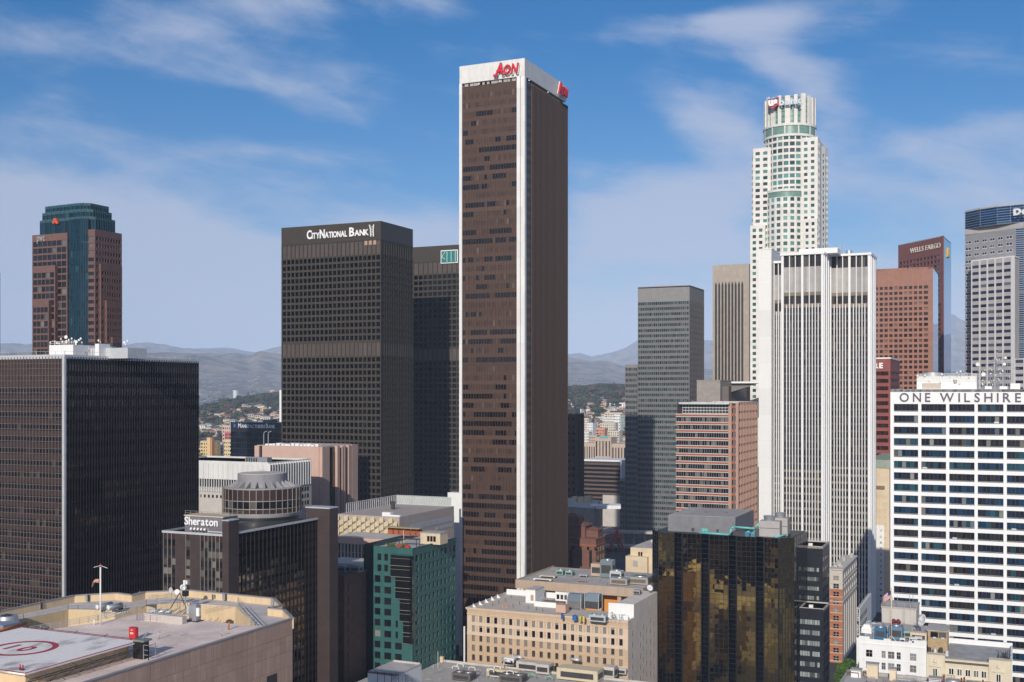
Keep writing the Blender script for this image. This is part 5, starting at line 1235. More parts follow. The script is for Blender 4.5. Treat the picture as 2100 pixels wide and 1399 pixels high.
wn_ = ['cream', 'white', 'tan', 'pink', 'grey', 'yellow']; rn_ = ['red tiled', 'grey', 'dark', 'pale flat', 'orange tiled']
HM = {}
def house(x, y, z, w_, l_, h_, a, i, j, label, group):
    fl = j == 3
    e = bpy.data.objects.new('house', None); COL.objects.link(e); e.location = (x, y, z); e.rotation_euler[2] = a; e.scale = (w_, l_, h_); tag(e, label, 'house', group)
    if (i, 'w') not in HM: HM[i, 'w'] = MB().bb(hw[i], -.5, .5, -.5, .5, -.8, 1).mesh('wall')
    if ('r', j) not in HM:
        r_ = MB()
        if fl: r_.bb(hr[j], -.52, .52, -.52, .52, 1, 1.08)
        else: r_.raw([(-.56, -.56, .96), (.56, -.56, .96), (.56, .56, .96), (-.56, .56, .96), (-.25, 0, 1.45), (.25, 0, 1.45)], [(0, 1, 5, 4), (1, 2, 5), (2, 3, 4, 5), (3, 0, 4), (3, 2, 1, 0)], hr[j])
        HM['r', j] = r_.mesh('roof')
    if 'n' not in HM:
        m = MB()
        for q in (-.32, -.02, .28): m.bb(dk, q-.07, q+.07, -.515, -.49, .35, .7)
        for q in (-.25, .25): m.bb(dk, .49, .515, q-.08, q+.08, .35, .7)
        HM['n'] = m.mesh('windows')
    for nm, k in (('wall', (i, 'w')), ('roof', ('r', j))): o = bpy.data.objects.new(nm, HM[k]); COL.objects.link(o); o.parent = e
    o = bpy.data.objects.new('window_row', HM['n']); COL.objects.link(o); o.parent = e; o['kind'] = 'stuff'
n = 0; occ = []
def free(x, y, r):
    for a, b, c in occ:
        if (a-x)**2+(b-y)**2 < (r+c)**2*.8: return False
    occ.append((x, y, r)); return True
where = lambda px: 'left of the twin gridded towers' if px < 700 else 'right of the brown slab'
for k in range(2200):
    if n >= 290: break
    left = rr.random() < .66
    px, py = (rr.uniform(402, 582), rr.uniform(836, 952)) if left else (rr.uniform(1160, 1290), rr.uniform(824, 905))
    q = hit(px, py)
    if not q: continue
    x, y, z, d = q; i, j = rr.randrange(6), rr.randrange(5); w_ = rr.uniform(9, 17); l_ = rr.uniform(8, 14)
    if not free(x, y, max(w_, l_)*.55): continue
    house(x, y, z, w_, l_, rr.choice([3.4, 3.6, 6.2, 6.5]), R(rr.choice([-20, 0, 15, 40, 90])), i, j, '%s house with %s roof on the far slope %s' % (wn_[i], rn_[j], where(px)), '%s houses with %s roofs %s' % (wn_[i], rn_[j], where(px))); n += 1
n = 0
for k in range(1500):
    if n >= 290: break
    left = rr.random() < .6
    px, py = (rr.uniform(402, 582), 806+rr.random()**.8*140) if left else (rr.uniform(1160, 1290), 800+rr.random()**1.2*100)
    q = hit(px, py)
    if not q: continue
    x, y, z, d = q; h = rr.uniform(7, 13)*(1.15 if d > 2400 else 1)
    if not free(x, y, h*.3): continue
    k_ = rr.choice([0, 1, 2, 3, 0, 1, 2, 3, 4, 5]); c = rr.choice([0, 1, 2, 0, 2, 3, 2, 0, 1, 4]); wd = rr.uniform(.8, 1.25) if k_ < 4 else .7
    tree(x, y, z, h, k_, c, '%s %s tree among far houses %s' % (gN[c], 'slender' if k_ > 3 else 'round', where(px)), '%s %s trees %s' % (gN[c], 'slender' if k_ > 3 else 'round', where(px)), rr.random()*6, wd); n += 1
# a far wood on the ridge: one mass
w = MB(); rr = random.Random(77)
def clump(w, x, y, z, s, m, rr):
    o = [(-.5, -.4, .1), (.5, -.3, 0), (.4, .5, .1), (-.4, .4, 0), (0, 0, .95), (.35, .1, .7), (-.3, -.2, .75)]
    a = rr.random()*6; c, n = math.cos(a), math.sin(a)
    w.raw([(x+(p*c-q*n)*s, y+(p*n+q*c)*s, z+r*s*.75) for p, q, r in [(u+rr.uniform(-.15, .15), v+rr.uniform(-.15, .15), t) for u, v, t in o]], [(0, 1, 5), (1, 2, 5), (2, 3, 4), (3, 0, 6), (0, 5, 6), (5, 2, 4), (3, 6, 4), (5, 4, 6)], m)
for k in range(14000):
    left = rr.random() < .5
    px = rr.uniform(380, 600) if left else rr.uniform(1150, 1300); d = rr.uniform(2500, 4000) if left else rr.uniform(2300, 3900)
    x, y = XY(px, d); 
    if mnoise.noise(Vector((x/140, y/140, 0))) < (-.1 if d > 3000 else .16): continue
    clump(w, x, y, terr(x, y)-1.0, rr.uniform(7, 13), leafs[rr.choice([0, 2, 2, 0, 1, 3])], rr)
tag(w.build('far_wood'), kind='stuff')

# larger far buildings that can be told apart
def block(px0, px1, pytop, d, hgt, wm, label, nc=6, nr=4, name='apartment_building', rm=None, depth=16, pw=.5, cat='apartment building'):
    x0, y0 = XY(px0, d); x1 = onY(px1, y0); zt = zat(pytop, d); T = Thing(name, label, cat, (x0+x1)/2, y0+depth/2, zt-hgt, vis=1399)
    T.core(rect(x0, x1, y0, y0+depth), zt-hgt, zt-.1, .3, wm); c = (x1-x0)/nc
    T.facade((x0, y0), (x1, y0), zt-hgt+.5, zt, nc, nr, c*pw, hgt/nr*.45, .25, wm, wm, dkb, ends=(c*pw/2, c*pw/2)); T.facade((x1-.01, y0+.3), (x1-.01, y0+depth), zt-hgt+.5, zt-.01, 4, nr, depth/4*.5, hgt/nr*.45, .25, wm, wm, dkb)
    T.part('roof', MB().bb(rm or hr[3], x0-.2, x1+.2, y0-.2, y0+depth+.2, zt, zt+.5)); T.finish(minpx=4); return x0, x1, y0, zt, T
yw = stone('yellow_stucco', (.66, .48, .24), .06, .5, .8)
x0, x1, y0, zt, T = block(411, 436, 905, 1500, 34, yw, 'yellow apartment block with orange trimmed towers above the white ribbed hall', 5, 7)
T.part('corner_tower', MB().bb(yw, onY(424, y0-2), onY(431, y0-2), y0-2, y0+4, zt-34, zt+5)); T.part('corner_tower', MB().bb(stone('orange_stucco', (.5, .22, .10), .06, .5, .8), x1-2.5, x1, y0-1, y0+4, zt-34, zt+4))
block(441, 456, 908, 1530, 30, hw[4], 'dark grey apartment block beside the yellow one', 4, 6); block(459, 474, 902, 1500, 34, hw[5], 'ochre apartment block left of the black bank building', 4, 6)
block(456, 473, 873, 1720, 30, hw[3], 'pale pink apartment block behind the ochre one', 4, 5); block(461, 474, 886, 1650, 18, stone('red_blue', (.42, .12, .12), .1, 1, .7), 'small crimson fronted building beside the black bank building', 3, 3)
block(410, 440, 933, 1510, 20, whitep, 'low white building with dark arched front above the white ribbed hall', 1, 1, pw=.2)
block(478, 485, 801, 6200, 70, whitep, 'lone pale tower far off below the mountains, left of the twin towers', 3, 6); block(553, 562, 800, 6400, 40, hw[3], 'faint pink block on the far hill by the twin towers', 3, 4)
for a in ((1250, 1282, 826, 2650, 16, whitep, 'white apartment terrace at the top of the right hand slope', 7, 3), (1247, 1254, 834, 2600, 14, yw, 'small yellow block below the white terrace', 2, 3),
          (1240, 1276, 846, 2350, 18, hw[0], 'cream apartment block in the middle of the right hand slope', 7, 3), (1236, 1262, 856, 2250, 18, hw[1], 'white block with red roof on the right hand slope', 6, 3),
          (1259, 1272, 850, 2200, 32, whitep, 'white ribbed block on the right hand slope', 4, 5), (1271, 1284, 853, 2210, 32, stone('green_grey', (.22, .30, .27), .1, 1, .7), 'grey green block beside the white ribbed one', 3, 6),
          (1230, 1262, 868, 2050, 16, hw[0], 'long cream building with orange roof on the right hand slope', 7, 3), (1222, 1240, 879, 1900, 22, stone('salmon', (.6, .24, .14), .06, 1, .8), 'salmon pink building low on the right hand slope', 3, 4),
          (1196, 1207, 858, 2100, 34, hw[0], 'narrow cream block beside the dark bronze tower', 3, 7), (1204, 1216, 868, 1950, 20, whitep, 'white flat block right of the dark bronze tower', 3, 4), (1196, 1208, 886, 1800, 30, hw[1], 'white apartment block low beside the dark bronze tower', 3, 6),
          (1176, 1192, 839, 2300, 14, whitep, 'low white block with red trim beyond the dark bronze tower', 4, 2), (1246, 1270, 884, 1850, 18, hw[0], 'cream building among trees low on the right hand slope', 5, 4), (1210, 1224, 893, 1700, 16, hw[2], 'tan building above the beige striped building', 4, 3)):
    block(*a, rm=hr[RND.choice([3, 4, 0, 3])])

# ---------------------------------------------------------------- haze
hz = bpy.data.meshes.new('haze'); bz0, bz1 = G0-2.5, 1250.0
hz.from_pydata([(v[0]*62000, 500+27000+v[1]*60000, (bz0+bz1)/2+v[2]*(bz1-bz0)) for v in CUBE_V], [], CUBE_F)
hm_ = bpy.data.materials.new('haze'); hm_.use_nodes = True; q = hm_.node_tree; q.nodes.clear(); o_ = q.nodes.new('ShaderNodeOutputMaterial'); pv = q.nodes.new('ShaderNodeVolumePrincipled')
pv.inputs['Color'].default_value = (.58, .73, 1.0, 1); pv.inputs['Density'].default_value = 5.4e-5; pv.inputs['Anisotropy'].default_value = -.28; q.links.new(pv.outputs[0], o_.inputs['Volume']); hz.materials.append(hm_)
ho = bpy.data.objects.new('haze', hz); COL.objects.link(ho); tag(ho, kind='stuff')
# ---------------------------------------------------------------- rooftop helpers (each result is a thing of its own)
def hvac(x, y, z, w_, d_, h_, m, label, group=None, fans=1, grille=dmetal, name='air_handler', ang=0):
    T = Thing(name, label, 'rooftop unit', x, y, z, group)
    c, s = math.cos(ang), math.sin(ang); tr = lambda a, b: (x+a*c-b*s, y+a*s+b*c)
    T.part('body', MB().box(m, x, y, z+h_/2+.15, w_, d_, h_-.3, ang)); p = tr(0, -d_/2-.03); q = tr(w_/2+.03, 0)
    T.part('grille', MB().box(grille, p[0], p[1], z+h_*.5, w_*.8, .06, h_*.45, ang)); T.part('grille', MB().box(grille, q[0], q[1], z+h_*.5, .06, d_*.75, h_*.45, ang))
    T.part('feet', MB().box(dmetal, x, y, z+.08, w_*.9, d_*.9, .16, ang))
    for k in range(fans):
        p = tr((k+.5)*w_/fans-w_/2, 0); r = min(w_/fans, d_)*.36; T.part('fan_housing', MB().cyl(metal, p[0], p[1], z+h_, z+h_+.35, r, r*.95, 14, False)); T.part('fan', MB().cyl(black, p[0], p[1], z+h_-.01, z+h_+.12, r*.9, n=12))
    T.finish(); return T
def vent(x, y, z, h_, label, group=None, r=.12, m=None):
    w = MB().tube(m or metal, (x, y, z-.02), (x, y, z+h_), r, 8).tube(m or metal, (x, y, z+h_), (x+.25, y, z+h_+.1), r, 8).tube(m or metal, (x+.25, y, z+h_+.1), (x+.3, y, z+h_-.2), r, 8)
    return tag(w.build('vent_pipe'), label, 'vent pipe', group)
def dish_on_mast(x, y, z, h_, r, d, label, group=None, m=None):
    T = Thing('satellite_dish', label, 'satellite dish', x, y, z, group)
    dd = Vector(d).normalized(); T.part('mast', MB().tube(metal, (x, y, z-.05), (x, y, z+h_), max(.05, r*.08), 6)); T.part('reflector', MB().dish(m or dishw, Vector((x, y, z+h_))+dd*.1, d, r))
    e = Vector((x, y, z+h_))+dd*r*.9; T.part('feed', MB().tube(metal, (x, y, z+h_-.4*r), tuple(e), r*.04, 4).box(metal, e.x, e.y, e.z, r*.14, r*.14, r*.14)); return T
CR_ = lambda a, b: a

# ---------------------------------------------------------------- foreground roof with helipad
hwall = stone('pinkish_tile_panel', (.54, .36, .275), .08, .3, .7, joints=(1.5, 60, .04), jd=.7, pvar=.07)
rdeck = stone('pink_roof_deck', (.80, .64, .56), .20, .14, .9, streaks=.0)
prp = stone('parapet_cream', (.66, .50, .31), .06, .3, .8, streaks=.15); cop = stone('coping_grey', (.27, .25, .25), .1, .5, .7)
RZ = 62.8; PTOP = 64.5
xw, yf, _ = PZ(600, 1267, PTOP)
outer = [PZ(a, b, PTOP)[:2] for a, b in ((-120, 1278), (0, 1252), (152, 1220), (238, 1215), (270, 1219), (297, 1213), (387, 1209), (561, 1226), (577, 1241), (551, 1246), (582, 1249))]
T = Thing('office_building', 'nearest tan office building with a helipad roof at the lower left corner', 'office building', xw-30, yf-40, vis=1399)
NY = 60
poly = outer+[(xw, yf), (xw, NY), (outer[0][0]-10, NY), (outer[0][0]-10, outer[0][1])]
T.part('wall', MB().prism(stone('wall_backing', (.25, .17, .14), .1, .3, .8), [(p[0], p[1]) for p in outer]+[(xw-.35, yf), (xw-.35, NY), (outer[0][0]-10, NY), (outer[0][0]-10, outer[0][1])], G0, RZ-3.8, conc))
ph = 3.05; pwid = 2.05; k = 0; y = yf
rr = random.Random(8)
while y > 120:
    for j in range(9):
        z1 = PTOP-.35-j*ph; T.piece('wall_panel', hwall, xw-.17+rr.uniform(-.015, .015), y-pwid/2, z1-ph/2, .34, pwid-.05, ph-.05)
    y -= pwid; k += 1
T.part('coping', MB().bb(cop, xw-.75, xw+.06, NY, yf, PTOP-.34, PTOP-.1)); T.part('parapet_wall', MB().bb(prp, xw-.6, xw-.36, NY, yf, RZ-4, PTOP-.35))
for a, b in zip(outer, outer[1:]+[(xw, yf)]):
    m = MB().wall(prp, [a, b], RZ-.5, PTOP-.2, .45); T.part('parapet', m); T.part('coping', MB().wall(cop, [a, b], PTOP-.2, PTOP, .7))
# ring walk, pit walls, central deck
inn = [PZ(a, b, RZ)[:2] for a, b in ((-120, 1300), (48, 1271), (140, 1252), (160, 1252), (236, 1254), (300, 1243), (381, 1238), (484, 1246), (515, 1262), (520, 1283))]
ou = [(p[0], p[1]-.3) for p in outer]; ringp = ou[:8]+[ou[8], ou[9], ou[10], (xw-.7, yf)]
w = MB(); w.raw([(p[0], p[1], RZ) for p in ringp]+[(p[0], p[1], RZ) for p in inn], [(0, 12, 13, 1), (1, 13, 14, 2), (2, 14, 15, 3), (3, 15, 16, 4), (4, 16, 17, 5), (5, 17, 18, 6), (6, 18, 19, 7), (7, 19, 20, 8), (8, 20, 9), (9, 20, 10), (10, 20, 21, 11)], stone('walkway_grey', (.54, .49, .46), .1, .3, .9)); T.part('ring_walkway', w)
for a, b in zip(inn, inn[1:]): T.part('pit_wall', MB().wall(prp, [a, b], RZ-3.8, RZ+.25, .3))
dk_ = [PZ(a, b, RZ)[:2] for a, b in ((-60, 1330), (90, 1292), (201, 1277), (285, 1259), (330, 1262), (395, 1270), (520, 1284), (560, 1277))]+[(xw-.7, yf-1.0), (xw-.7, NY), (xw-70, NY)]
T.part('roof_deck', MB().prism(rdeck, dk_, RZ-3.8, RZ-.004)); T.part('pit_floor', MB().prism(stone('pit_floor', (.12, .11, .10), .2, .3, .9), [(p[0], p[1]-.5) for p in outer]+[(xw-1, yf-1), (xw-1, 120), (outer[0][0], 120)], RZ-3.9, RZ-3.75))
wl = stone('window_grey', (.30, .32, .33), .1, 1, .4)
for (a, b, c, d_) in ((547, 568, 1385, 1420),): ya, yb = onX(a, xw), onX(b, xw); T.part('window', MB().bb(dkb, xw-.1, xw+.03, ya, yb, zat(1425, dep(xw, ya)), zat(1388, dep(xw, ya))))
T.finish(minpx=6)
for k in range(6):
    a = (outer[1], outer[2], outer[3], outer[6], outer[7], outer[8])[k]; b = (outer[2], outer[3], outer[5], outer[7], outer[8], outer[9])[k]
    t = (.55, .35, .9, .45, .1, .6)[k]; x, y = a[0]+(b[0]-a[0])*t, a[1]+(b[1]-a[1])*t-.5
    w = MB().box(metal, x, y-.15, RZ+.9, .8, .35, 1.3); w.box(dmetal, x+.45, y-.1, RZ+.9, .1, .5, 1.4); w.cyl(metal, x, y-.15, RZ+1.55, RZ+1.75, .4, .25, 10)
    tag(w.build('floodlight'), ('first', 'second', 'third', 'fourth', 'fifth', 'sixth')[k]+' grey floodlight from the left along the cream helipad roof parapet', 'floodlight', 'floodlights along the cream parapet')
rl = stone('rail_grey', (.50, .50, .50), .1, 1, .5, metal=.2)
def rail_thing(pts, z, label, h_=1.2, bars=3, step=2.0, m=rl, r=.035): return tag(MB().rail(m, pts, z, h_, r, step, bars).build('railing'), label, 'railing')
rail_thing([(p[0], p[1]) for p in inn[:7]], RZ+.2, 'long thin railing along the inner edge of the ring walk on the helipad roof', 1.1, 2, 2.4)
rail_thing([PZ(a, b, RZ)[:2] for a, b in ((62, 1299), (201, 1274), (285, 1257))], RZ, 'grey railing beside the dark pit behind the helipad', 1.3, 4, 1.9, r=.05)
rail_thing([PZ(a, b, RZ)[:2] for a, b in ((400, 1250), (490, 1246), (486, 1232), (395, 1224), (300, 1230))], RZ, 'railing round the right hand pit of the helipad roof', 1.1, 3)
# helipad
HZ = 65.6
xA, yA, _ = PZ(291, 1314, HZ); xB, _, _ = PZ(39, 1287, HZ); _, yC, _ = PZ(46, 1381, HZ)
hpw = stone('helipad_white', (.60, .57, .56), .05, .5, .85, streaks=0); b = NB('helipad_paint'); f = b.mapr(b.noise(.22, 5, .6, None, (1, .45, 1)), .52, .68, 1, .45); g2 = b.mapr(b.noise(2.2, 4), .3, .7, .93, 1.05)
b.l(b.mix(1.0, (.88, .82, .77), b.gray(b.math('MULTIPLY', f, g2)), 'MULTIPLY'), b.p.inputs['Base Color']); b.p.inputs['Roughness'].default_value = .85; hpw = b.m
hred = stone('helipad_red', (.42, .045, .07), .1, .6, .8)
T = Thing('helipad', 'white rooftop helipad with red border and red circle around the number 10', 'helipad', (xA+xB)/2, (yA+yC)/2, RZ)
T.part('deck', MB().bb(hpw, xB, xA, yC, yA, HZ-.3, HZ)); T.part('support', MB().bb(prp, xB+1.5, xA-1.6, yC+1.6, yA-1.5, RZ-.1, HZ-.301))
T.part('border', MB().bb(hred, xB, xA, yA-.45, yA, HZ+.001, HZ+.012).bb(hred, xB, xA, yC, yC+.45, HZ+.001, HZ+.012).bb(hred, xA-.45, xA, yC+.46, yA-.46, HZ+.001, HZ+.012).bb(hred, xB, xB+.45, yC+.46, yA-.46, HZ+.001, HZ+.012))
xc, yc = (xA+xB)/2, (yA+yC)/2; r1 = 3.0
while max(proj(xc+r1*math.cos(i*.1), yc+r1*math.sin(i*.1), HZ)[0] for i in range(63)) < 121: r1 += .05
w = MB(); n = 64
for i in range(n):
    a0, a1 = 2*math.pi*i/n, 2*math.pi*(i+1)/n; wd = 1.05
    w.raw([(xc+r*math.cos(a), yc+r*math.sin(a), HZ+.012) for r, a in ((r1-wd, a0), (r1, a0), (r1, a1), (r1-wd, a1))], [(0, 1, 2, 3)], hred)
T.part('circle', w)
for ch, px_ in (('1', -2.9), ('0', -.3)):
    vs, fs, a, b_ = glyph(ch, .04, .0); w = MB(); w.raw([(xc+px_+(v[0]-a)*r1*.85+v[1]*.0, yc-r1*.31+v[1]*r1*.85, HZ+.004+(v[2]+.5)*.01) for v in vs], fs, hred); T.part('numeral', w)
# catwalk frame below the pad edge
w = MB(); sx = xA+1.3
for k in range(9):
    y = yC+k*(yA-yC)/8; w.tube(dmetal, (xA-.2, y, HZ-.35), (sx, y, HZ-.75), .07, 5); w.tube(dmetal, (sx, y, HZ-.75), (xA-1.5, y, RZ), .06, 5)
    if k: w.tube(dmetal, (sx, y, HZ-.75), (xA-.2, y-(yA-yC)/8, HZ-1.6), .05, 4)
w.tube(dmetal, (sx, yC, HZ-.75), (sx, yA, HZ-.75), .09, 6).tube(dmetal, (xA-.2, yC, HZ-1.6), (xA-.2, yA, HZ-1.6), .07, 6); T.part('catwalk_frame', w)
w = MB()
for k in range(8): x = xB+2+k*(xA-xB-4)/7; w.tube(dmetal, (x, yA, HZ-.2), (x, yA+1.3, HZ-.4+.5*(k % 2)), .06, 5)
w.tube(dmetal, (xB+2, yA+1.3, HZ-.2), (xA-2, yA+1.3, HZ-.2), .06, 5); T.part('safety_frame', w); T.finish()
# stair unit at the pad corner
sx, sy = xA+.6, yA-.5; w = MB().box(black, sx+.2, sy-.6, RZ+1.5, 2.2, 1.6, 3.0).box(stone('grey_green_metal', (.20, .24, .20), .15, 1, .5), sx+.2, sy-.2, RZ+3.15, 2.4, 2.2, .3); w.rail(metal, [(sx+1.5, sy-1.4), (sx+2.6, sy-1.4), (sx+2.6, sy+.4)], RZ, 2.6, .06, 1, 3); w.tube(metal, (sx, sy, RZ+3.3), (sx+.6, sy+.6, RZ+4.4), .1, 6)
tag(w.build('stair_hatch'), 'dark stair hatch with cage at the corner of the helipad', 'stair hatch')
x, y, _ = PZ(274, 1312, RZ); T = Thing('fire_cabinet', 'red fire equipment cabinet behind the helipad', 'fire cabinet', x, y, RZ)
T.part('body', MB().box(redp, x, y, RZ+1.35, 1.6, .8, 2.1)); T.part('leg', MB().box(redp, x-.6, y, RZ+.15, .12, .5, .32)); T.part('leg', MB().box(redp, x+.6, y, RZ+.15, .12, .5, .32)); T.part('notice', MB().box(cream, x-.1, y-.42, RZ+1.3, .8, .03, .35)); T.part('notice', MB().box(lmetal, x-.1, y-.42, RZ+1.9, .45, .03, .22))
# wind sock
x, y, _ = PZ(206, 1281, RZ); top = zat(1163, dep(x, y)); T = Thing('windsock', 'faded orange windsock on a tall white pole beside the helipad', 'windsock', x, y, RZ)
T.part('pole', MB().tube(dishw, (x, y, RZ-.05), (x, y, top), .16, 8)); T.part('cross_arm', MB().tube(dishw, (x-1.6, y-.2, top-.15), (x, y, top+.3), .05, 5).tube(dishw, (x, y, top+.3), (x+1.7, y+.2, top-.15), .05, 5)); T.part('lamp', MB().box(redp, x, y, top+.5, .2, .2, .35))
sk = stone('windsock_cloth', (.62, .32, .22), .15, 1, .8); zs = zat(1192, dep(x, y)); w = MB(); pts = [((x-.1, y, zs), .42), ((x-1.1, y, zs+.02), .38), ((x-1.6, y, zs-.1), .34), ((x-2.0, y, zs-.7), .26), ((x-2.15, y, zs-1.2), .18)]; n = 10; vs = []
for (c_, r_) in pts:
    for i in range(n): a = 2*math.pi*i/n; vs.append((c_[0]+(r_*math.sin(a)*.5 if c_[0] < x-1.4 else 0), c_[1]+r_*math.cos(a), c_[2]+r_*math.sin(a)))
w.raw(vs, [(k*n+i, k*n+(i+1) % n, (k+1)*n+(i+1) % n, (k+1)*n+i) for k in range(4) for i in range(n)], sk, True); T.part('sock', w)
w = MB().tube(dishw, (x-.9, y-.8, RZ), (x-.9, y-.8, RZ+1.1), .14, 8); tag(w.build('bollard'), 'short white bollard beside the windsock pole', 'bollard')
# tanks, dish group, cabinets, rails
x, y, _ = PZ(232, 1251, RZ); T = Thing('pipe_tanks', 'pair of large grey horizontal ducts above the pit left of centre of the roof', 'duct', x, y, RZ)
for k, (p_, q_) in enumerate((((199, 1246), (236, 1238)), ((222, 1247), (256, 1240)))): p = PZ(*p_, RZ+1.2); q = PZ(*q_, RZ+1.2); q = (q[0]*.8+p[0]*.2, q[1]*.8+p[1]*.2, p[2]); T.part('duct', MB().tube(metal, p, q, .62, 14)); T.part('end_cap', MB().tube(dishw, (p[0]-.02, p[1]-.1, p[2]), p, .62, 14))
T.part('stand', MB().bb(dmetal, x-2.6, x-2.3, y-.5, y+.6, RZ-.2, RZ+.9).bb(dmetal, x+2, x+2.3, y-.5, y+.6, RZ-.2, RZ+.9))
T.part('pipework', MB().path(lmetal, [PZ(212, 1256, RZ+.8), PZ(225, 1256, RZ+.6), PZ(240, 1258, RZ+.5), PZ(262, 1255, RZ+.8)], .18, 6).path(lmetal, [PZ(212, 1256, RZ+.8), PZ(216, 1268, RZ)], .12, 6))
for i, (a, b_, h_, r_, d_) in enumerate(((352, 1245, 3.6, .75, (-.3, -1, .2)), (364, 1246, 3.4, .6, (.3, -1, .2)), (376, 1244, 4.2, .7, (.8, -1, .25)))):
    p = PZ(a, b_, RZ); dish_on_mast(p[0], p[1], RZ, h_, r_, d_, ('left', 'middle', 'right')[i]+' one of three dishes on the helipad roof mast frame', 'dishes on the helipad roof', lmetal if i != 1 else dishw)
p = PZ(372, 1250, RZ); w = MB().path(dmetal, [(p[0]-3, p[1], RZ), (p[0]-.5, p[1], RZ+3.6), (p[0]+1.6, p[1], RZ)], .1, 5).path(dmetal, [(p[0]-1.6, p[1], RZ+2), (p[0]+.8, p[1], RZ+2)], .08, 5).box(dishw, p[0]+.9, p[1], RZ+5.9, .5, .4, 1.1).box(dishw, p[0]+1.5, p[1], RZ+6.0, .4, .4, .8).tube(metal, (p[0]+1.1, p[1], RZ), (p[0]+1.1, p[1], RZ+6), .09, 6).box(black, p[0]+1.2, p[1]-.1, RZ+3.6, 1.1, .9, 1.2)
tag(w.build('antenna_array'), 'dark angled antenna frame with white box heads on the helipad roof', 'antenna frame')
p = PZ(393, 1275, RZ); T = Thing('equipment_cabinet', 'grey steel equipment cabinet right of the antenna frame on the helipad roof', 'cabinet', p[0], p[1], RZ)
T.part('body', MB().box(metal, p[0], p[1]+1, RZ+1.7, 1.9, 1.5, 3.2)); T.part('hood', MB().cyl(metal, p[0], p[1]+1, RZ+3.3, RZ+3.6, .9, .6, 12)); T.part('panel', MB().box(dishw, p[0]+1.3, p[1]+.5, RZ+2.0, .7, .5, 1.7)); T.part('panel', MB().box(lmetal, p[0]-1.3, p[1]+.6, RZ+2.3, .6, .5, 1.6)); T.part('base', MB().box(dmetal, p[0], p[1]+.8, RZ+.06, 3.2, 2.2, .12))
a, b_ = PZ(281, 1272, RZ), PZ(392, 1277, RZ); rail_thing([PZ(281, 1259, RZ)[:2], a[:2], PZ(349, 1278, RZ)[:2], PZ(357, 1272, RZ)[:2]], RZ, 'low pinkish railing round the plinth in the middle of the helipad roof', 1.3, 3, 1.5, stone('rail_pink', (.42, .33, .32), .1, 1, .6), .05)
w = MB().bb(lconc, a[0]+1.5, b_[0]-.3, a[1]+.3, a[1]+1.6, RZ, RZ+1.5); tag(w.build('plinth'), 'pale concrete plinth behind the pinkish railing', 'plinth')
w = MB(); 
for k in range(3): p = PZ(315+k*12, 1252, RZ+.9); w.tube(lmetal, (p[0]-1.2, p[1], p[2]-.3), (p[0]+1.2, p[1]+.4, p[2]-.3), .45, 12)
for k in range(16): p = PZ(300+k*6, 1262, RZ+.2); w.tube(metal, p, (p[0]+.6, p[1]+2.4, RZ+.9+(k % 3)*.3), .08, 5)
tag(w.build('pipe_bundle'), 'jumble of pipes and silver drums behind the plinth', 'pipework')
p, q = PZ(486, 1246, RZ+.2), PZ(520, 1284, RZ+.2); w = MB()
for k in range(3): w.tube(rl, (p[0]+k*1.1, p[1], RZ+.9), (q[0]+k*1.1, q[1], RZ+.9), .06, 5)
for k in range(9): t = k/8; w.tube(rl, (p[0]+(q[0]-p[0])*t, p[1]+(q[1]-p[1])*t, RZ+.3), (p[0]+(q[0]-p[0])*t+2.4, p[1]+(q[1]-p[1])*t, RZ+.3), .05, 4)
for k in range(3): w.tube(rl, (p[0]+k*1.1, p[1], RZ+.25), (q[0]+k*1.1, q[1], RZ+.25), .06, 5)
tag(w.build('gangway'), 'grey open gangway crossing the roof near its right end', 'gangway')
T = Thing('cooling_tower', 'grey round cooling fan in a blue grey trough at the left edge of the roof', 'cooling tower', *PZ(5, 1282, RZ)[:2], RZ); p = PZ(2, 1276, RZ+1)
T.part('trough', MB().bb(stone('trough_blue', (.22, .26, .33), .1, .5, .6), p[0]-12, p[0]+4.0, p[1]-3, p[1]+1.2, RZ-1, RZ+1.2)); T.part('fan_ring', MB().cyl(metal, p[0]-.8, p[1]+2.2, RZ, RZ+1.9, 2.4, 2.0, 20)); T.part('fan_cap', MB().cyl(dmetal, p[0]-.8, p[1]+2.2, RZ+1.9, RZ+2.2, 1.2, .3, 16))
T = Thing('orange_pipe', 'rusty orange pipe along the back left edge of the helipad', 'pipe', *PZ(30, 1285, RZ)[:2], RZ); T.part('pipe', MB().tube(stone('rust_orange', (.42, .15, .04), .3, 1, .8), PZ(-30, 1301, HZ-.2), PZ(54, 1279, HZ-.2), .3, 8))
for i, (a, b_, h_) in enumerate(((326, 1311, 1.5), (372, 1304, .7), (469, 1292, 1.4), (454, 1305, 1.2))): p = PZ(a, b_, RZ); vent(p[0], p[1], RZ, h_, ('hooked grey', 'short thin', 'rusty', 'thin bent')[i]+' vent pipe standing on the open pinkish roof', 'vent pipes on the pinkish roof', .1 if i != 2 else .16, metal if i != 2 else stone('rust_orange', ()))
p = PZ(44, 1375, HZ); w = MB().tube(redp, (p[0]-.3, p[1], HZ), (p[0]-.3, p[1], HZ+.9), .12, 8).tube(redp, (p[0]+.3, p[1], HZ), (p[0]+.3, p[1], HZ+.9), .12, 8).box(dmetal, p[0], p[1], HZ+.2, .8, .3, .3); tag(w.build('marker_light'), 'pair of small red marker lights on the near edge of the helipad', 'marker light')

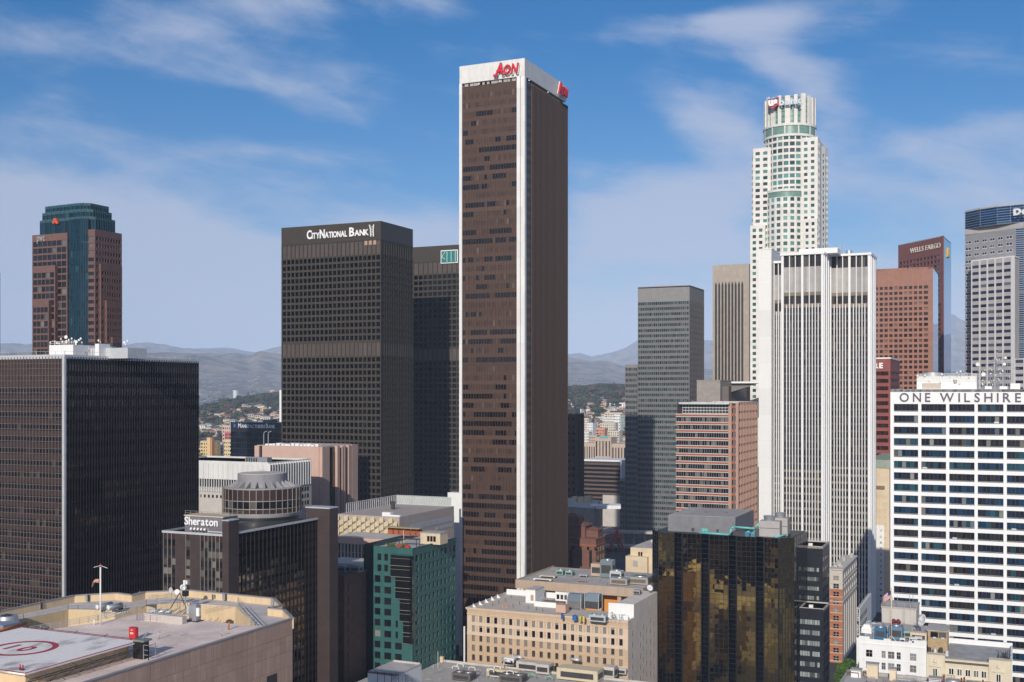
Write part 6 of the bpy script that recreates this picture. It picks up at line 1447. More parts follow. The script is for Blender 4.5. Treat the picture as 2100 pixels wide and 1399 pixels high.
# ---------------------------------------------------------------- teal block
tg_ = stone('teal_cladding', (.030, .120, .115), .1, .3, .55, joints=(2.6, 3.9, .05), jd=.8, pvar=.04)
tw = glass('teal_block_window', (.012, .013, .014), .5, .05, metal=.0, blind=.04, wav=.05, ws=.3, spec=.9)
twc = glass('corner_glass', (.010, .011, .012), .3, .05, blind=0, wav=.03, ws=.3, spec=.8); twm = glass('teal_side_mirror', (.10, .14, .13), .3, .03, metal=1, blind=0, wav=.05, ws=.35)
x0, x1, y0, y1, zt = blk(766, 846, 935, 400, 1125); fh = 3.9; x0b = onY(746, y0+5)
T = Thing('office_building', 'teal clad block with black corner glazing, left of the brown slab base', 'office building', (x0+x1)/2, (y0+y1)/2, vis=1399)
T.core(rect(x0, x1, y0, y1), G0, zt-.4, .55, tg_); T.part('set_back', MB().bb(stone('teal_set_back_shade', (.012, .035, .035), .1, .3, .6), x0b, x0+.5, y0+5, y1-1, G0, zt-.3))  # neighbour's shadow on the set-back put into a darker teal
nr = int((zt-G0)/fh); xg = [onY(a, y0) for a in (803, 813, 822, 829)]; xR = onY(842, y0)
for j in range(nr):
    z1 = zt-2.4-j*fh; st_ = 0 if j < 2 else (1 if j < 4 else (2 if j < 6 else (3 if j < 8 else 4)))
    xe = xg[st_] if st_ < 4 else x1
    zb_ = z1-fh
    # wall strips around the openings
    cols = [(774, 782), (788, 795.5)] if j < 2 else [(768, 780), (788, 802)]
    if j in (6, 7): cols.append((811, 816))
    if j >= 8: cols.append((810, 824))
    e = [x0]+[v for c in cols for v in (onY(c[0], y0), onY(c[1], y0))]+[xe]
    zlo, zhi = z1-2.55, z1-.15
    for k in range(0, len(e), 2): T.piece('wall_panel', tg_, (e[k]+e[k+1])/2, y0+.3, (zlo+zhi)/2, e[k+1]-e[k], .6, zhi-zlo)
    T.piece('spandrel', tg_, (x0+xe)/2, y0+.305, (zlo+zb_-.15+zhi-zlo*0-zhi)/2 if False else (zlo+(zb_-.15))/2, xe-x0, .6, zlo-(zb_-.15))
    for k in range(1, len(e)-1, 2): T.piece('window', tw, (e[k]+e[k+1])/2, y0+.45, (zlo+zhi)/2, e[k+1]-e[k], .1, zhi-zlo)
    if st_ < 4:
        T.piece('corner_glazing', twc, (xe+xR)/2, y0-.25, z1-fh/2-.15, xR-xe, 1.2, fh-.3); T.piece('glazing_bar', hfr, (xe+xR)/2, y0-.3, z1-fh+.0, xR-xe+.2, 1.3, .14); T.piece('glazing_bar', hfr, (xe+xR)/2, y0-.3, z1-1.3, xR-xe+.2, 1.25, .08)
        T.piece('corner_glazing', twc, xR+.4, y0+.2, z1-fh/2-.15, .9, 1.0, fh-.3)
T.piece('wall_panel', tg_, (xR+.3+x1)/2, y0+.35, (zt-40+G0)/2+20, x1-xR-.3, .5, zt-G0-.5-0)
T.part('parapet', MB().bb(tg_, x0, xg[0], y0, y0+.6, zt-2.55, zt).bb(tg_, xg[0]+.02, x1, y0+.05, y0+.6, zt-2.3, zt).bb(tg_, x1-.5, x1, y0+.61, y1, zt-.6, zt))
T.facade((x1, y0+.9), (x1, y1), zt-nr*fh, zt-.01, 10, nr, 1.35, 1.6, .4, tg_, tg_, lambda i, j: twm if (i in (5, 6, 7, 8) and j in (3, 4, 5)) or (i+j*3) % 7 == 0 else tw, top=2.8, ends=(1.2, .8), bp=-.01)
T.part('roof', MB().bb(roofg, x0+.6, x1-.5, y0+.6, y1, zt-.6, zt-.35)); T.part('edge_light', MB().bb(lmetal, onY(846, y0)-.1, x1+.02, y0-.02, y0+.1, G0+20, zt-.5)) if 0 else None
T.finish(minpx=6)
xa, xb = onY(852, y0+14), onY(900, y0+14); w = MB()
T = Thing('penthouse', 'cream penthouse with dark window openings on the teal block roof', 'penthouse', xa+4, y0+15, zt)
T.part('wall', MB().bb(cream, xa+1.5, xb, y0+15, y0+21, zt-.4, zt+3.6)); T.part('roof', MB().bb(conc, xa+1.3, xb+.2, y0+14.8, y0+21.2, zt+3.6, zt+3.85))
for k in range(3): T.part('window', MB().bb(dk if k != 1 else bdark, onY(876+k*6.3, y0+15), onY(881+k*6.3, y0+15), y0+14.93, y0+15.05, zt+.6, zt+2.6))
plant = stone('planter_green', (.09, .11, .02), .4, 2, .9); rr = random.Random(6)
def shrub(x, y, z, s, label, group=None, m=None, n=40):
    w = MB(); 
    for k in range(n): clump(w, x+rr.gauss(0, s*.4), y+rr.gauss(0, s*.3), z+rr.random()*s*.5, s*rr.uniform(.25, .45), m or plant, rr)
    return tag(w.build('shrub'), label, 'shrub', group)
shrub(x0+6, y0+2.2, zt-.3, 2.2, 'left green shrub clump on the teal block roof edge'); shrub(x1-5, y0+2.5, zt-.3, 2.4, 'right green shrub clump on the teal block roof edge', n=70)
w = MB().bb(redp, x1-6.5, x1-4.5, y0+1.2, y0+1.6, zt-.1, zt+.9).bb(redp, x1-4.2, x1-2.2, y0+1.3, y0+1.7, zt-.1, zt+.9); tag(w.build('red_seat'), 'red seats among shrubs on the teal block roof', 'seat')
w = MB().bb(stone('pergola_dark', (.10, .07, .05), .2, 1, .8), x0+7, x0+14.5, y0+5.5, y0+8.5, zt+2.2, zt+2.4)
for a in (7.2, 14.2): w.bb(dmetal, x0+a, x0+a+.2, y0+5.6, y0+5.8, zt-.4, zt+2.2).bb(dmetal, x0+a, x0+a+.2, y0+8.2, y0+8.4, zt-.4, zt+2.2)
tag(w.build('pergola'), 'dark pergola on the teal block roof', 'pergola'); tag(MB().tube(dishw, (onY(828, y0+6), y0+6, zt-.4), (onY(828, y0+6), y0+6, zt+5.4), .09, 6).build('flagpole'), 'thin white pole on the teal block roof', 'flagpole')

# dark brick block and low roofs left of the teal one
dbk = stone('shaded_brick', (.16, .085, .065), .12, .35, .85, joints=(2.2, .8, .08, 1), jd=.75)
x0, x1, y0, y1, zt = blk(672, 706, 751, 395, 1180)
T = Thing('old_building', 'old brown brick building deep between hotel and teal block', 'building', (x0+x1)/2, (y0+y1)/2, vis=1399)
T.core(rect(x0, x1, y0, y1), G0, zt-.3, .3, dbk); T.facade((x0, y0), (x1, y0), G0, zt, 3, 12, 1.2, 1.6, .3, dbk, dbk, dk, top=3); T.facade((x1-.01, y0+.3), (x1-.01, y1), G0, zt, 6, 12, 1.8, 1.8, .3, dbk, dbk, dk, top=3)
T.part('cornice', MB().bb(dbk, x0-.5, x1+.5, y0-.6, y1, zt-.8, zt)); T.finish()
for k in range(2): hvac(x0+3+k*4.5, y0+5+k*2, zt, 3.6, 3, 2.6, stone('blue_grey_unit', (.22, .25, .30), .1, 1, .5), ('left', 'right')[k]+' blue grey unit on the dark brick roof beside the hotel', 'units on the dark brick roof')
x0, x1, y0, y1, zt = blk(660, 745, 790, 422, 1160)
T = Thing('low_building', 'pale flat roofed building behind the dark brick one', 'building', (x0+x1)/2, y0+8, vis=1399); T.part('wall', MB().bb(zg, x0, x1, y0, y0+14, G0, zt)); T.part('roof', MB().bb(lconc, x0, x1, y0, y0+14, zt+.001, zt+.3)); T.part('panel', MB().bb(whitep, onY(704, y0), onY(714, y0), y0-.1, y0, zat(1174, 422), zat(1164, 422)))

# ---------------------------------------------------------------- tan classical block
tq = stone('tan_brick', (.56, .41, .275), .06, .3, .8, joints=(.9, .45, .03, 1), jd=.88, streaks=.06); tr_ = stone('terracotta_trim', (.62, .485, .365), .06, .5, .8); sw_ = stone('side_stucco', (.70, .61, .53), .07, .25, .85, streaks=.1)
x0, x1, y0, y1, zt = blk(958, 1288, 1348, 400, 1273)
TC = (x0, x1, y0, y1, zt)
fr_ = stone('window_frame_brown', (.20, .15, .12), .1, 1, .6); wbl = stone('blind_grey', (.22, .215, .20), .1, 1, .6, pvar=.15)
T = Thing('office_building', 'tan classical block with twenty window bays and ornate top, bottom centre', 'office building', (x0+x1)/2, (y0+y1)/2, vis=1399)
yn = y0+(y1-y0)*.5; xn0, xn1 = onY(1108, yn), x1-6.4; NP = [(x0, y0), (x1, y0), (x1, y1), (xn1, y1), (xn1, yn), (xn0, yn), (xn0, y1), (x0, y1)]; T.core(NP, G0, zt-1.41, .5, sw_); n = 20; bw = (x1-x0-2.2)/n; pitch = 95/4.565/F*dep((x0+x1)/2, y0)
fh = 3.62; ww = 1.32; wh = 2.35
zc0 = zt-3.1
T.piece('frieze', tq, (x0+x1)/2, y0+.3, (zt-.9+zc0)/2, x1-x0, .6, zt-.9-zc0)
T.part('cornice', MB().bb(tr_, x0-.45, x1+.25, y0-.55, y0+.6, zt-.55, zt-.1).bb(tr_, x0-.25, x1+.15, y0-.3, y0+.5, zt-.95, zt-.56).bb(tr_, x0-.1, x1+.1, y0-.12, y0+.4, zc0+.5, zc0+.75))
rr = random.Random(9)
for j in range(10):
    z1 = zc0-j*fh; z0 = z1-wh
    T.piece('spandrel', tq if j else tr_, (x0+x1)/2, y0+.31, z0-(fh-wh)/2, x1-x0, .6, fh-wh) if j != 1 else T.piece('string_course', tr_, (x0+x1)/2, y0+.25, z0-(fh-wh)/2, x1-x0, .8, fh-wh)
    for i in range(n+1):
        a0 = x0 if i == 0 else x0+1.1+i*bw-(bw-ww)/2; a1 = x1 if i == n else x0+1.1+i*bw+(bw-ww)/2
        T.piece('pier', tq if j > 1 else tr_, (a0+a1)/2, y0+.3, (z0+z1)/2, a1-a0, .6, wh)
        if j < 2 and 0 < i < n: T.piece('brick_inset', tq, (a0+a1)/2, y0-.0, (z0+z1)/2, (a1-a0)*.42, .06, wh)
    for i in range(n):
        c = x0+1.1+(i+.5)*bw; open_ = rr.random() < ((.3, .55, .15, .6, .75, .8, .8, .8, .8, .8)[j])
        T.piece('window', dk if open_ else wbl, c, y0+.48, (z0+z1)/2, ww, .1, wh)
        if j < 2:
            if open_ and rr.random() < .5: T.piece('blind', wbl, c, y0+.40, z1-wh*.15, ww-.1, .06, wh*.3)
            if j == 0 and (i*7) % 3: T.part('pediment', MB().raw([(c-.75, y0-.12, z1+.12), (c+.75, y0-.12, z1+.12), (c+.3, y0-.12, z1+.5), (c, y0-.12, z1+.8), (c-.3, y0-.12, z1+.5), (c-.75, y0+.1, z1+.12), (c+.75, y0+.1, z1+.12), (c, y0+.1, z1+.8)], [(0, 1, 2, 3, 4), (0, 4, 3, 7, 5), (1, 6, 7, 3, 2)], tr_))
        else:
            T.piece('frame', fr_, c-ww/2+.08, y0+.3, (z0+z1)/2, .18, .35, wh); T.piece('frame', fr_, c+ww/2-.08, y0+.3, (z0+z1)/2, .18, .35, wh); T.piece('frame', fr_, c, y0+.32, z0+.12, ww, .4, .26)
            T.piece('frame', fr_, c, y0+.36, (z0+z1)/2, .12, .2, wh)
zs_ = zat(1232, dep(x1, y0))
T.part('side_wall', MB().bb(sw_, x1-.5, x1+.02, y0+.61, y1, G0, zt-.1)); ya = onX(1300, x1)
T.part('raised_side', MB().bb(sw_, x1-6.5, x1+.021, ya, y1-.1, zt-.9, zt+4.6)); T.part('white_screen_wall', MB().bb(whitep, onY(1248, ya), x1-.1, ya-.1, ya+.2, zt-.9, zt+4.5))
T.part('parapet_step', MB().bb(whitep, onY(1250, ya-2), x1-1.0, ya-3.6, ya-3.2, zt-.9, zt+1.2))
cw2 = stone('side_window_raking_sun', (.55, .54, .5), .1, 1, .5)  # raking sun painted as pale slivers, each with a dark strip for shade
for i, yy in enumerate((1301-8, 1309, 1315, 1322, 1330, 1337)):
    for j in range(7):
        y_ = onX(yy+3, x1); z1 = zt-5.5-j*4.0-(2.0 if i % 2 else 0)+(.8 if i > 3 else 0); T.piece('side_window', cw2, x1+.0, y_, z1, .1, .75, 1.9); T.piece('side_window_shade', dk, x1-.0, y_+.55, z1, .08, .45, 1.9)
T.part('roof', MB().prism(stone('gravel_roof', (.54, .48, .41), .12, .5, .95), [(x0+.3, y0+.6), (x1-.5, y0+.6), (x1-.5, y1-.01), (xn1+.3, y1-.01), (xn1+.3, yn-.3), (xn0-.3, yn-.3), (xn0-.3, y1-.01), (x0+.3, y1-.01)], zt-1.4, zt-.9))
xl_ = x0+.25; T.part('left_parapet', MB().bb(lconc, x0, x0+.45, y0+.61, y1, zt-1.4, zt+.0)); T.part('rear_parapet', MB().bb(whitep, x0+.5, xn0-.1, y1-.5, y1, zt-1.4, zt+1.2))
for k in range(5): y_ = y0+4+k*(y1-y0-8)/5.0; T.part('buttress', MB().raw([(x0+.45, y_, zt-.9), (x0+1.9, y_, zt-.9), (x0+.45, y_, zt+.6), (x0+.45, y_+.25, zt-.9), (x0+1.9, y_+.25, zt-.9), (x0+.45, y_+.25, zt+.6)], [(0, 1, 2), (3, 5, 4), (1, 4, 5, 2), (0, 3, 4, 1)], whitep))
T.part('edge_pipe', MB().bb(whitep, x0-1.6, x0-1.1, y0+.2, y0+.8, G0, zt-7.5)); T.finish(minpx=6)
zr = zt-.9
# rooftop things
def onroof(px, py, z=zr): return PZ(px, py, z)
p = onroof(1078, 1236); T = Thing('stair_house', 'white stair house with a peach door on the tan block roof', 'stair house', p[0], p[1], zr)
T.part('wall', MB().bb(whitep, p[0], p[0]+4.0, p[1], p[1]+9, zr, zr+5.0)); T.part('door', MB().bb(ltp, p[0]+2.1, p[0]+3.3, p[1]-.06, p[1]+.02, zr+.9, zr+3.2)); T.part('roof', MB().bb(lconc, p[0]-.1, p[0]+4.1, p[1]-.1, p[1]+9.1, zr+5, zr+5.2))
T = Thing('light_well', 'white parapet round the sunken light well with three windows on the tan block roof', 'light well', p[0]+12, p[1]+2, zr); q = onroof(1096, 1243)
T.part('parapet', MB().bb(whitep, q[0], q[0]+9, q[1]-.3, q[1], zr, zr+1.9).bb(whitep, q[0], q[0]+.3, q[1]+.01, q[1]+10, zr, zr+1.88)); T.part('well_floor', MB().bb(stone('well_brown', (.22, .17, .13), .1, 1, .9), q[0]+.4, q[0]+9, q[1]+.02, q[1]+10, zr+.6, zr+.8))
T.part('rear_wall', MB().bb(whitep, q[0]+4.5, q[0]+12, q[1]+10, q[1]+10.4, zr, zr+4.2)); 
for k in range(3): T.part('window', MB().bb(dk, q[0]+5.1+k*1.6, q[0]+6.2+k*1.6, q[1]+9.93, q[1]+10.02, zr+1.4, zr+3.2))
p = onroof(1140, 1258); hvac(p[0]+1.8, p[1]+2, zr, 3.8, 3.6, 3.2, stone('peach_box', (.55, .36, .27), .05, 1, .7), 'peach coloured box house on the tan block roof', fans=0, grille=stone('peach_box', ()))
tgl = glass('pale_unit_glass', (.22, .27, .29), .1, .2, metal=.3, blind=0)
for k, a in enumerate((1163, 1199)):
    p = onroof(a, 1249); T = Thing('cooling_tower', ('left', 'right')[k]+' silver cooling tower with dark mesh base on the tan block roof', 'cooling tower', p[0]+2.7, p[1]+2, zr, 'silver cooling towers on the tan block')
    T.part('louvre', MB().bb(dmetal if k else stone('mesh_grey', (.16, .15, .15), .3, 4, .8), p[0], p[0]+5.5, p[1], p[1]+4, zr+.3, zr+3.0)); T.part('casing', MB().raw([(p[0], p[1]-.1, zr+3), (p[0]+5.5, p[1]-.1, zr+3), (p[0]+5.5, p[1]+1.2, zr+5.6), (p[0], p[1]+1.2, zr+5.6), (p[0], p[1]+4, zr+5.6), (p[0]+5.5, p[1]+4, zr+5.6), (p[0], p[1]+4, zr+3), (p[0]+5.5, p[1]+4, zr+3)], [(0, 1, 2, 3), (3, 2, 5, 4), (1, 7, 5, 2), (0, 3, 4, 6), (4, 5, 7, 6)], tgl)); w = MB()
    for (u, v) in ((0, 0), (5.5, 0), (5.5, 4), (0, 4)): w.tube(lmetal, (p[0]+u, p[1]+v, zr), (p[0]+u, p[1]+v, zr+5.8), .12, 5)
    T.part('frame', w)
p = onroof(1205, 1276); hvac(p[0]+3.4, p[1]+1.8, zr, 6.2, 2.6, 2.6, stone('pale_blue_unit', (.42, .48, .50), .06, 1, .5), 'long pale blue unit near the front parapet of the tan block', fans=2)
for i, (a, b_, c_, s_) in enumerate(((1153, 1270, (.02, .10, .35), 1.0), (1179, 1272, (.02, .12, .40), 1.6), (1190, 1274, (.55, .45, .1), .8), (1197, 1275, (.6, .5, .12), .8))): p = onroof(a, b_); w = MB().cyl(stone('drum_col_%d' % i, c_, .1, 1, .5), p[0], p[1], zr, zr+(2.0 if i != 1 else 1.7), .45 if i != 1 else .9, n=12); w.tube(dmetal, (p[0], p[1], zr+1.7), (p[0], p[1], zr+2.3), .1, 5); tag(w.build('tank'), ('small upright blue', 'wide blue', 'left yellow', 'right yellow')[i]+' tank by the front parapet of the tan block', 'tank')
p = onroof(1255, 1278); w = MB(); rr = random.Random(2)
for k in range(14): x_, y_ = p[0]+rr.uniform(-4, 3), p[1]+rr.uniform(0, 5); w.path(metal, [(x_, y_, zr), (x_, y_, zr+rr.uniform(.8, 3)), (x_+rr.uniform(-1.5, 1.5), y_+rr.uniform(-1, 1), zr+rr.uniform(.8, 3))], .09, 5)
tag(w.build('pipework'), 'tangle of pipes beside the right silver cooling tower', 'pipework')
for i, (a, b_) in enumerate(((1010, 1243), (1023, 1239), (1036, 1234), (1048, 1228), (1052, 1246), (1065, 1241), (1083, 1249), (1100, 1252), (1113, 1255))): p = onroof(a, b_); tag(MB().tube(dmetal, p, (p[0], p[1], p[2]+1.4), .1, 6).box(metal, p[0], p[1], zr+.05, .4, .4, .1).build('roof_post'), 'small dark vent post on the gravel roof of the tan block', 'vent post', 'vent posts on the tan block roof')
for i, a in enumerate((1031, 1040)): p = onroof(a, 1244); tag(MB().cyl(stone('orange_valve', (.6, .25, .03), .1, 1, .6), p[0], p[1], zr, zr+.6, .45, .35, 10).tube(redp, (p[0]-.5, p[1], zr+.5), (p[0]+.5, p[1], zr+.5), .12, 6).build('valve'), ('left', 'right')[i]+' orange valve on the tan block roof', 'valve', 'orange valves on the tan block roof')
hvac(x1-5, y0+26, zt+4.6, 2.6, 2.2, 1.8, metal, 'grey box unit on the raised side of the tan block', fans=0); dish_on_mast(x1-1.5, y0+30, zt+4.6, 2.0, 1.2, (.6, -.6, .5), 'white dish on the raised side of the tan block')

# ---------------------------------------------------------------- annex with open loggia and orange wall
an = stone('annex_concrete', (.46, .35, .265), .08, .3, .8, streaks=.12); org_ = stone('orange_wall', (.62, .27, .055), .05, .5, .8)
d = 478; X0, Y0 = XY(1057, d); zt = zat(1191, d); X1 = onY(1318, Y0); Y1 = onX(1337, X1)
Yb = Y0+42
T = Thing('annex_building', 'pale concrete building with open colonnade and orange rear wall behind the tan block', 'building', (X0+X1)/2, (Y0+Yb)/2, vis=1250)
T.part('roof_slab', MB().bb(an, X0, X1, Y0, Yb, zt-3.1, zt)); T.part('roof_surface', MB().bb(roofg, X0+.8, X1-.8, Y0+.8, Yb-.8, zt+.001, zt+.06)); T.part('roof_lip', MB().bb(an, X0, X1, Y0, Y0+.6, zt+.002, zt+.5).bb(an, X0, X0+.6, Y0+.61, Yb, zt+.002, zt+.5).bb(an, X1-.6, X1, Y0+.61, Yb, zt+.002, zt+.5))
T.part('orange_wall', MB().bb(org_, X0+6, X1-1, Y0+7, Y0+7.6, G0, zt-3.11)); T.part('lower_block', MB().bb(an, X0+1, X1-1, Y0+.8, Yb-1, G0, zt-11.5)); T.part('dark_return', MB().bb(black, X0+5.4, X0+5.9, Y0+6, Yb-2, zt-11.4, zt-3.12))
for k in range(7): x_ = X0+4+k*(X1-X0-6)/6; T.piece('column', an, x_, Y0+1.8, (zt-3.1+zt-11.5)/2, 1.5, 1.5, 8.38)
T.finish()
for i, (a, b_, w_, l_, h_, m, lb) in enumerate(((1122, 1186, 7, 3, 1.0, cream, 'long cream duct box'), (1112, 1192, 8, 2, .9, whitep, 'long white duct box'), (1147, 1180, 3.2, 3, 2.2, stone('mint_unit', (.25, .42, .36), .08, 1, .5), 'left mint green unit'), (1166, 1182, 3.2, 3, 2.2, stone('mint_unit', ()), 'right mint green unit'), (1196, 1184, 3.5, 2, 1, lmetal, 'low pale duct'), (1193, 1194, 4, 2, .6, tanst, 'flat tan curb'),
    (1222, 1183, 4.6, 4, 5.6, an, 'tall tan box house'), (1243, 1186, 5.4, 4, 7.6, tgl, 'tall silver glazed cooling tower'), (1262, 1192, 5, 4, 4.2, lmetal, 'framed silver unit'), (1268, 1201, 7.5, 4, 3.0, metal, 'wide grey unit with brown louvre'), (1308, 1200, 8.5, 7, 3.2, metal, 'large grey unit with brown louvre'), (1290, 1190, 5, 3, 1.5, conc, 'low grey hatch'))):
    p = PZ(a, b_, zt+.06); hvac(p[0], p[1]+l_/2, zt+.06, w_, l_, h_, m, lb+' on the colonnade building roof', 'units on the colonnade building roof', fans=0 if h_ < 1.5 or m is an else 1, grille=stone('brown_louvre', (.16, .11, .06), .2, 3, .7) if 'brown' in lb else dmetal)
for i in range(10): p = PZ(1205+i*7.5, 1196+(i % 3)*3, zt); tag(MB().tube(metal, p, (p[0], p[1], p[2]+1.4+(i % 4)*.6), .14, 6).build('roof_post'), 'thin grey vent stack on the colonnade building roof', 'vent stack', 'vent stacks on the colonnade roof')

# ---------------------------------------------------------------- gold reflecting black glass block
gm = glass('gold_mirror', (.62, .43, .13), .10, .02, metal=1.0, blind=0, tilt=.03, wav=.13, ws=.12, spec=.5); gmd = glass('gold_dark_reflection', (.32, .23, .09), .15, .02, metal=1.0, blind=0, tilt=.03, wav=.13, ws=.12); gdk = glass('near_black_glass', (.03, .026, .022), .3, .03, metal=1.0, blind=0, wav=.05, ws=.3)  # two gold tones, pane by pane, paint bright and dim patches of reflection
gmul = stone('dark_blue_mullion', (.05, .055, .075), .1, .5, .35, metal=.5)
d = 440; X1, Y0 = XY(1598, d); zt = zat(1104, d)
T = Thing('office_building', 'black glass block with wavy gold reflections and folded bays, right of centre at the bottom', 'office building', X1-25, Y0+15, vis=1399)
seg = [(1350, 1383, 0, 1), (1383, 1400, 1, 0), (1400, 1438, 0, 1), (1438, 1455, 1, 0), (1455, 1494, 0, 1), (1494, 1511, 1, 0), (1511, 1550, 0, 1), (1550, 1567, 1, 0), (1567, 1596, 0, 1)]
YL = Y0+2.2; xl = onY(1349, Y0); pts = []
back = Y0+34
poly = [(onY(1338, Y0+8), Y0+8), (xl, Y0+.6), (X1, Y0), XY(1629, d+3), (XY(1656, d+22)[0], XY(1656, d+22)[1]), (XY(1656, d+22)[0], back), (onY(1338, Y0+8), back)]
T.core(poly, G0, zt-.5, 1.9, black); fh = 3.9/2; nr = int((zt-G0)/fh)
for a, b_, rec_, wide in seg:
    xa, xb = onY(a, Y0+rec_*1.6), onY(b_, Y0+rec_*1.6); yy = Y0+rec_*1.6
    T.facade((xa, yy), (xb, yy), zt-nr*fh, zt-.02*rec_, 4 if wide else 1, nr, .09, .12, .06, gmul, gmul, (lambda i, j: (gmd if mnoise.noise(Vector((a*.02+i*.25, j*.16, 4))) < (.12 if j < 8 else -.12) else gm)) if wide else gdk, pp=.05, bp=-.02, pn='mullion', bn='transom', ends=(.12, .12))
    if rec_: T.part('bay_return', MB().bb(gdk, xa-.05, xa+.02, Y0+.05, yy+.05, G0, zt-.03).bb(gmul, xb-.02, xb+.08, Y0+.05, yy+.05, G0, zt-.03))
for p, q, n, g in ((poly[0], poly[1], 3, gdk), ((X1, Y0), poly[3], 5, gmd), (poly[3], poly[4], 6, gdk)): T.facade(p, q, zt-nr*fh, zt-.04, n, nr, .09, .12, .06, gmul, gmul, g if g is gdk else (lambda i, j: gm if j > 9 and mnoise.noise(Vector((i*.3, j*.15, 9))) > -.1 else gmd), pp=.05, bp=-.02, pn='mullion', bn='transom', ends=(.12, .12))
T.part('roof', MB().prism(roofg, [(poly[1][0]+.6, poly[1][1]+2.2), (X1-.5, Y0+2.2), (poly[3][0]-1, poly[3][1]+1), (poly[4][0]-1.2, poly[4][1]+.5), (poly[4][0]-1.2, back-1), (poly[0][0]+1, back-1)], zt-1.4, zt-.9)); T.finish(minpx=8)
cgb = stone('plant_room_grey', (.20, .20, .215), .12, .3, .8, streaks=.1)
Yp = Y0+9; xa, xb = onY(1370, Yp), onY(1508, Yp); zp = zat(1056, dep(xa, Yp)); yp1 = onX(1546, xb)
T = Thing('plant_room', 'large grey plant room with a faded circle on top, on the gold reflecting block', 'plant room', (xa+xb)/2, Yp+8, zt-.9)
T.part('wall', MB().bb(cgb, xa, xb, Yp, yp1, zt-.95, zp)); T.part('roof', MB().bb(conc, xa+.4, xb-.4, Yp+.4, yp1-.4, zp+.001, zp+.1)); T.part('roof_patch', MB().bb(stone('pad_pale', (.36, .32, .31), .1, .5, .9), xa+6, xb-2, Yp+1.5, yp1-3, zp+.101, zp+.14)); w = MB(); cx_, cy_ = (xa+xb)/2+2, (Yp+yp1)/2-.5
for i in range(40): a0, a1 = 2*math.pi*i/40, 2*math.pi*(i+1)/40; w.raw([(cx_+r_*math.cos(a)*1.25, cy_+r_*math.sin(a), zp+.145) for r_, a in ((3.5, a0), (4.0, a0), (4.0, a1), (3.5, a1))], [(0, 1, 2, 3)], stone('faded_red', (.22, .12, .11), .1, 1, .9))
T.part('faded_circle', w)
for (a, b_, c_) in ((1418, 1424, dmetal), (1469, 1474, dmetal)): T.part('vent_opening', MB().bb(c_, onY(a, Yp), onY(b_, Yp), Yp-.05, Yp+.05, zp-6.2, zp-4.9))
for k, (a, dd) in enumerate(((1557, 12), (1585, 17))):
    Yq = Y0+dd-5; xq, xr_ = onY(a, Yq), onY(a+42 if k == 0 else a+30, Yq); T = Thing('cooling_tower', ('front', 'rear')[k]+' grey box cooling tower with round fan on the gold reflecting block', 'cooling tower', xq+3, Yq+3, zt-.9, 'cooling towers on the gold block')
    zz = zat(1068-k*6, dep(xq, Yq)); T.part('casing', MB().bb(stone('tower_box', (.40, .38, .37), .06, .4, .7), xq, xr_, Yq, Yq+5.5, zt-.8, zz)); T.part('fan_stack', MB().cyl(metal, (xq+xr_)/2-.6, Yq+2.6, zz, zz+1.9, 1.9, 2.3, 18)); T.part('seam', MB().bb(dmetal, xq, xr_, Yq-.03, Yq, (zt+zz)/2-.1, (zt+zz)/2+.1))
tq_ = stone('turquoise_pipe', (.14, .50, .48), .06, 1, .45); T = Thing('coolant_pipes', 'bright turquoise pipes along the roof of the gold reflecting block', 'pipework', onY(1490, Y0+4), Y0+4, zt-.9)
ye = Y0+3; P3 = lambda px, z: (onY(px, ye), ye, z)
T.part('pipe', MB().path(tq_, [P3(1434, zt+.2), P3(1496, zt+.0), P3(1500, zt+2.4), P3(1505, zt+3.2), P3(1548, zt+2.9), P3(1556, zt+5)], .42, 10)); T.part('pipe', MB().path(tq_, [(onY(1590, ye+2), ye+2, zt-.3), (onY(1616, ye+7), ye+12, zt+.2)], .4, 10))
for k in range(3): T.part('pipe', MB().path(tq_, [P3(1440+k*3.6, zt+.3), P3(1440+k*3.6, zt+1.8), P3(1443+k*3.6, zt+1.8), P3(1443+k*3.6, zt+.3)], .26, 8))
for k in range(7): T.part('pipe', MB().path(tq_ if k % 3 else stone('blue_pipe', (.03, .12, .4), .1, 1, .4), [P3(1526+k*4, zt-.5), P3(1526+k*4, zt+.8+(k % 3)*.5), P3(1534+k*3, zt+1.0+(k % 2))], .2, 6))
T.part('pump_base', MB().bb(dmetal, onY(1504, ye), onY(1530, ye), ye+.5, ye+3, zt-.9, zt+1.6))

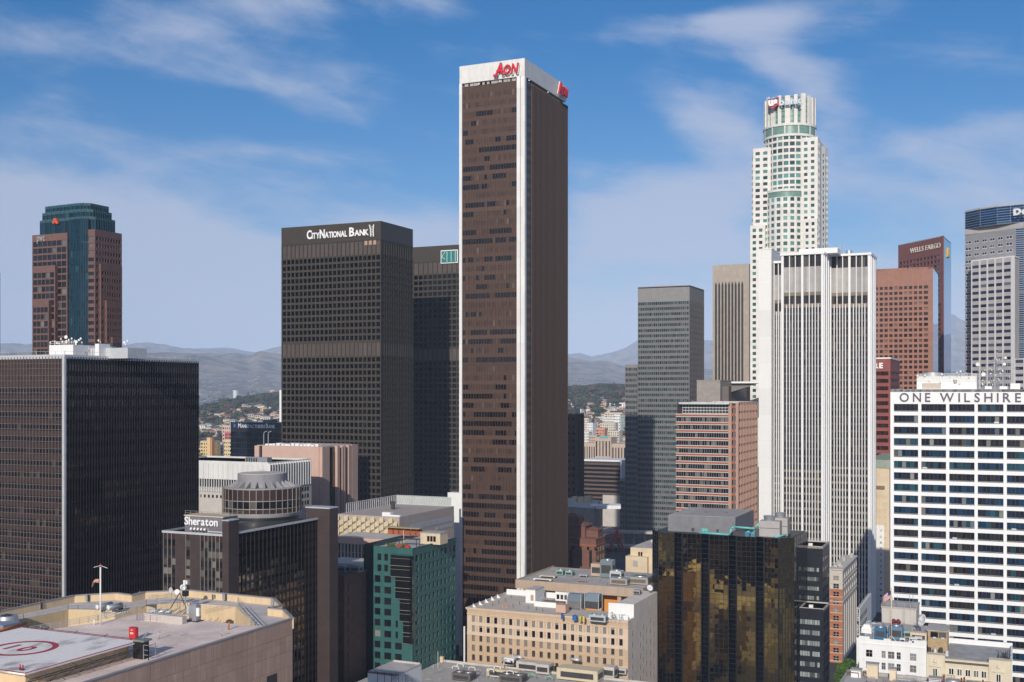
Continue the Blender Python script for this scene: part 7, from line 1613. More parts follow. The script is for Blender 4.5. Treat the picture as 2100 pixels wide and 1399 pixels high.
# ---------------------------------------------------------------- black blocks with rows of pale windows
pw_ = glass('pale_blind_window', (.26, .29, .29), .3, .2, metal=0, blind=.15, bcol=(.02, .03, .03)); bs_ = stone('black_spandrel', (.014, .016, .022), .2, .5, .3)
for k, (a, b_, c_, d, py_, lb) in enumerate(((1640, 1687, 1701, 462, 1122, 'taller rear part of the black block with pale window rows'), (1640, 1689, 1701, 445, 1250, 'lower front part of the black block with pale window rows'))):
    x0, x1, y0, y1, zt = blk(a, b_, c_, d, py_); T = Thing('office_building', lb, 'office building', (x0+x1)/2, (y0+y1)/2, vis=1399, group='black blocks with pale window rows'); T.core(rect(x0, x1, y0, y1), G0, zt-.3, .25, black); nr = int((zt-G0-3)/4.2)
    T.facade((x0, y0), (x1, y0), zt-4-nr*4.2, zt-.01, 8, nr, .12, 2.2, .2, bs_, bs_, pw_, top=4.4 if k else 8.6, ends=(.1, 1.5), pp=-.1, bp=0); T.facade((x1-.01, y0+.3), (x1-.01, y1), zt-4-nr*4.2, zt-.02, 3, nr, .2, 2.2, .15, bs_, bs_, dk, top=4.4, bp=0, pp=-.05)
    T.roof(x0, x1, y0, y1, zt+.2, roofg, .5, .4, lconc); T.finish()
    w = MB().bb(whitep, x1-6, x1-4.4, y0+2, y0+3.2, zt-.1, zt+1.0); tag(w.build('rooftop_unit'), 'small white box on the %s black block roof' % ('lower' if k else 'taller'), 'rooftop unit')

# ---------------------------------------------------------------- brick and stone corner tower
btb = stone('orange_brick_wall', (.46, .17, .085), .1, .4, .85, joints=(.8, .4, .04, 1), jd=.85); lst_ = stone('limestone', (.55, .50, .44), .06, .4, .8)
x0, x1, y0, y1, zt = blk(1701.5, 1728, 1757, 520, 1168); fh = 3.68
T = Thing('old_tower_block', 'slim old block of orange brick bands with limestone side and top', 'building', (x0+x1)/2, (y0+y1)/2, vis=1340)
T.core(rect(x0, x1, y0, y1), G0, zt-.4, .3, lst_); nb_ = 15
for j in range(nb_):
    z1 = zt-2.6-j*fh; m = lst_ if j < 2 else btb; c = onY(1714.5, y0)
    T.piece('wall_band', m, (x0+x1)/2, y0+.2, z1+.15, x1-x0-.02, .4, 1.3); T.piece('belt_course', lst_, (x0+x1)/2, y0+.14, z1+.95, x1-x0-.01, .5, .3)
    for (u, v) in ((x0, c-1.2), (c+1.2, x1)): T.piece('wall_band', m, (u+v)/2, y0+.21, z1-1.6, v-u, .4, 2.2)
    T.piece('window', dk if j % 4 in (1, 2, 3) else wbl, c, y0+.32, z1-1.6, 2.4, .1, 2.2); T.piece('window_frame', lmetal, c, y0+.24, z1-1.6, 2.4, .1, .14); T.piece('window_frame', lmetal, c, y0+.24, z1-1.6, .14, .1, 2.2)
T.facade((x1-.01, y0+.41), (x1-.01, y1), zt-15, zt, 7, 3, .7, 1.9, .3, lst_, lst_, dk, top=2.6, pn='pilaster'); T.facade((x1-.01, y0+.41), (x1-.01, y1), G0, zt-15.01, 7, 1, .9, 1.6, .5, lst_, lst_, dk, pn='pilaster', bp=.05)
for j in range(9): T.piece('side_sill', lst_, x1-.42, (y0+y1)/2, zt-17-j*3.7, .1, y1-y0-2, .8)
T.part('cornice', MB().bb(lst_, x0-.3, x1+.5, y0-.4, y1+.2, zt-.5, zt+.1).bb(lst_, x0-.1, x1+.3, y0-.2, y1, zt-6.6, zt-6.2).bb(lst_, x0-.1, x1+.3, y0-.2, y1, zt-15.0, zt-14.6)); T.finish(minpx=4)
rr = random.Random(31); w = MB()
for k in range(9): a = rr.uniform(x0+1, x1-1.5); b2 = rr.uniform(y0+1, y1-2); w.bb(metal if k % 2 else lconc, a, a+rr.uniform(.8, 2), b2, b2+rr.uniform(.8, 2), zt+.1, zt+rr.uniform(.8, 2.4))
tag(w.build('roof_plant'), 'cluster of small grey roof machines on the brick and limestone block', 'rooftop plant')
# ---------------------------------------------------------------- bottom right: white and cream buildings
YP = 352.7
def uY(px, Y=YP): return onY(px, Y)
x0, x1 = uY(1762), uY(1900); zt = zat(1309, dep(x0, YP))
T = Thing('old_building', 'white painted building with a roof full of blue and silver machines', 'building', (x0+x1)/2, YP+8, vis=1399)
T.core(rect(x0, x1, YP, YP+30), G0, zt-1.0, .5, whitep)
cols = [(1776, 1789), (1808, 1816), (1821, 1834), (1839, 1847), (1866, 1879)]; e = [x0]+[v for c in cols for v in (uY(c[0]), uY(c[1]))]+[x1]
for j in range(9):
    zA_ = zt-3.2-j*3.45; zB_ = zA_-2.1
    if j == 0: T.piece('upper_wall', whitep, (x0+x1)/2, YP+.3, (zt+zA_)/2, x1-x0, .6, zt-zA_)
    for k in range(0, len(e), 2): T.piece('wall_panel', whitep, (e[k]+e[k+1])/2, YP+.3, (zA_+zB_)/2, e[k+1]-e[k], .6, zA_-zB_)
    T.piece('spandrel', whitep, (x0+x1)/2, YP+.305, zB_-(3.45-2.1)/2, x1-x0, .6, 3.45-2.1)
    for k in range(1, len(e)-1, 2):
        a, b_ = e[k], e[k+1]; T.piece('window', dkb if (j+k) % 3 else wbl, (a+b_)/2, YP+.5, (zA_+zB_)/2, b_-a, .1, 2.1); T.piece('window_frame', lmetal, (a+b_)/2, YP+.43, (zA_+zB_)/2, .07, .08, 2.1); T.piece('window_frame', lmetal, (a+b_)/2, YP+.42, (zA_+zB_)/2+.1, b_-a, .08, .08)
T.part('moulding', MB().bb(whitep, x0-.12, x1, YP-.15, YP, zt-1.5, zt-1.2).bb(whitep, x0-.1, x1, YP-.1, YP, zt-5.9, zt-5.7)); w = MB()
for (a, b_, h_) in ((x0, x0+3, .7), (x0+7, x0+9, .5), (x0+14, x0+15.5, .5), (x1-4, x1, .8)): w.bb(whitep, a, b_, YP, YP+.6, zt+.002, zt+h_)
T.part('parapet_step', w); T.part('roof', MB().bb(roofg, x0+.6, x1, YP+.6, YP+30, zt-1.0, zt-.5)); T.finish(minpx=6)
zr = zt-.5; rr = random.Random(41)
def rf(px, dy): return onY(px, YP+dy), YP+dy
for i, (px, dy, w_, l_, h_, m, lb) in enumerate(((1806, 4, 3.2, 3, 3.6, stone('deep_blue_unit', (.02, .14, .28), .05, 1, .45), 'deep blue unit, left of the white flagpole'), (1838, 5, 3.8, 3.4, 4.2, stone('steel_blue_unit', (.10, .20, .30), .05, 1, .5), 'large steel blue unit with dark grille right of the flagpole'), (1861, 8, 1.6, 1.6, 2.4, stone('mint_unit', ()), 'narrow mint green cabinet'), (1884, 6, 4.6, 2.6, 2.6, cream, 'sloping cream hood'), (1873, 2, 2.2, 1.5, 1.8, lmetal, 'left silver box by the front parapet'), (1884, 2.4, 2.0, 1.5, 2.0, lmetal, 'right silver box by the front parapet'), (1851, 2, 1.5, 1.2, 1.2, whitep, 'small white box'))):
    x_, y_ = rf(px, dy); hvac(x_, y_, zr, w_, l_, h_, m, lb+' on the white painted building', 'machines on the white painted building', fans=1 if i < 2 else 0)
w = MB()
for k in range(46): x_, y_ = rf(rr.uniform(1772, 1895), rr.uniform(1.5, 20)); z_ = zr+rr.uniform(.3, 2.6); w.path(lmetal if k % 3 else metal, [(x_, y_, zr), (x_, y_, z_), (x_+rr.uniform(-2.5, 2.5), y_+rr.uniform(-.5, .5), z_)], rr.uniform(.05, .13), 5)
tag(w.build('pipework'), 'grey pipes and frames crowding the roof of the white painted building', 'pipework')
x_, y_ = rf(1778, 12); w = MB().prism(whitep, rect(x_-1.5, x_+1.5, y_-1.5, y_+1.5), zr, zr+1.2); w.raw([(x_-1.6, y_-1.6, zr+1.2), (x_+1.6, y_-1.6, zr+1.2), (x_+1.6, y_+1.6, zr+1.2), (x_-1.6, y_+1.6, zr+1.2), (x_-.8, y_-.8, zr+2.6), (x_+.8, y_-.8, zr+2.6), (x_+.8, y_+.8, zr+2.6), (x_-.8, y_+.8, zr+2.6)], [(0, 1, 5, 4), (1, 2, 6, 5), (2, 3, 7, 6), (3, 0, 4, 7), (4, 5, 6, 7)], dishw); tag(w.build('roof_hood'), 'white tapered hood at the left of the white painted roof', 'roof hood')
for k in range(2): x_, y_ = rf(1833+k*9, 9); tag(MB().cyl(stone('maroon_ball', (.16, .02, .03), .1, 1, .5), x_, y_, zr+3.0, zr+4.6, .3, .9, 12).cyl(stone('maroon_ball', ()), x_, y_, zr+4.6, zr+5.4, .9, .3, 12).tube(metal, (x_, y_, zr), (x_, y_, zr+3.1), .12, 6).build('tank'), ('left', 'right')[k]+' maroon tank above the blue unit', 'tank')
x_, y_ = rf(1828, 1.2); tp = zat(1208, dep(x_, y_)); T = Thing('flagpole', 'tall cream flagpole with an American flag on the white painted building', 'flagpole', x_, y_, zr)
T.part('pole', MB().tube(cream, (x_, y_, zr), (x_, y_, tp), .16, 8)); T.part('brace', MB().tube(whitep, (x_-1.6, y_, zr), (x_, y_, zr+1.8), .08, 5).tube(whitep, (x_+1.6, y_, zr), (x_, y_, zr+1.8), .08, 5)); T.part('ball', MB().cyl(cream, x_, y_, tp, tp+.35, .2, .1, 8))
fr_d = Vector((-.75, .25, -.62)).normalized(); fw, fh_ = 3.4, 2.3; n = 13; fo = Vector((x_-.15, y_, tp-.5)); flr, flw, flb = stone('flag_red', (.42, .03, .04), .05, 1, .8), stone('flag_white', (.7, .7, .7), .05, 1, .8), stone('flag_blue', (.02, .04, .16), .05, 1, .8); w = MB(); S2 = 8
def fpt(u, v): return tuple(fo+fr_d*(u*fw)+Vector((.12*math.sin(u*7), .25*math.sin(u*6+v), -v*fh_+.15*math.sin(u*5))))
for j in range(n):
    for i in range(S2):
        m = flb if (j < 7 and i < 3) else (flr if j % 2 == 0 else flw); w.raw([fpt(i/S2, j/n), fpt((i+1)/S2, j/n), fpt((i+1)/S2, (j+1)/n), fpt(i/S2, (j+1)/n)], [(0, 1, 2, 3), (3, 2, 1, 0)], m)
T.part('flag', w)
# stair penthouse of grey concrete behind
Yk = YP+34; xa, xb = onY(1808, Yk), onY(1879, Yk); zk = zat(1246, dep(xa, Yk)); T = Thing('penthouse', 'pale concrete lift penthouse with ladders behind the white painted building', 'penthouse', (xa+xb)/2, Yk+4, G0)
T.part('wall', MB().bb(lconc, xa, xb, Yk, Yk+12, G0, zk)); T.part('roof_edge', MB().bb(conc, xa-.2, xb+.2, Yk-.2, Yk+12.2, zk, zk+.5)); T.part('rail', MB().rail(metal, [(xa, Yk), (xb, Yk)], zk+.5, 1.3, .06, 1.6, 2)); w = MB()
for q in (.22, .62):
    a = xa+(xb-xa)*q; w.tube(metal, (a, Yk-.15, zk-6), (a, Yk-.15, zk), .05, 4).tube(metal, (a+.5, Yk-.15, zk-6), (a+.5, Yk-.15, zk), .05, 4)
    for k in range(14): w.tube(metal, (a, Yk-.15, zk-6+k*.42), (a+.5, Yk-.15, zk-6+k*.42), .03, 4)
T.part('ladder', w); w = MB()
for q in (.1, .3, .45, .8, .9): w.tube(metal, (xa+(xb-xa)*q, Yk+1, zk+.4), (xa+(xb-xa)*q, Yk+1, zk+3+q*2), .08, 5)
T.part('antenna', w)
x_, y_ = rf(1893, 16); dish_on_mast(x_, y_, zr, 4.2, 1.95, (-.75, -.6, .35), 'big white satellite dish beside the sandy stair house')
# cream ornate building
x2, x3 = uY(1900.5), uY(2075); zc = zat(1341, dep(x2, YP))
crm = stone('cream_terracotta', (.68, .60, .45), .05, .4, .75, streaks=.1); T = Thing('old_building', 'cream ornamented building with end pavilions, arches and a balcony, bottom right corner', 'building', (x2+x3)/2, YP+8, vis=1399)
a1, a2 = uY(1938), uY(2028); T.core(rect(x2, x3, YP+.1, YP+26), G0, zc-2.6, .5, crm)
T.part('pavilion', MB().bb(crm, x2, a1, YP-.5, YP+3, G0, zc)); T.part('pavilion', MB().bb(crm, a2, x3, YP-.5, YP+3, G0, zc)); zm = zc-.9
T.part('centre_wall', MB().bb(crm, a1+.01, a2-.01, YP, YP+1, G0, zm-1.0)); T.part('eave', MB().bb(stone('eave_dark', (.12, .10, .09), .2, 1, .8), a1+.02, a2-.02, YP-.7, YP+.8, zm-.95, zm-.5)); T.part('eave_cap', MB().bb(crm, a1+.02, a2-.02, YP-.5, YP+.8, zm-.49, zm))
lf = lambda a: uY(a)
for (c) in (1951, 1968, 1985, 2002, 2018):
    for j in range(2): T.piece('window_frame', letw, lf(c), YP-.04, zm-3.6-j*5.2, 1.35, .12, 2.1); [T.piece('window', dkb, lf(c)+s_*.33, YP-.1, zm-3.6-j*5.2, .5, .1, 1.8) for s_ in (-1, 1)]
for (c) in (1918, 2048):
    T.piece('window_frame', letw, lf(c), YP-.54, zc-5.0, 1.2, .12, 2.4); [T.piece('window', dkb, lf(c)+s_*.3, YP-.6, zc-5.0, .45, .1, 2.1) for s_ in (-1, 1)]
    w = MB().bb(crm, lf(c)-1.5, lf(c)+1.5, YP-.9, YP-.4, zc-3.4, zc-3.1); w.raw([(lf(c)-1.3, YP-.8, zc-3.1), (lf(c)+1.3, YP-.8, zc-3.1), (lf(c)+.5, YP-.8, zc-2.0), (lf(c)-.5, YP-.8, zc-2.0), (lf(c)-1.3, YP-.4, zc-3.1), (lf(c)+1.3, YP-.4, zc-3.1), (lf(c)+.5, YP-.4, zc-2.0), (lf(c)-.5, YP-.4, zc-2.0)], [(0, 1, 2, 3), (3, 2, 6, 7), (1, 5, 6, 2), (0, 3, 7, 4)], crm).cyl(crm, lf(c), YP-.7, zc-2.0, zc-1.1, .6, .2, 10); T.part('crest', w)
    w = MB(); n = 10; cxx, zz_ = lf(c), zc-9.6; vs = [(cxx-1.4, YP-.56, zz_-3), (cxx+1.4, YP-.56, zz_-3)]+[(cxx+1.4*math.cos(math.pi*i/n), YP-.56, zz_+1.2*math.sin(math.pi*i/n)) for i in range(n+1)]; w.raw(vs, [tuple(range(len(vs)))], stone('arch_shade', (.07, .05, .045), .2, 1, .6)); T.part('arched_window', w)
T.part('balcony', MB().bb(crm, a1-.6, uY(1960), YP-1.6, YP-.01, zm-5.6, zm-5.2).rail(crm, [(a1-.5, YP-1.5), (uY(1959), YP-1.5)], zm-5.2, 1.1, .09, .8, 1)); w = MB()
for k in range(12): w.bb(crm, a1+1+k*(a2-a1-2)/12, a1+1.7+k*(a2-a1-2)/12, YP-.7, YP-.01, zm-6.3, zm-5.8)
w.bb(crm, a1+.6, a2-.4, YP-.9, YP-.01, zm-5.79, zm-5.4) if 0 else w.bb(crm, uY(1962), a2-.4, YP-.9, YP-.01, zm-5.79, zm-5.4); T.part('string_course', w)
zq = zm+.3; T.part('roof', MB().bb(stone('weathered_roof', (.34, .335, .335), .25, .35, .95), a1, x3-.5, YP+1.0, YP+24, zm-1.2, zm-.3)); T.part('rear_parapet', MB().bb(whitep, uY(1944, YP+24), x3, YP+24.01, YP+24.6, G0, zm+1.2).bb(whitep, x3-.45, x3, YP+3.01, YP+24, zm-1, zm+.6)); T.finish(minpx=5)
xa, xb = onY(1903, YP+6), onY(1943, YP+6); zs_ = zat(1291, dep(xa, YP+6)); T = Thing('stair_house', 'sandy brick stair house with two dark windows between white and cream buildings', 'stair house', (xa+xb)/2, YP+9, zc-1)
T.part('wall', MB().bb(stone('sandy_brick', (.46, .33, .19), .15, .8, .85, joints=(.8, .3, .03, 1)), xa, xb, YP+6, YP+13, zc-1.5, zs_)); T.part('roof', MB().raw([(xa-.3, YP+5.6, zs_), (xb+.3, YP+5.6, zs_), (xb+.3, YP+13.4, zs_+.5), (xa-.3, YP+13.4, zs_+.5), (xa-.3, YP+5.6, zs_-.3), (xb+.3, YP+5.6, zs_-.3), (xb+.3, YP+13.4, zs_+.2), (xa-.3, YP+13.4, zs_+.2)], [(0, 1, 2, 3), (0, 4, 5, 1), (1, 5, 6, 2), (4, 7, 6, 5), (0, 3, 7, 4)], conc))
for k in range(2): a = xa+.7+k*2.3; T.part('window', MB().bb(dk, a, a+2.1, YP+5.93, YP+6.02, zs_-2.2, zs_-.6)); T.part('air_conditioner', MB().bb(lmetal, a+.7, a+1.6, YP+5.5, YP+5.92, zs_-2.5, zs_-2.0))
w = MB(); rr = random.Random(14)
for k in range(5): a = xa-1+k*1.6; w.cyl(dmetal if k % 2 else lmetal, a, YP+3.4, zc-.9, zc+.5+rr.random(), .55, .5, 10)
tag(w.build('roof_fans'), 'row of small round fans in front of the sandy stair house', 'roof fans')
rr = random.Random(15); w = MB()
for k in range(26): x_, y_ = uY(rr.uniform(2046, 2070), YP+rr.uniform(3, 10)), YP+rr.uniform(2, 9); w.path(dmetal, [(x_, y_, zm-.4), (x_, y_, zm+rr.uniform(.3, 2.4)), (x_+rr.uniform(-1, 1), y_, zm+rr.uniform(.3, 2.2))], .07, 5)
tag(w.build('antenna_cluster'), 'dark antenna cluster on the right end of the cream building', 'antenna')
# dark sign building and side facade behind
d = 430; X1, Y0 = XY(1763, d); zt = zat(1249, d); Y1 = onX(1787, X1); T = Thing('loft_building', 'white building with a tall black vertical sign left of the white painted building', 'building', X1-8, Y0+12, vis=1330)
xl_ = onY(1756.5, Y0); T.part('wall', MB().bb(whitep, xl_, X1, Y0, Y1, G0, zt)); T.part('roof', MB().bb(roofg, xl_+.2, X1-.5, Y0+.5, Y1-.5, zt+.001, zt+.1)); 
for j in range(5):
    for k in range(6): T.piece('window', dk, X1, Y0+2+k*3.6, zt-4.0-j*3.6, .2, .9, 1.9)
T.finish(minpx=3)
xs_ = onY(1757.2, Y0-2); xs2 = onY(1761.6, Y0-2); zs0, zs1 = zat(1303, d), zat(1243, d); T.part('sign_board', MB().bb(black, xs_, xs2, Y0-2.1, Y0-1.9, zs0, zs1))
for i, ch in enumerate('MILANO LOFTS'):
    if ch != ' ': letters(T.e, ch, (xs_+.12, Y0-2.13, zs1-.85-i*(zs1-zs0-.4)/12), (1, 0, 0), (0, -1, 0), .72, xs2-xs_-.26 if ch not in 'I' else .2, letw, .06, bold=.03)
# white classical side building in the canyon
d = 640; X1, Y0 = XY(1813, d); x0 = onY(1788, Y0); zt = zat(1078, d); T = Thing('old_building', 'white stone building with one column of windows in the gap below the tan one', 'building', (x0+X1)/2, Y0+6, vis=1200)
T.core(rect(x0, X1, Y0, Y0+20), G0, zt-.2, .3, whitep); T.facade((x0, Y0), (X1, Y0), G0, zt, 2, 14, 2.2, 2.0, .3, whitep, whitep, dkb, top=2.4, ends=(1.2, 1.2)); T.finish(minpx=3)

# ---------------------------------------------------------------- bottom right corner roof
Yn = 268; zt = zat(1373, dep(onY(1738, Yn), Yn)); x0, x1 = onY(1738, Yn), onY(1738, Yn)+70
T = Thing('low_building', 'flat grey roof with chimneys and ducts along the bottom right edge of the picture', 'building', x0+20, Yn-15, vis=1399)
T.part('wall', MB().bb(lconc, x0, x1, Yn-60, Yn, G0, zt-1.0)); T.part('roof', MB().bb(roofg, x0+.4, x1, Yn-60, Yn-.4, zt-1.0, zt-.7)); T.part('parapet', MB().bb(conc, x0, x1, Yn-.4, Yn, zt-1.0, zt).bb(conc, x0, x0+.4, Yn-60, Yn-.41, zt-1.0, zt))
rr = random.Random(21)
for i, (a, b_, dy, h_, m, lb) in enumerate(((1745, 1765, 4, 1.6, whitep, 'white chimney block with a small slot'), (1777, 1800, 3, 3.0, cream, 'sandy chimney block'), (1824, 1837, 3.5, 2.4, cream, 'narrow sandy chimney block'), (1905, 1930, 4, 1.4, whitep, 'low white curb block'))):
    xa, xb = onY(a, Yn-dy), onY(b_, Yn-dy); w = MB().bb(m, xa, xb, Yn-dy, Yn-dy+2, zt-.9, zt+h_-.8).bb(conc, xa-.15, xb+.15, Yn-dy-.15, Yn-dy+2.15, zt+h_-.8, zt+h_-.5); tag(w.build('chimney'), lb+' on the bottom right roof', 'chimney')
for i, (a, b_) in enumerate(((1940, 1968), (1982, 2012))): p = (onY(a, Yn-5), Yn-5, zt+.6); q = (onY(b_, Yn-5), Yn-5, zt+.6); T2_ = Thing('duct', ('left', 'right')[i]+' fat grey roof duct on maroon frames, bottom right', 'duct', p[0], p[1], zt-.8); T2_.part('duct', MB().tube(metal, p, q, .75, 14)); T2_.part('frame', MB().bb(redp if 0 else stone('maroon_frame', (.14, .03, .02), .2, 1, .6), p[0]-.6, p[0]-.3, p[1]-.8, p[1]+.8, zt-.9, zt+1.8).bb(stone('maroon_frame', ()), q[0]+.2, q[0]+.5, p[1]-.8, p[1]+.8, zt-.9, zt+1.6))
p = (onY(1934, Yn-4.5), Yn-4.5); tag(MB().cyl(stone('drum_blue', (.02, .06, .45), .05, 1, .4), p[0], p[1], zt-.7, zt+.5, .4, n=12).build('drum'), 'bright blue drum beside the left roof duct', 'drum')
w = MB()
for k in range(40): x_, y_ = onY(rr.uniform(1760, 2095), Yn-4), Yn-rr.uniform(1.5, 9); z_ = zt-.7+rr.uniform(.3, 1.7); w.path(metal if k % 2 else stone('rusty_pipe', (.2, .09, .05), .2, 1, .8), [(x_, y_, zt-.7), (x_, y_, z_), (x_+rr.uniform(-3, 3), y_, z_)], rr.uniform(.04, .1), 5)
tag(w.build('pipework'), 'grey and rusty pipes across the bottom right roof', 'pipework')

# ---------------------------------------------------------------- bottom centre roofs
d = 335; X1, Y0 = XY(814, d); x0 = onY(754, Y0); zt = zat(1384, d); Y1 = Y0+15
T = Thing('low_building', 'small white building with grey roof below the teal block, bottom edge', 'building', (x0+X1)/2, Y0+6, vis=1399); T.part('wall', MB().bb(whitep, x0, X1, Y0, Y1, G0, zt-.5)); T.part('roof', MB().bb(roofg, x0+.4, X1-.4, Y0+.4, Y1-.4, zt-.5, zt-.25)); w = MB().bb(stone('rust_coping', (.22, .13, .10), .2, 1, .8), x0, X1, Y0, Y0+.4, zt-.5, zt).bb(lconc, X1-.4, X1, Y0+.41, Y1, zt-.5, zt).bb(lconc, x0, x0+.4, Y0+.41, Y1, zt-.5, zt).bb(lconc, x0+.41, X1-.41, Y1-.4, Y1, zt-.5, zt+.3); T.part('parapet', w)
w = MB()
for k in range(5): a = x0+4+k*2.4; w.tube(dmetal, (a, Y0-1, zt-3), (a, Y0-1, zt+.6), .08, 5).tube(dmetal, (a-1.2, Y0-1, zt+.6), (a+1.2, Y0-1.4, zt+.4), .07, 5)
w.rail(metal, [(X1-1, Y0-.5), (X1+7, Y0-.5)], zt-1.6, 1.5, .06, 1.4, 3); tag(w.build('pipe_rack'), 'grey pipe rack along the small white building', 'pipe rack')
Yb = 372; zt = zat(1352, dep(onY(905, Yb), Yb)); x0, x1 = onY(842, Yb), onY(1338, Yb)
T = Thing('low_building', 'wide low grey roof crowded with machines in front of the tan classical block', 'building', (x0+x1)/2, Yb-20, vis=1399)
T.part('wall', MB().bb(lconc, x0, x1, Yb-60, Yb, G0, zt-1.1)); T.part('roof', MB().bb(stone('pale_membrane', (.46, .435, .41), .12, .15, .9, joints=(6, 6, .04), jd=.85), x0+.4, x1-.4, Yb-60, Yb-.4, zt-1.1, zt-.8)); xk = onY(905, Yb)
T.part('parapet', MB().bb(lconc, xk, x1, Yb-.4, Yb, zt-1.1, zt)); T.part('parapet', MB().bb(whitep, x0, xk-.01, Yb-.4, Yb, zt-1.1, zt+1.3).bb(stone('cap_brown', (.18, .12, .09), .1, 1, .8), x0-.1, xk, Yb-.5, Yb+.1, zt+1.301, zt+1.6)); T.part('corner_pier', MB().bb(cream, xk, xk+1.2, Yb-1.2, Yb, zt-1.1, zt+1.2)); T.part('corner_pier', MB().bb(cream, x0-3.5, x0-1.5, Yb-14, Yb-12, G0, zt+1.6)); T.part('side_parapet', MB().bb(whitep, x0-1.49, x0, Yb-13.5, Yb-.41, zt-3, zt+.6))
zr = zt-.8; rr = random.Random(33)
def at(px, py): return PZ(px, py, zr)
cbx = stone('cream_duct_box', (.58, .50, .35), .05, .5, .8, streaks=.1)
for i, (px, py, w_, l_, h_, m, f_, lb) in enumerate(((945, 1397, 7.0, 5, 2.6, stone('soot_metal', (.12, .11, .105), .2, 1, .7), 2, 'dark slatted cooling unit at the left'), (1050, 1404, 8.5, 5, 2.6, stone('soot_metal', ()), 2, 'dark slatted cooling unit in the middle'), (1030, 1392, 12, 3, 3.0, cbx, 0, 'long sandy duct housing'), (1085, 1378, 10, 4, 3.4, lconc, 0, 'long grey duct housing'), (1112, 1384, 5, 5, 3.6, lconc, 0, 'square pale stair box'), (1183, 1398, 15, 6, 4.2, cbx, 0, 'big sandy plant housing'), (1248, 1392, 4, 4, 4.0, lconc, 0, 'tall pale box'), (1043, 1366, 4, 3, 2.8, whitep, 0, 'white box near the parapet'), (1270, 1384, 5, 3, 2.2, lmetal, 0, 'low silver box'))):
    p = at(px, min(py, 1399)); hvac(p[0], p[1]+l_/2-(py-1399 if py > 1399 else 0)*.3, zr, w_, l_, h_, m, lb+' on the wide low grey roof', 'machines on the wide low grey roof', fans=f_)
def hoop(px, py, m, lb, s=1.0, dz=0):
    p = at(px, py); z = zr+dz; tag(MB().path(m, [(p[0]-1.4*s, p[1], z), (p[0]-1.3*s, p[1], z+.9*s), (p[0]-.9*s, p[1], z+1.2*s), (p[0]+.9*s, p[1], z+1.2*s), (p[0]+1.3*s, p[1], z+.9*s), (p[0]+1.4*s, p[1], z)], .2*s, 8).build('roof_pipe'), lb, 'pipe', 'bent pipes on the wide low grey roof')
grn = stone('green_pipe', (.22, .48, .30), .06, 1, .5)
for i, (a, b_, m, l_, dz) in enumerate(((934, 1388, dishw, 'leftmost white bent pipe on the left cooling unit', 2.6), (944, 1383, dishw, 'upper white bent pipe on the left cooling unit', 2.6), (968, 1390, dishw, 'rightmost white bent pipe on the left cooling unit', 2.6), (1006, 1394, dishw, 'left white bent pipe on the middle cooling unit', 2.6), (1020, 1389, dishw, 'upper white bent pipe on the middle cooling unit', 2.6), (1046, 1398, dishw, 'right white bent pipe on the middle cooling unit', 2.6), (1090, 1396, grn, 'green bent pipe right of the middle cooling unit', 1.2), (1126, 1399, grn, 'second green bent pipe at the bottom edge', .8))): hoop(a, b_, m, l_+' at the bottom edge', .9, dz*.0+dz)
for i, (a, b_, dz) in enumerate(((1040, 1373, 2.6), (1063, 1365, 2.6), (1180, 1380, 4.2))):
    p = at(a, b_); w = MB().tube(lmetal, (p[0]-1.6, p[1], zr+dz+.5), (p[0]+1.6, p[1]-.3, zr+dz+.5), .5, 12).box(lmetal, p[0]-1.9, p[1], zr+dz+1.0, .3, 1.2, 1.6, 0, .4).tube(dmetal, (p[0]-1, p[1], zr), (p[0]-1, p[1], zr+dz+.3), .1, 5); tag(w.build('exhaust_fan'), ('left', 'middle', 'right')[i]+' silver exhaust fan on the sandy housings at the bottom', 'exhaust fan', 'silver exhaust fans at the bottom')
w = MB()
for (a, b_) in ((898, 1338), (1188, 1392)): p = at(a, 1370); w = MB().tube(dishw if a > 1000 else lmetal, (p[0], p[1], zr-.02), (p[0], p[1], zat(1308 if a > 1000 else 1336, dep(p[0], p[1]))), .12, 6); tag(w.build('roof_mast'), 'tall thin white mast standing before the tan block windows' if a > 1000 else 'short grey mast left of the tan block', 'mast')
for (p, q) in (((925, 1386), (962, 1380)), ((880, 1388), (905, 1380)), ((1000, 1392), (1012, 1386))): rail_thing([at(*p)[:2], at(*q)[:2]], zr, 'thin grey roof railing '+('beside the left dark cooling unit' if p[0] == 925 else 'at the left of the wide low roof' if p[0] == 880 else 'by the long sandy duct housing'), 2.2, 3, 1.5, metal)
w = MB()
for k in range(70): p = at(rr.uniform(870, 1320), rr.uniform(1366, 1398)); z_ = zr+rr.uniform(.2, .9); w.path(metal if k % 2 else lmetal, [(p[0], p[1], zr), (p[0], p[1], z_), (p[0]+rr.uniform(-2, 2), p[1]+rr.uniform(-1, 1), z_)], rr.uniform(.04, .1), 5)
tag(w.build('pipework'), 'small pipes scattered over the wide low grey roof', 'pipework')

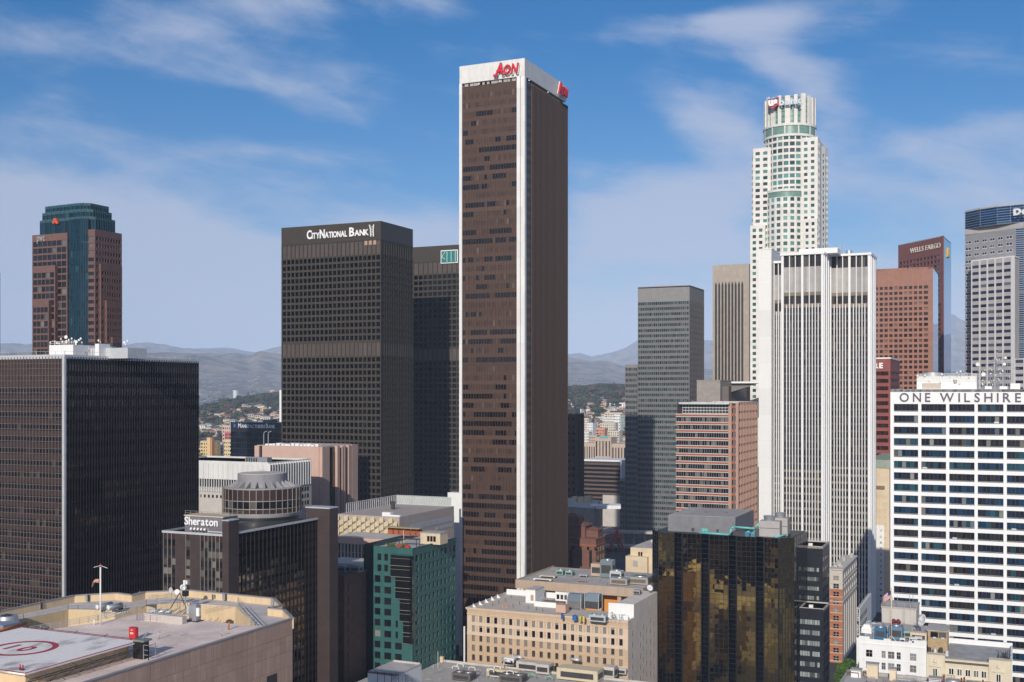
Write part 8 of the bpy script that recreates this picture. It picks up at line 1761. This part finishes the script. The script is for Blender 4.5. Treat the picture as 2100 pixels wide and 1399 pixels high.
# ---------------------------------------------------------------- rooftop of the white gridded block
X0, Y0, zt = OW; Ya = Y0+5; xa, xb = onY(1880, Ya), onY(2003, Ya); zp = zat(772, dep(xa, Ya)); dm = dep(xa, Ya)
T = Thing('plant_room', 'white plant room with grille on the roof of the white gridded block', 'plant room', (xa+xb)/2, Ya+5, zt-.5)
T.part('wall', MB().bb(dishw, xa, xb, Ya, Ya+10, zt-.5, zp)); T.part('grille', MB().bb(stone('cream_grille', (.50, .43, .36), .1, 2, .8), xa+1.8, onY(1930, Ya), Ya-.08, Ya, zt+.2, zt+2.2)); w = MB()
for k in range(6): w.bb(lmetal, xa, xb, Ya-.12, Ya-.02, zt+2.7+k*.55, zt+2.78+k*.55)
for k in range(22): a = xa+.4+k*(xb-xa-.8)/21; w.tube(lmetal, (a, Ya-.15, zt+2.6), (a, Ya-.15, zp+.8), .04, 4)
T.part('pipe_rack', w); T.part('roof_rail', MB().rail(lmetal, [(xa, Ya), (xb, Ya)], zp, .9, .04, 1.5, 2)); T.part('round_hatch', MB().cyl(conc, xa+13, Ya-.3, zt+2.3, zt+3.4, .6, n=10))
T = Thing('cooling_tower', 'low round grey tank behind the white plant room', 'cooling tower', onY(1915, Ya+12), Ya+12, zt); xq = onY(1912, Ya+12); T.part('drum', MB().cyl(metal, xq, Ya+12, zt, zat(764, dep(xq, Ya+12)), 3.4, n=24))
ordn = 0; rr = random.Random(50)
for i, (a, b_, r_) in enumerate(((1882, 771, .36), (1897, 770, .38), (1932, 768, .38), (1963, 764, .3), (1970, 762, .32), (1948, 772, .25), (1988, 774, .36), (1906, 781, .3), (1929, 783, .32), (1969, 786, .42))):
    x_ = onY(a, Ya-.4); z_ = zat(b_, dep(x_, Ya-.4)); hb = min(z_-.3, zp-.4); dish_on_mast(x_, Ya-.4, hb, z_-hb, r_, (rr.uniform(-.6, .6), -1, .1), 'small white dish on the plant room of the white gridded block', 'small dishes on the plant room of the white gridded block')
Ym = Y0+4.5; w = MB(); Tm = Thing('antenna_array', 'dense steel antenna frames on the roof of the white gridded block', 'antenna frame', onY(2035, Ym), Ym, zt-.3)
for k in range(15):
    a = 2006+k*5; x_ = onY(a, Ym); h_ = zat(rr.choice([735, 745, 752, 760, 768]) if a > 2010 else 770, dep(x_, Ym)); y_ = Ym+rr.uniform(-1, 3); w.tube(metal, (x_, y_, zt-.3), (x_, y_, h_), .09, 5)
Tm.part('post', w); w = MB()
for k in range(26): a = rr.uniform(2004, 2070); x_ = onY(a, Ym); z_ = zt+rr.uniform(.8, 10); w.tube(metal, (x_, Ym+rr.uniform(-1, 3), z_), (x_+rr.uniform(1.5, 5), Ym+rr.uniform(-1, 3), z_+rr.uniform(-.5, .5)), .06, 4)
Tm.part('cross_bar', w); w = MB(); x_ = onY(2043, Ym)
for u in (0, 2.4):
    for v in (0, 2.0): w.tube(metal, (x_+u, Ym+v, zt), (x_+u, Ym+v, zat(722, dep(x_, Ym))), .11, 5)
for k in range(8): w.tube(metal, (x_, Ym, zt+k*1.8), (x_+2.4, Ym, zt+(k+1)*1.8), .06, 4).tube(metal, (x_+2.4, Ym, zt+k*1.8), (x_, Ym, zt+(k+1)*1.8), .06, 4).tube(metal, (x_, Ym, zt+k*1.8), (x_+2.4, Ym, zt+k*1.8), .06, 4)
Tm.part('lattice_mast', w)
big = ((2005.5, 747.5, .72, 'left large'), (2017, 768, .74, 'lower large'), (2062, 734, .45, 'upper right'), (2060, 747, .52, 'right large'))
for (a, b_, r_, l_) in big: x_ = onY(a, Ym-1.2); z_ = zat(b_, dep(x_, Ym-1.2)); dish_on_mast(x_, Ym-1.2, zt-.3, z_-zt+.3, r_, (rr.uniform(-.25, .25), -1, .05), l_+' white dish on the antenna frames of the white gridded block', 'large dishes on the antenna frames')
for i in range(30): a, b_ = rr.uniform(2008, 2070), rr.uniform(736, 790); x_ = onY(a, Ym-.9); z_ = zat(b_, dep(x_, Ym-.9)); dish_on_mast(x_, Ym-.9, zt-.3, z_-zt+.3, rr.uniform(.16, .3), (rr.uniform(-.8, .8), -1, .1), 'small white or yellowed dish among the antenna frames', 'small dishes among the antenna frames', dishw if i % 3 else cream)
for i, (a, b_) in enumerate(((2020, 2034), (2050, 2066), (2072, 2092))): xq, xr_ = onY(a, Ym-1.5), onY(b_, Ym-1.5); w = MB().bb(dishw, xq, xr_, Ym-1.5, Ym, zt-.3, zt+(1.0 if i < 2 else 2.0)); tag(w.build('rooftop_unit'), ('first', 'second', 'third, largest')[i]+' white box from the left under the antenna frames', 'rooftop unit')

# ---------------------------------------------------------------- rooftop of the dark block at the left
bx0, bx1, by0, by1, bz = PH; Ya = by0+16
T = Thing('plant_room', 'white plant room on the roof of the broad dark glass block', 'plant room', onY(170, Ya), Ya+5, bz-.8)
xa, xb = onY(101, Ya), onY(150, Ya); zp = zat(708, dep(xa, Ya)); T.part('left_block', MB().bb(whitep, xa, xb, Ya, Ya+14, bz-.8, zp))
xc_, xd_ = onY(150, Ya+8), onY(196, Ya+8); T.part('recess_wall', MB().bb(lmetal, xc_, xd_, Ya+8, Ya+12, bz-.8, zp-1)); w = MB()
for k in range(7): a = xc_+1+k*(xd_-xc_-2)/6; w.tube(metal, (a, Ya+6, bz-.8), (a, Ya+6, zp-.5), .12, 5).tube(metal, (a, Ya+6, zp-1.5), (a+1.4, Ya+3, bz-.8), .1, 5)
T.part('brace_frame', w); xe_, xf_ = onY(195, Ya), onY(203, Ya); T.part('pillar', MB().bb(whitep, xe_, xf_, Ya, Ya+8, bz-.8, zp+.1)); xg_ = onY(262, Ya+3); T.part('right_block', MB().bb(lmetal, xf_+.01, xg_, Ya+3, Ya+12, bz-.8, zat(713, dep(xg_, Ya+3)))); T.part('dark_screen', MB().bb(dmetal, onY(208, Ya+5), onY(231, Ya+5), Ya+5, Ya+9, zp-.6, zat(702, dep(xg_, Ya+5))))
rr = random.Random(61)
for i, (a, b_, r_) in enumerate(((104, 702, .35), (113, 700, .3), (117, 703, .4), (126, 695, .42), (129, 701, .5), (136, 691, .6), (137, 701, .6), (142, 697, .45), (148, 694, .4), (148, 702, .35), (154, 698, .4), (157, 701, .6), (162, 697, .35), (166, 694, .35), (156, 706, .35), (169, 702, .3), (203, 698, .4), (207, 701, .35), (255, 702, .4), (262, 699, .45), (258, 706, .35), (121, 704, .3))):
    yy = Ya+1.0; x_ = onY(a, yy); z_ = zat(b_, dep(x_, yy)); zb_ = zp if a < 150 else (zp-1 if a < 196 else zp-.7); yy = yy if a < 150 else Ya+8.5; x_ = onY(a, yy); z_ = zat(b_, dep(x_, yy)); dish_on_mast(x_, yy, zb_-.1, max(.3, z_-zb_), r_, (rr.uniform(-.7, .7), -1, .1), 'white microwave dish on the plant room of the broad dark glass block', 'microwave dishes on the broad dark glass block')
w = MB().rail(dishw, [(xa, Ya+.3), (xb, Ya+.3)], zp, 1.2, .06, 2, 2); tag(w.build('railing'), 'white railing on the plant room of the broad dark glass block', 'railing')
# white finned tower roof kit
XA, YA, zA, xb1, YB, zB = WT; x_ = onY(1716, YB+8); w = MB()
for u in (0, 2.6):
    for v in (0, 2.6): w.tube(metal, (x_+u, YB+8+v, zB), (x_+u, YB+8+v, zat(504, dep(x_, YB+8))), .1, 5)
for k in range(4): w.tube(metal, (x_, YB+8, zB+1+k*1.2), (x_+2.6, YB+8, zB+1+k*1.2), .07, 4).tube(metal, (x_, YB+8, zB+k*1.2), (x_+2.6, YB+8, zB+1+k*1.2), .05, 4)
tag(w.build('lattice_tower'), 'small steel lattice on the roof of the white finned tower', 'lattice mast'); x_ = onY(1741, YB+6); tag(MB().cyl(metal, x_, YB+6, zB-.01, zat(514, dep(x_, YB+6)), 1.7, n=16).build('roof_tank'), 'squat grey tank on the roof of the white finned tower', 'tank')

# ---------------------------------------------------------------- street trees and parked cars
def big_tree(x, y, z, h, r, label, seed, group=None, m=0, n=900):
    rr = random.Random(seed); e = bpy.data.objects.new('tree', None); COL.objects.link(e); e.location = (x, y, z); e['_o'] = (x, y, z); tag(e, label, 'tree', group); w = MB()
    tr = MB().cyl(bark, x, y, z-.1, z+h*.5, r*.09, r*.06, 8)
    for k in range(6): a = k*1.05+rr.random(); tr.tube(bark, (x, y, z+h*.4), (x+math.cos(a)*r*.6, y+math.sin(a)*r*.6, z+h*.72), r*.035, 5)
    tr.build('trunk', e); lobes = [(rr.uniform(-.5, .5)*r, rr.uniform(-.5, .5)*r, rr.uniform(.5, .85)*h, rr.uniform(.35, .6)*r) for k in range(9)]
    for k in range(n):
        l_ = rr.choice(lobes); v = Vector((rr.gauss(0, 1), rr.gauss(0, 1), rr.gauss(0, 1))).normalized()*l_[3]*rr.uniform(.6, 1.05)
        clump(w, x+l_[0]+v.x, y+l_[1]+v.y, z+l_[2]+v.z*.85, r*rr.uniform(.08, .16), LV[m][rr.randrange(3)], rr)
    w.build('crown', e)
LV = [[stone('leaf_%d%d' % (g, k), tuple(c*f for c in base), .3, 1.5, .8, bump=.5) for k, f in enumerate((.75, 1.0, 1.35))] for g, base in enumerate(((.055, .115, .012), (.035, .055, .018), (.10, .085, .02)))]
p = XY(1737, 425); big_tree(p[0], p[1], G0, zat(1340, 425)-G0, 5.0, 'bright green tree between the brick block and the white painted building', 1, None, 0, 2600)
for i, (a, d, h_, m) in enumerate(((1325, 475, 46, 1), (1334, 470, 43, 1), (1343, 468, 40, 2))): p = XY(a, d); big_tree(p[0], p[1], G0, zat((1160, 1168, 1176)[i], d)-G0, 4.2, ('left', 'middle', 'right')[i]+' dark tree of three at the left corner of the gold reflecting block', 3+i, 'dark trees by the gold reflecting block', m, 700)
for i, (a, d) in enumerate(((1250, 620), (1262, 610), (1256, 580), (1270, 590), (1246, 560), (1266, 560), (1278, 600))): p = XY(a, d); big_tree(p[0], p[1], G0, 14+i % 3*2, 6, 'shaded tree in the dark square right of the red brick club', 20+i, 'trees in the shaded square', 1, 500)
for i, (a, b_) in enumerate(((431, 926), (440, 928), (450, 922), (460, 930), (468, 924), (413, 918))): q = hit(a, b_); 
for i, (a, d, hh) in enumerate(((412, 1420, 14), (422, 1430, 11), (446, 1400, 14), (455, 1390, 17), (463, 1395, 18), (470, 1405, 15))): p = XY(a, d); big_tree(p[0], p[1], G0, zat(920+(i % 3)*4, d)-G0, 7.5, 'green tree in front of the yellow apartment block', 40+i, 'green trees before the yellow apartment block', 0, 260)
carc = [stone('car_%d' % i, c, .02, 1, .3, metal=.2, bump=0) for i, c in enumerate(((.6, .6, .6), (.03, .03, .035), (.25, .02, .02), (.05, .10, .25), (.30, .30, .31)))]; cn = ['white', 'black', 'red', 'blue', 'silver']; tyre = stone('tyre', (.02, .02, .02), .1, 1, .9)
def car(x, y, z, c, rot, label, group):
    T = Thing('car', label, 'car', x, y, z, group); b_ = MB(); P_ = [(-2.2, .35), (-2.2, .8), (-1.2, .95), (-.7, 1.45), (.8, 1.45), (1.5, .95), (2.2, .85), (2.25, .35)]
    cs, sn = math.cos(rot), math.sin(rot); f = lambda u, v, h: (x+u*cs-v*sn, y+u*sn+v*cs, z+h)
    vs = [f(u, -.88 if h < 1 else -.7, h) for u, h in P_]+[f(u, .88 if h < 1 else .7, h) for u, h in P_]; n = 8
    b_.raw(vs, [tuple(range(n))[::-1], tuple(range(n, 2*n))]+[(i, (i+1) % n, (i+1) % n+n, i+n) for i in range(n)], carc[c]); T.part('body', b_)
    g_ = MB().box(dk, *f(.05, 0, 1.2), 1.9, 1.62, .34, rot); T.part('windows', g_)
    for u in (-1.35, 1.35):
        for v in (-.85, .85): T.part('wheel', MB().tube(tyre, f(u, v-.1, .33), f(u, v+.1, .33), .33, 12))
rr = random.Random(71)
for i in range(14): y_ = 470+i*16+rr.uniform(-3, 3); c = i % 5; car(-64.5 if i % 2 else -51.5, y_, G0+.05, c, math.pi/2, cn[c]+' car in the shaded street left of the white gridded block', cn[c]+' cars in the shaded street')
for i in range(7): p = XY(1238+i*7, 640); c = (i*2) % 5; car(p[0], p[1], G0+.0, c, 0, cn[c]+' car on the road by the red sculpture', cn[c]+' cars by the red sculpture')
# ---------------------------------------------------------------- unseen blocks under and behind the viewpoint, added for the gold glass to mirror
rr = random.Random(90); sm_ = [tanst, cream, hw[1], hw[2], brk, lconc, hw[4]]; k = 0
for gx in range(6):
    for gy in range(4):
        x_, y_ = -48+gx*46+rr.uniform(-3, 3), 215-gy*62+rr.uniform(-4, 4); w_, l_, h_ = rr.uniform(26, 36), rr.uniform(34, 46), rr.choice([14, 18, 24, 34, 48])
        if gx > 3: h_ *= 1.3
        m = sm_[k % 7]; T = Thing('added_city_block', 'unseen building added south of the gold glass block for its facade to mirror', 'building', x_, y_, G0, 'added buildings mirrored in the gold glass')
        T.part('wall', MB().bb(m, x_-w_/2, x_+w_/2, y_-l_/2, y_+l_/2, G0, G0+h_)); T.part('roof', MB().bb(lconc if k % 3 else roofg, x_-w_/2+.4, x_+w_/2-.4, y_-l_/2+.4, y_+l_/2-.4, G0+h_+.002, G0+h_+.2)); w = MB()
        for j in range(int(h_/4)):
            for i in range(int(w_/4)): w.bb(dk, x_-w_/2+1+i*4, x_-w_/2+3+i*4, y_+l_/2-.02, y_+l_/2+.05, G0+1.5+j*4, G0+3.6+j*4)
        o = T.part('window', w); o['kind'] = 'stuff'; k += 1
for o in bpy.data.objects:
    if "label" in o and not 4 <= len(o["label"].split()) <= 16: print("LONG", o.name, o["label"])
    if '_o' in o: del o['_o']
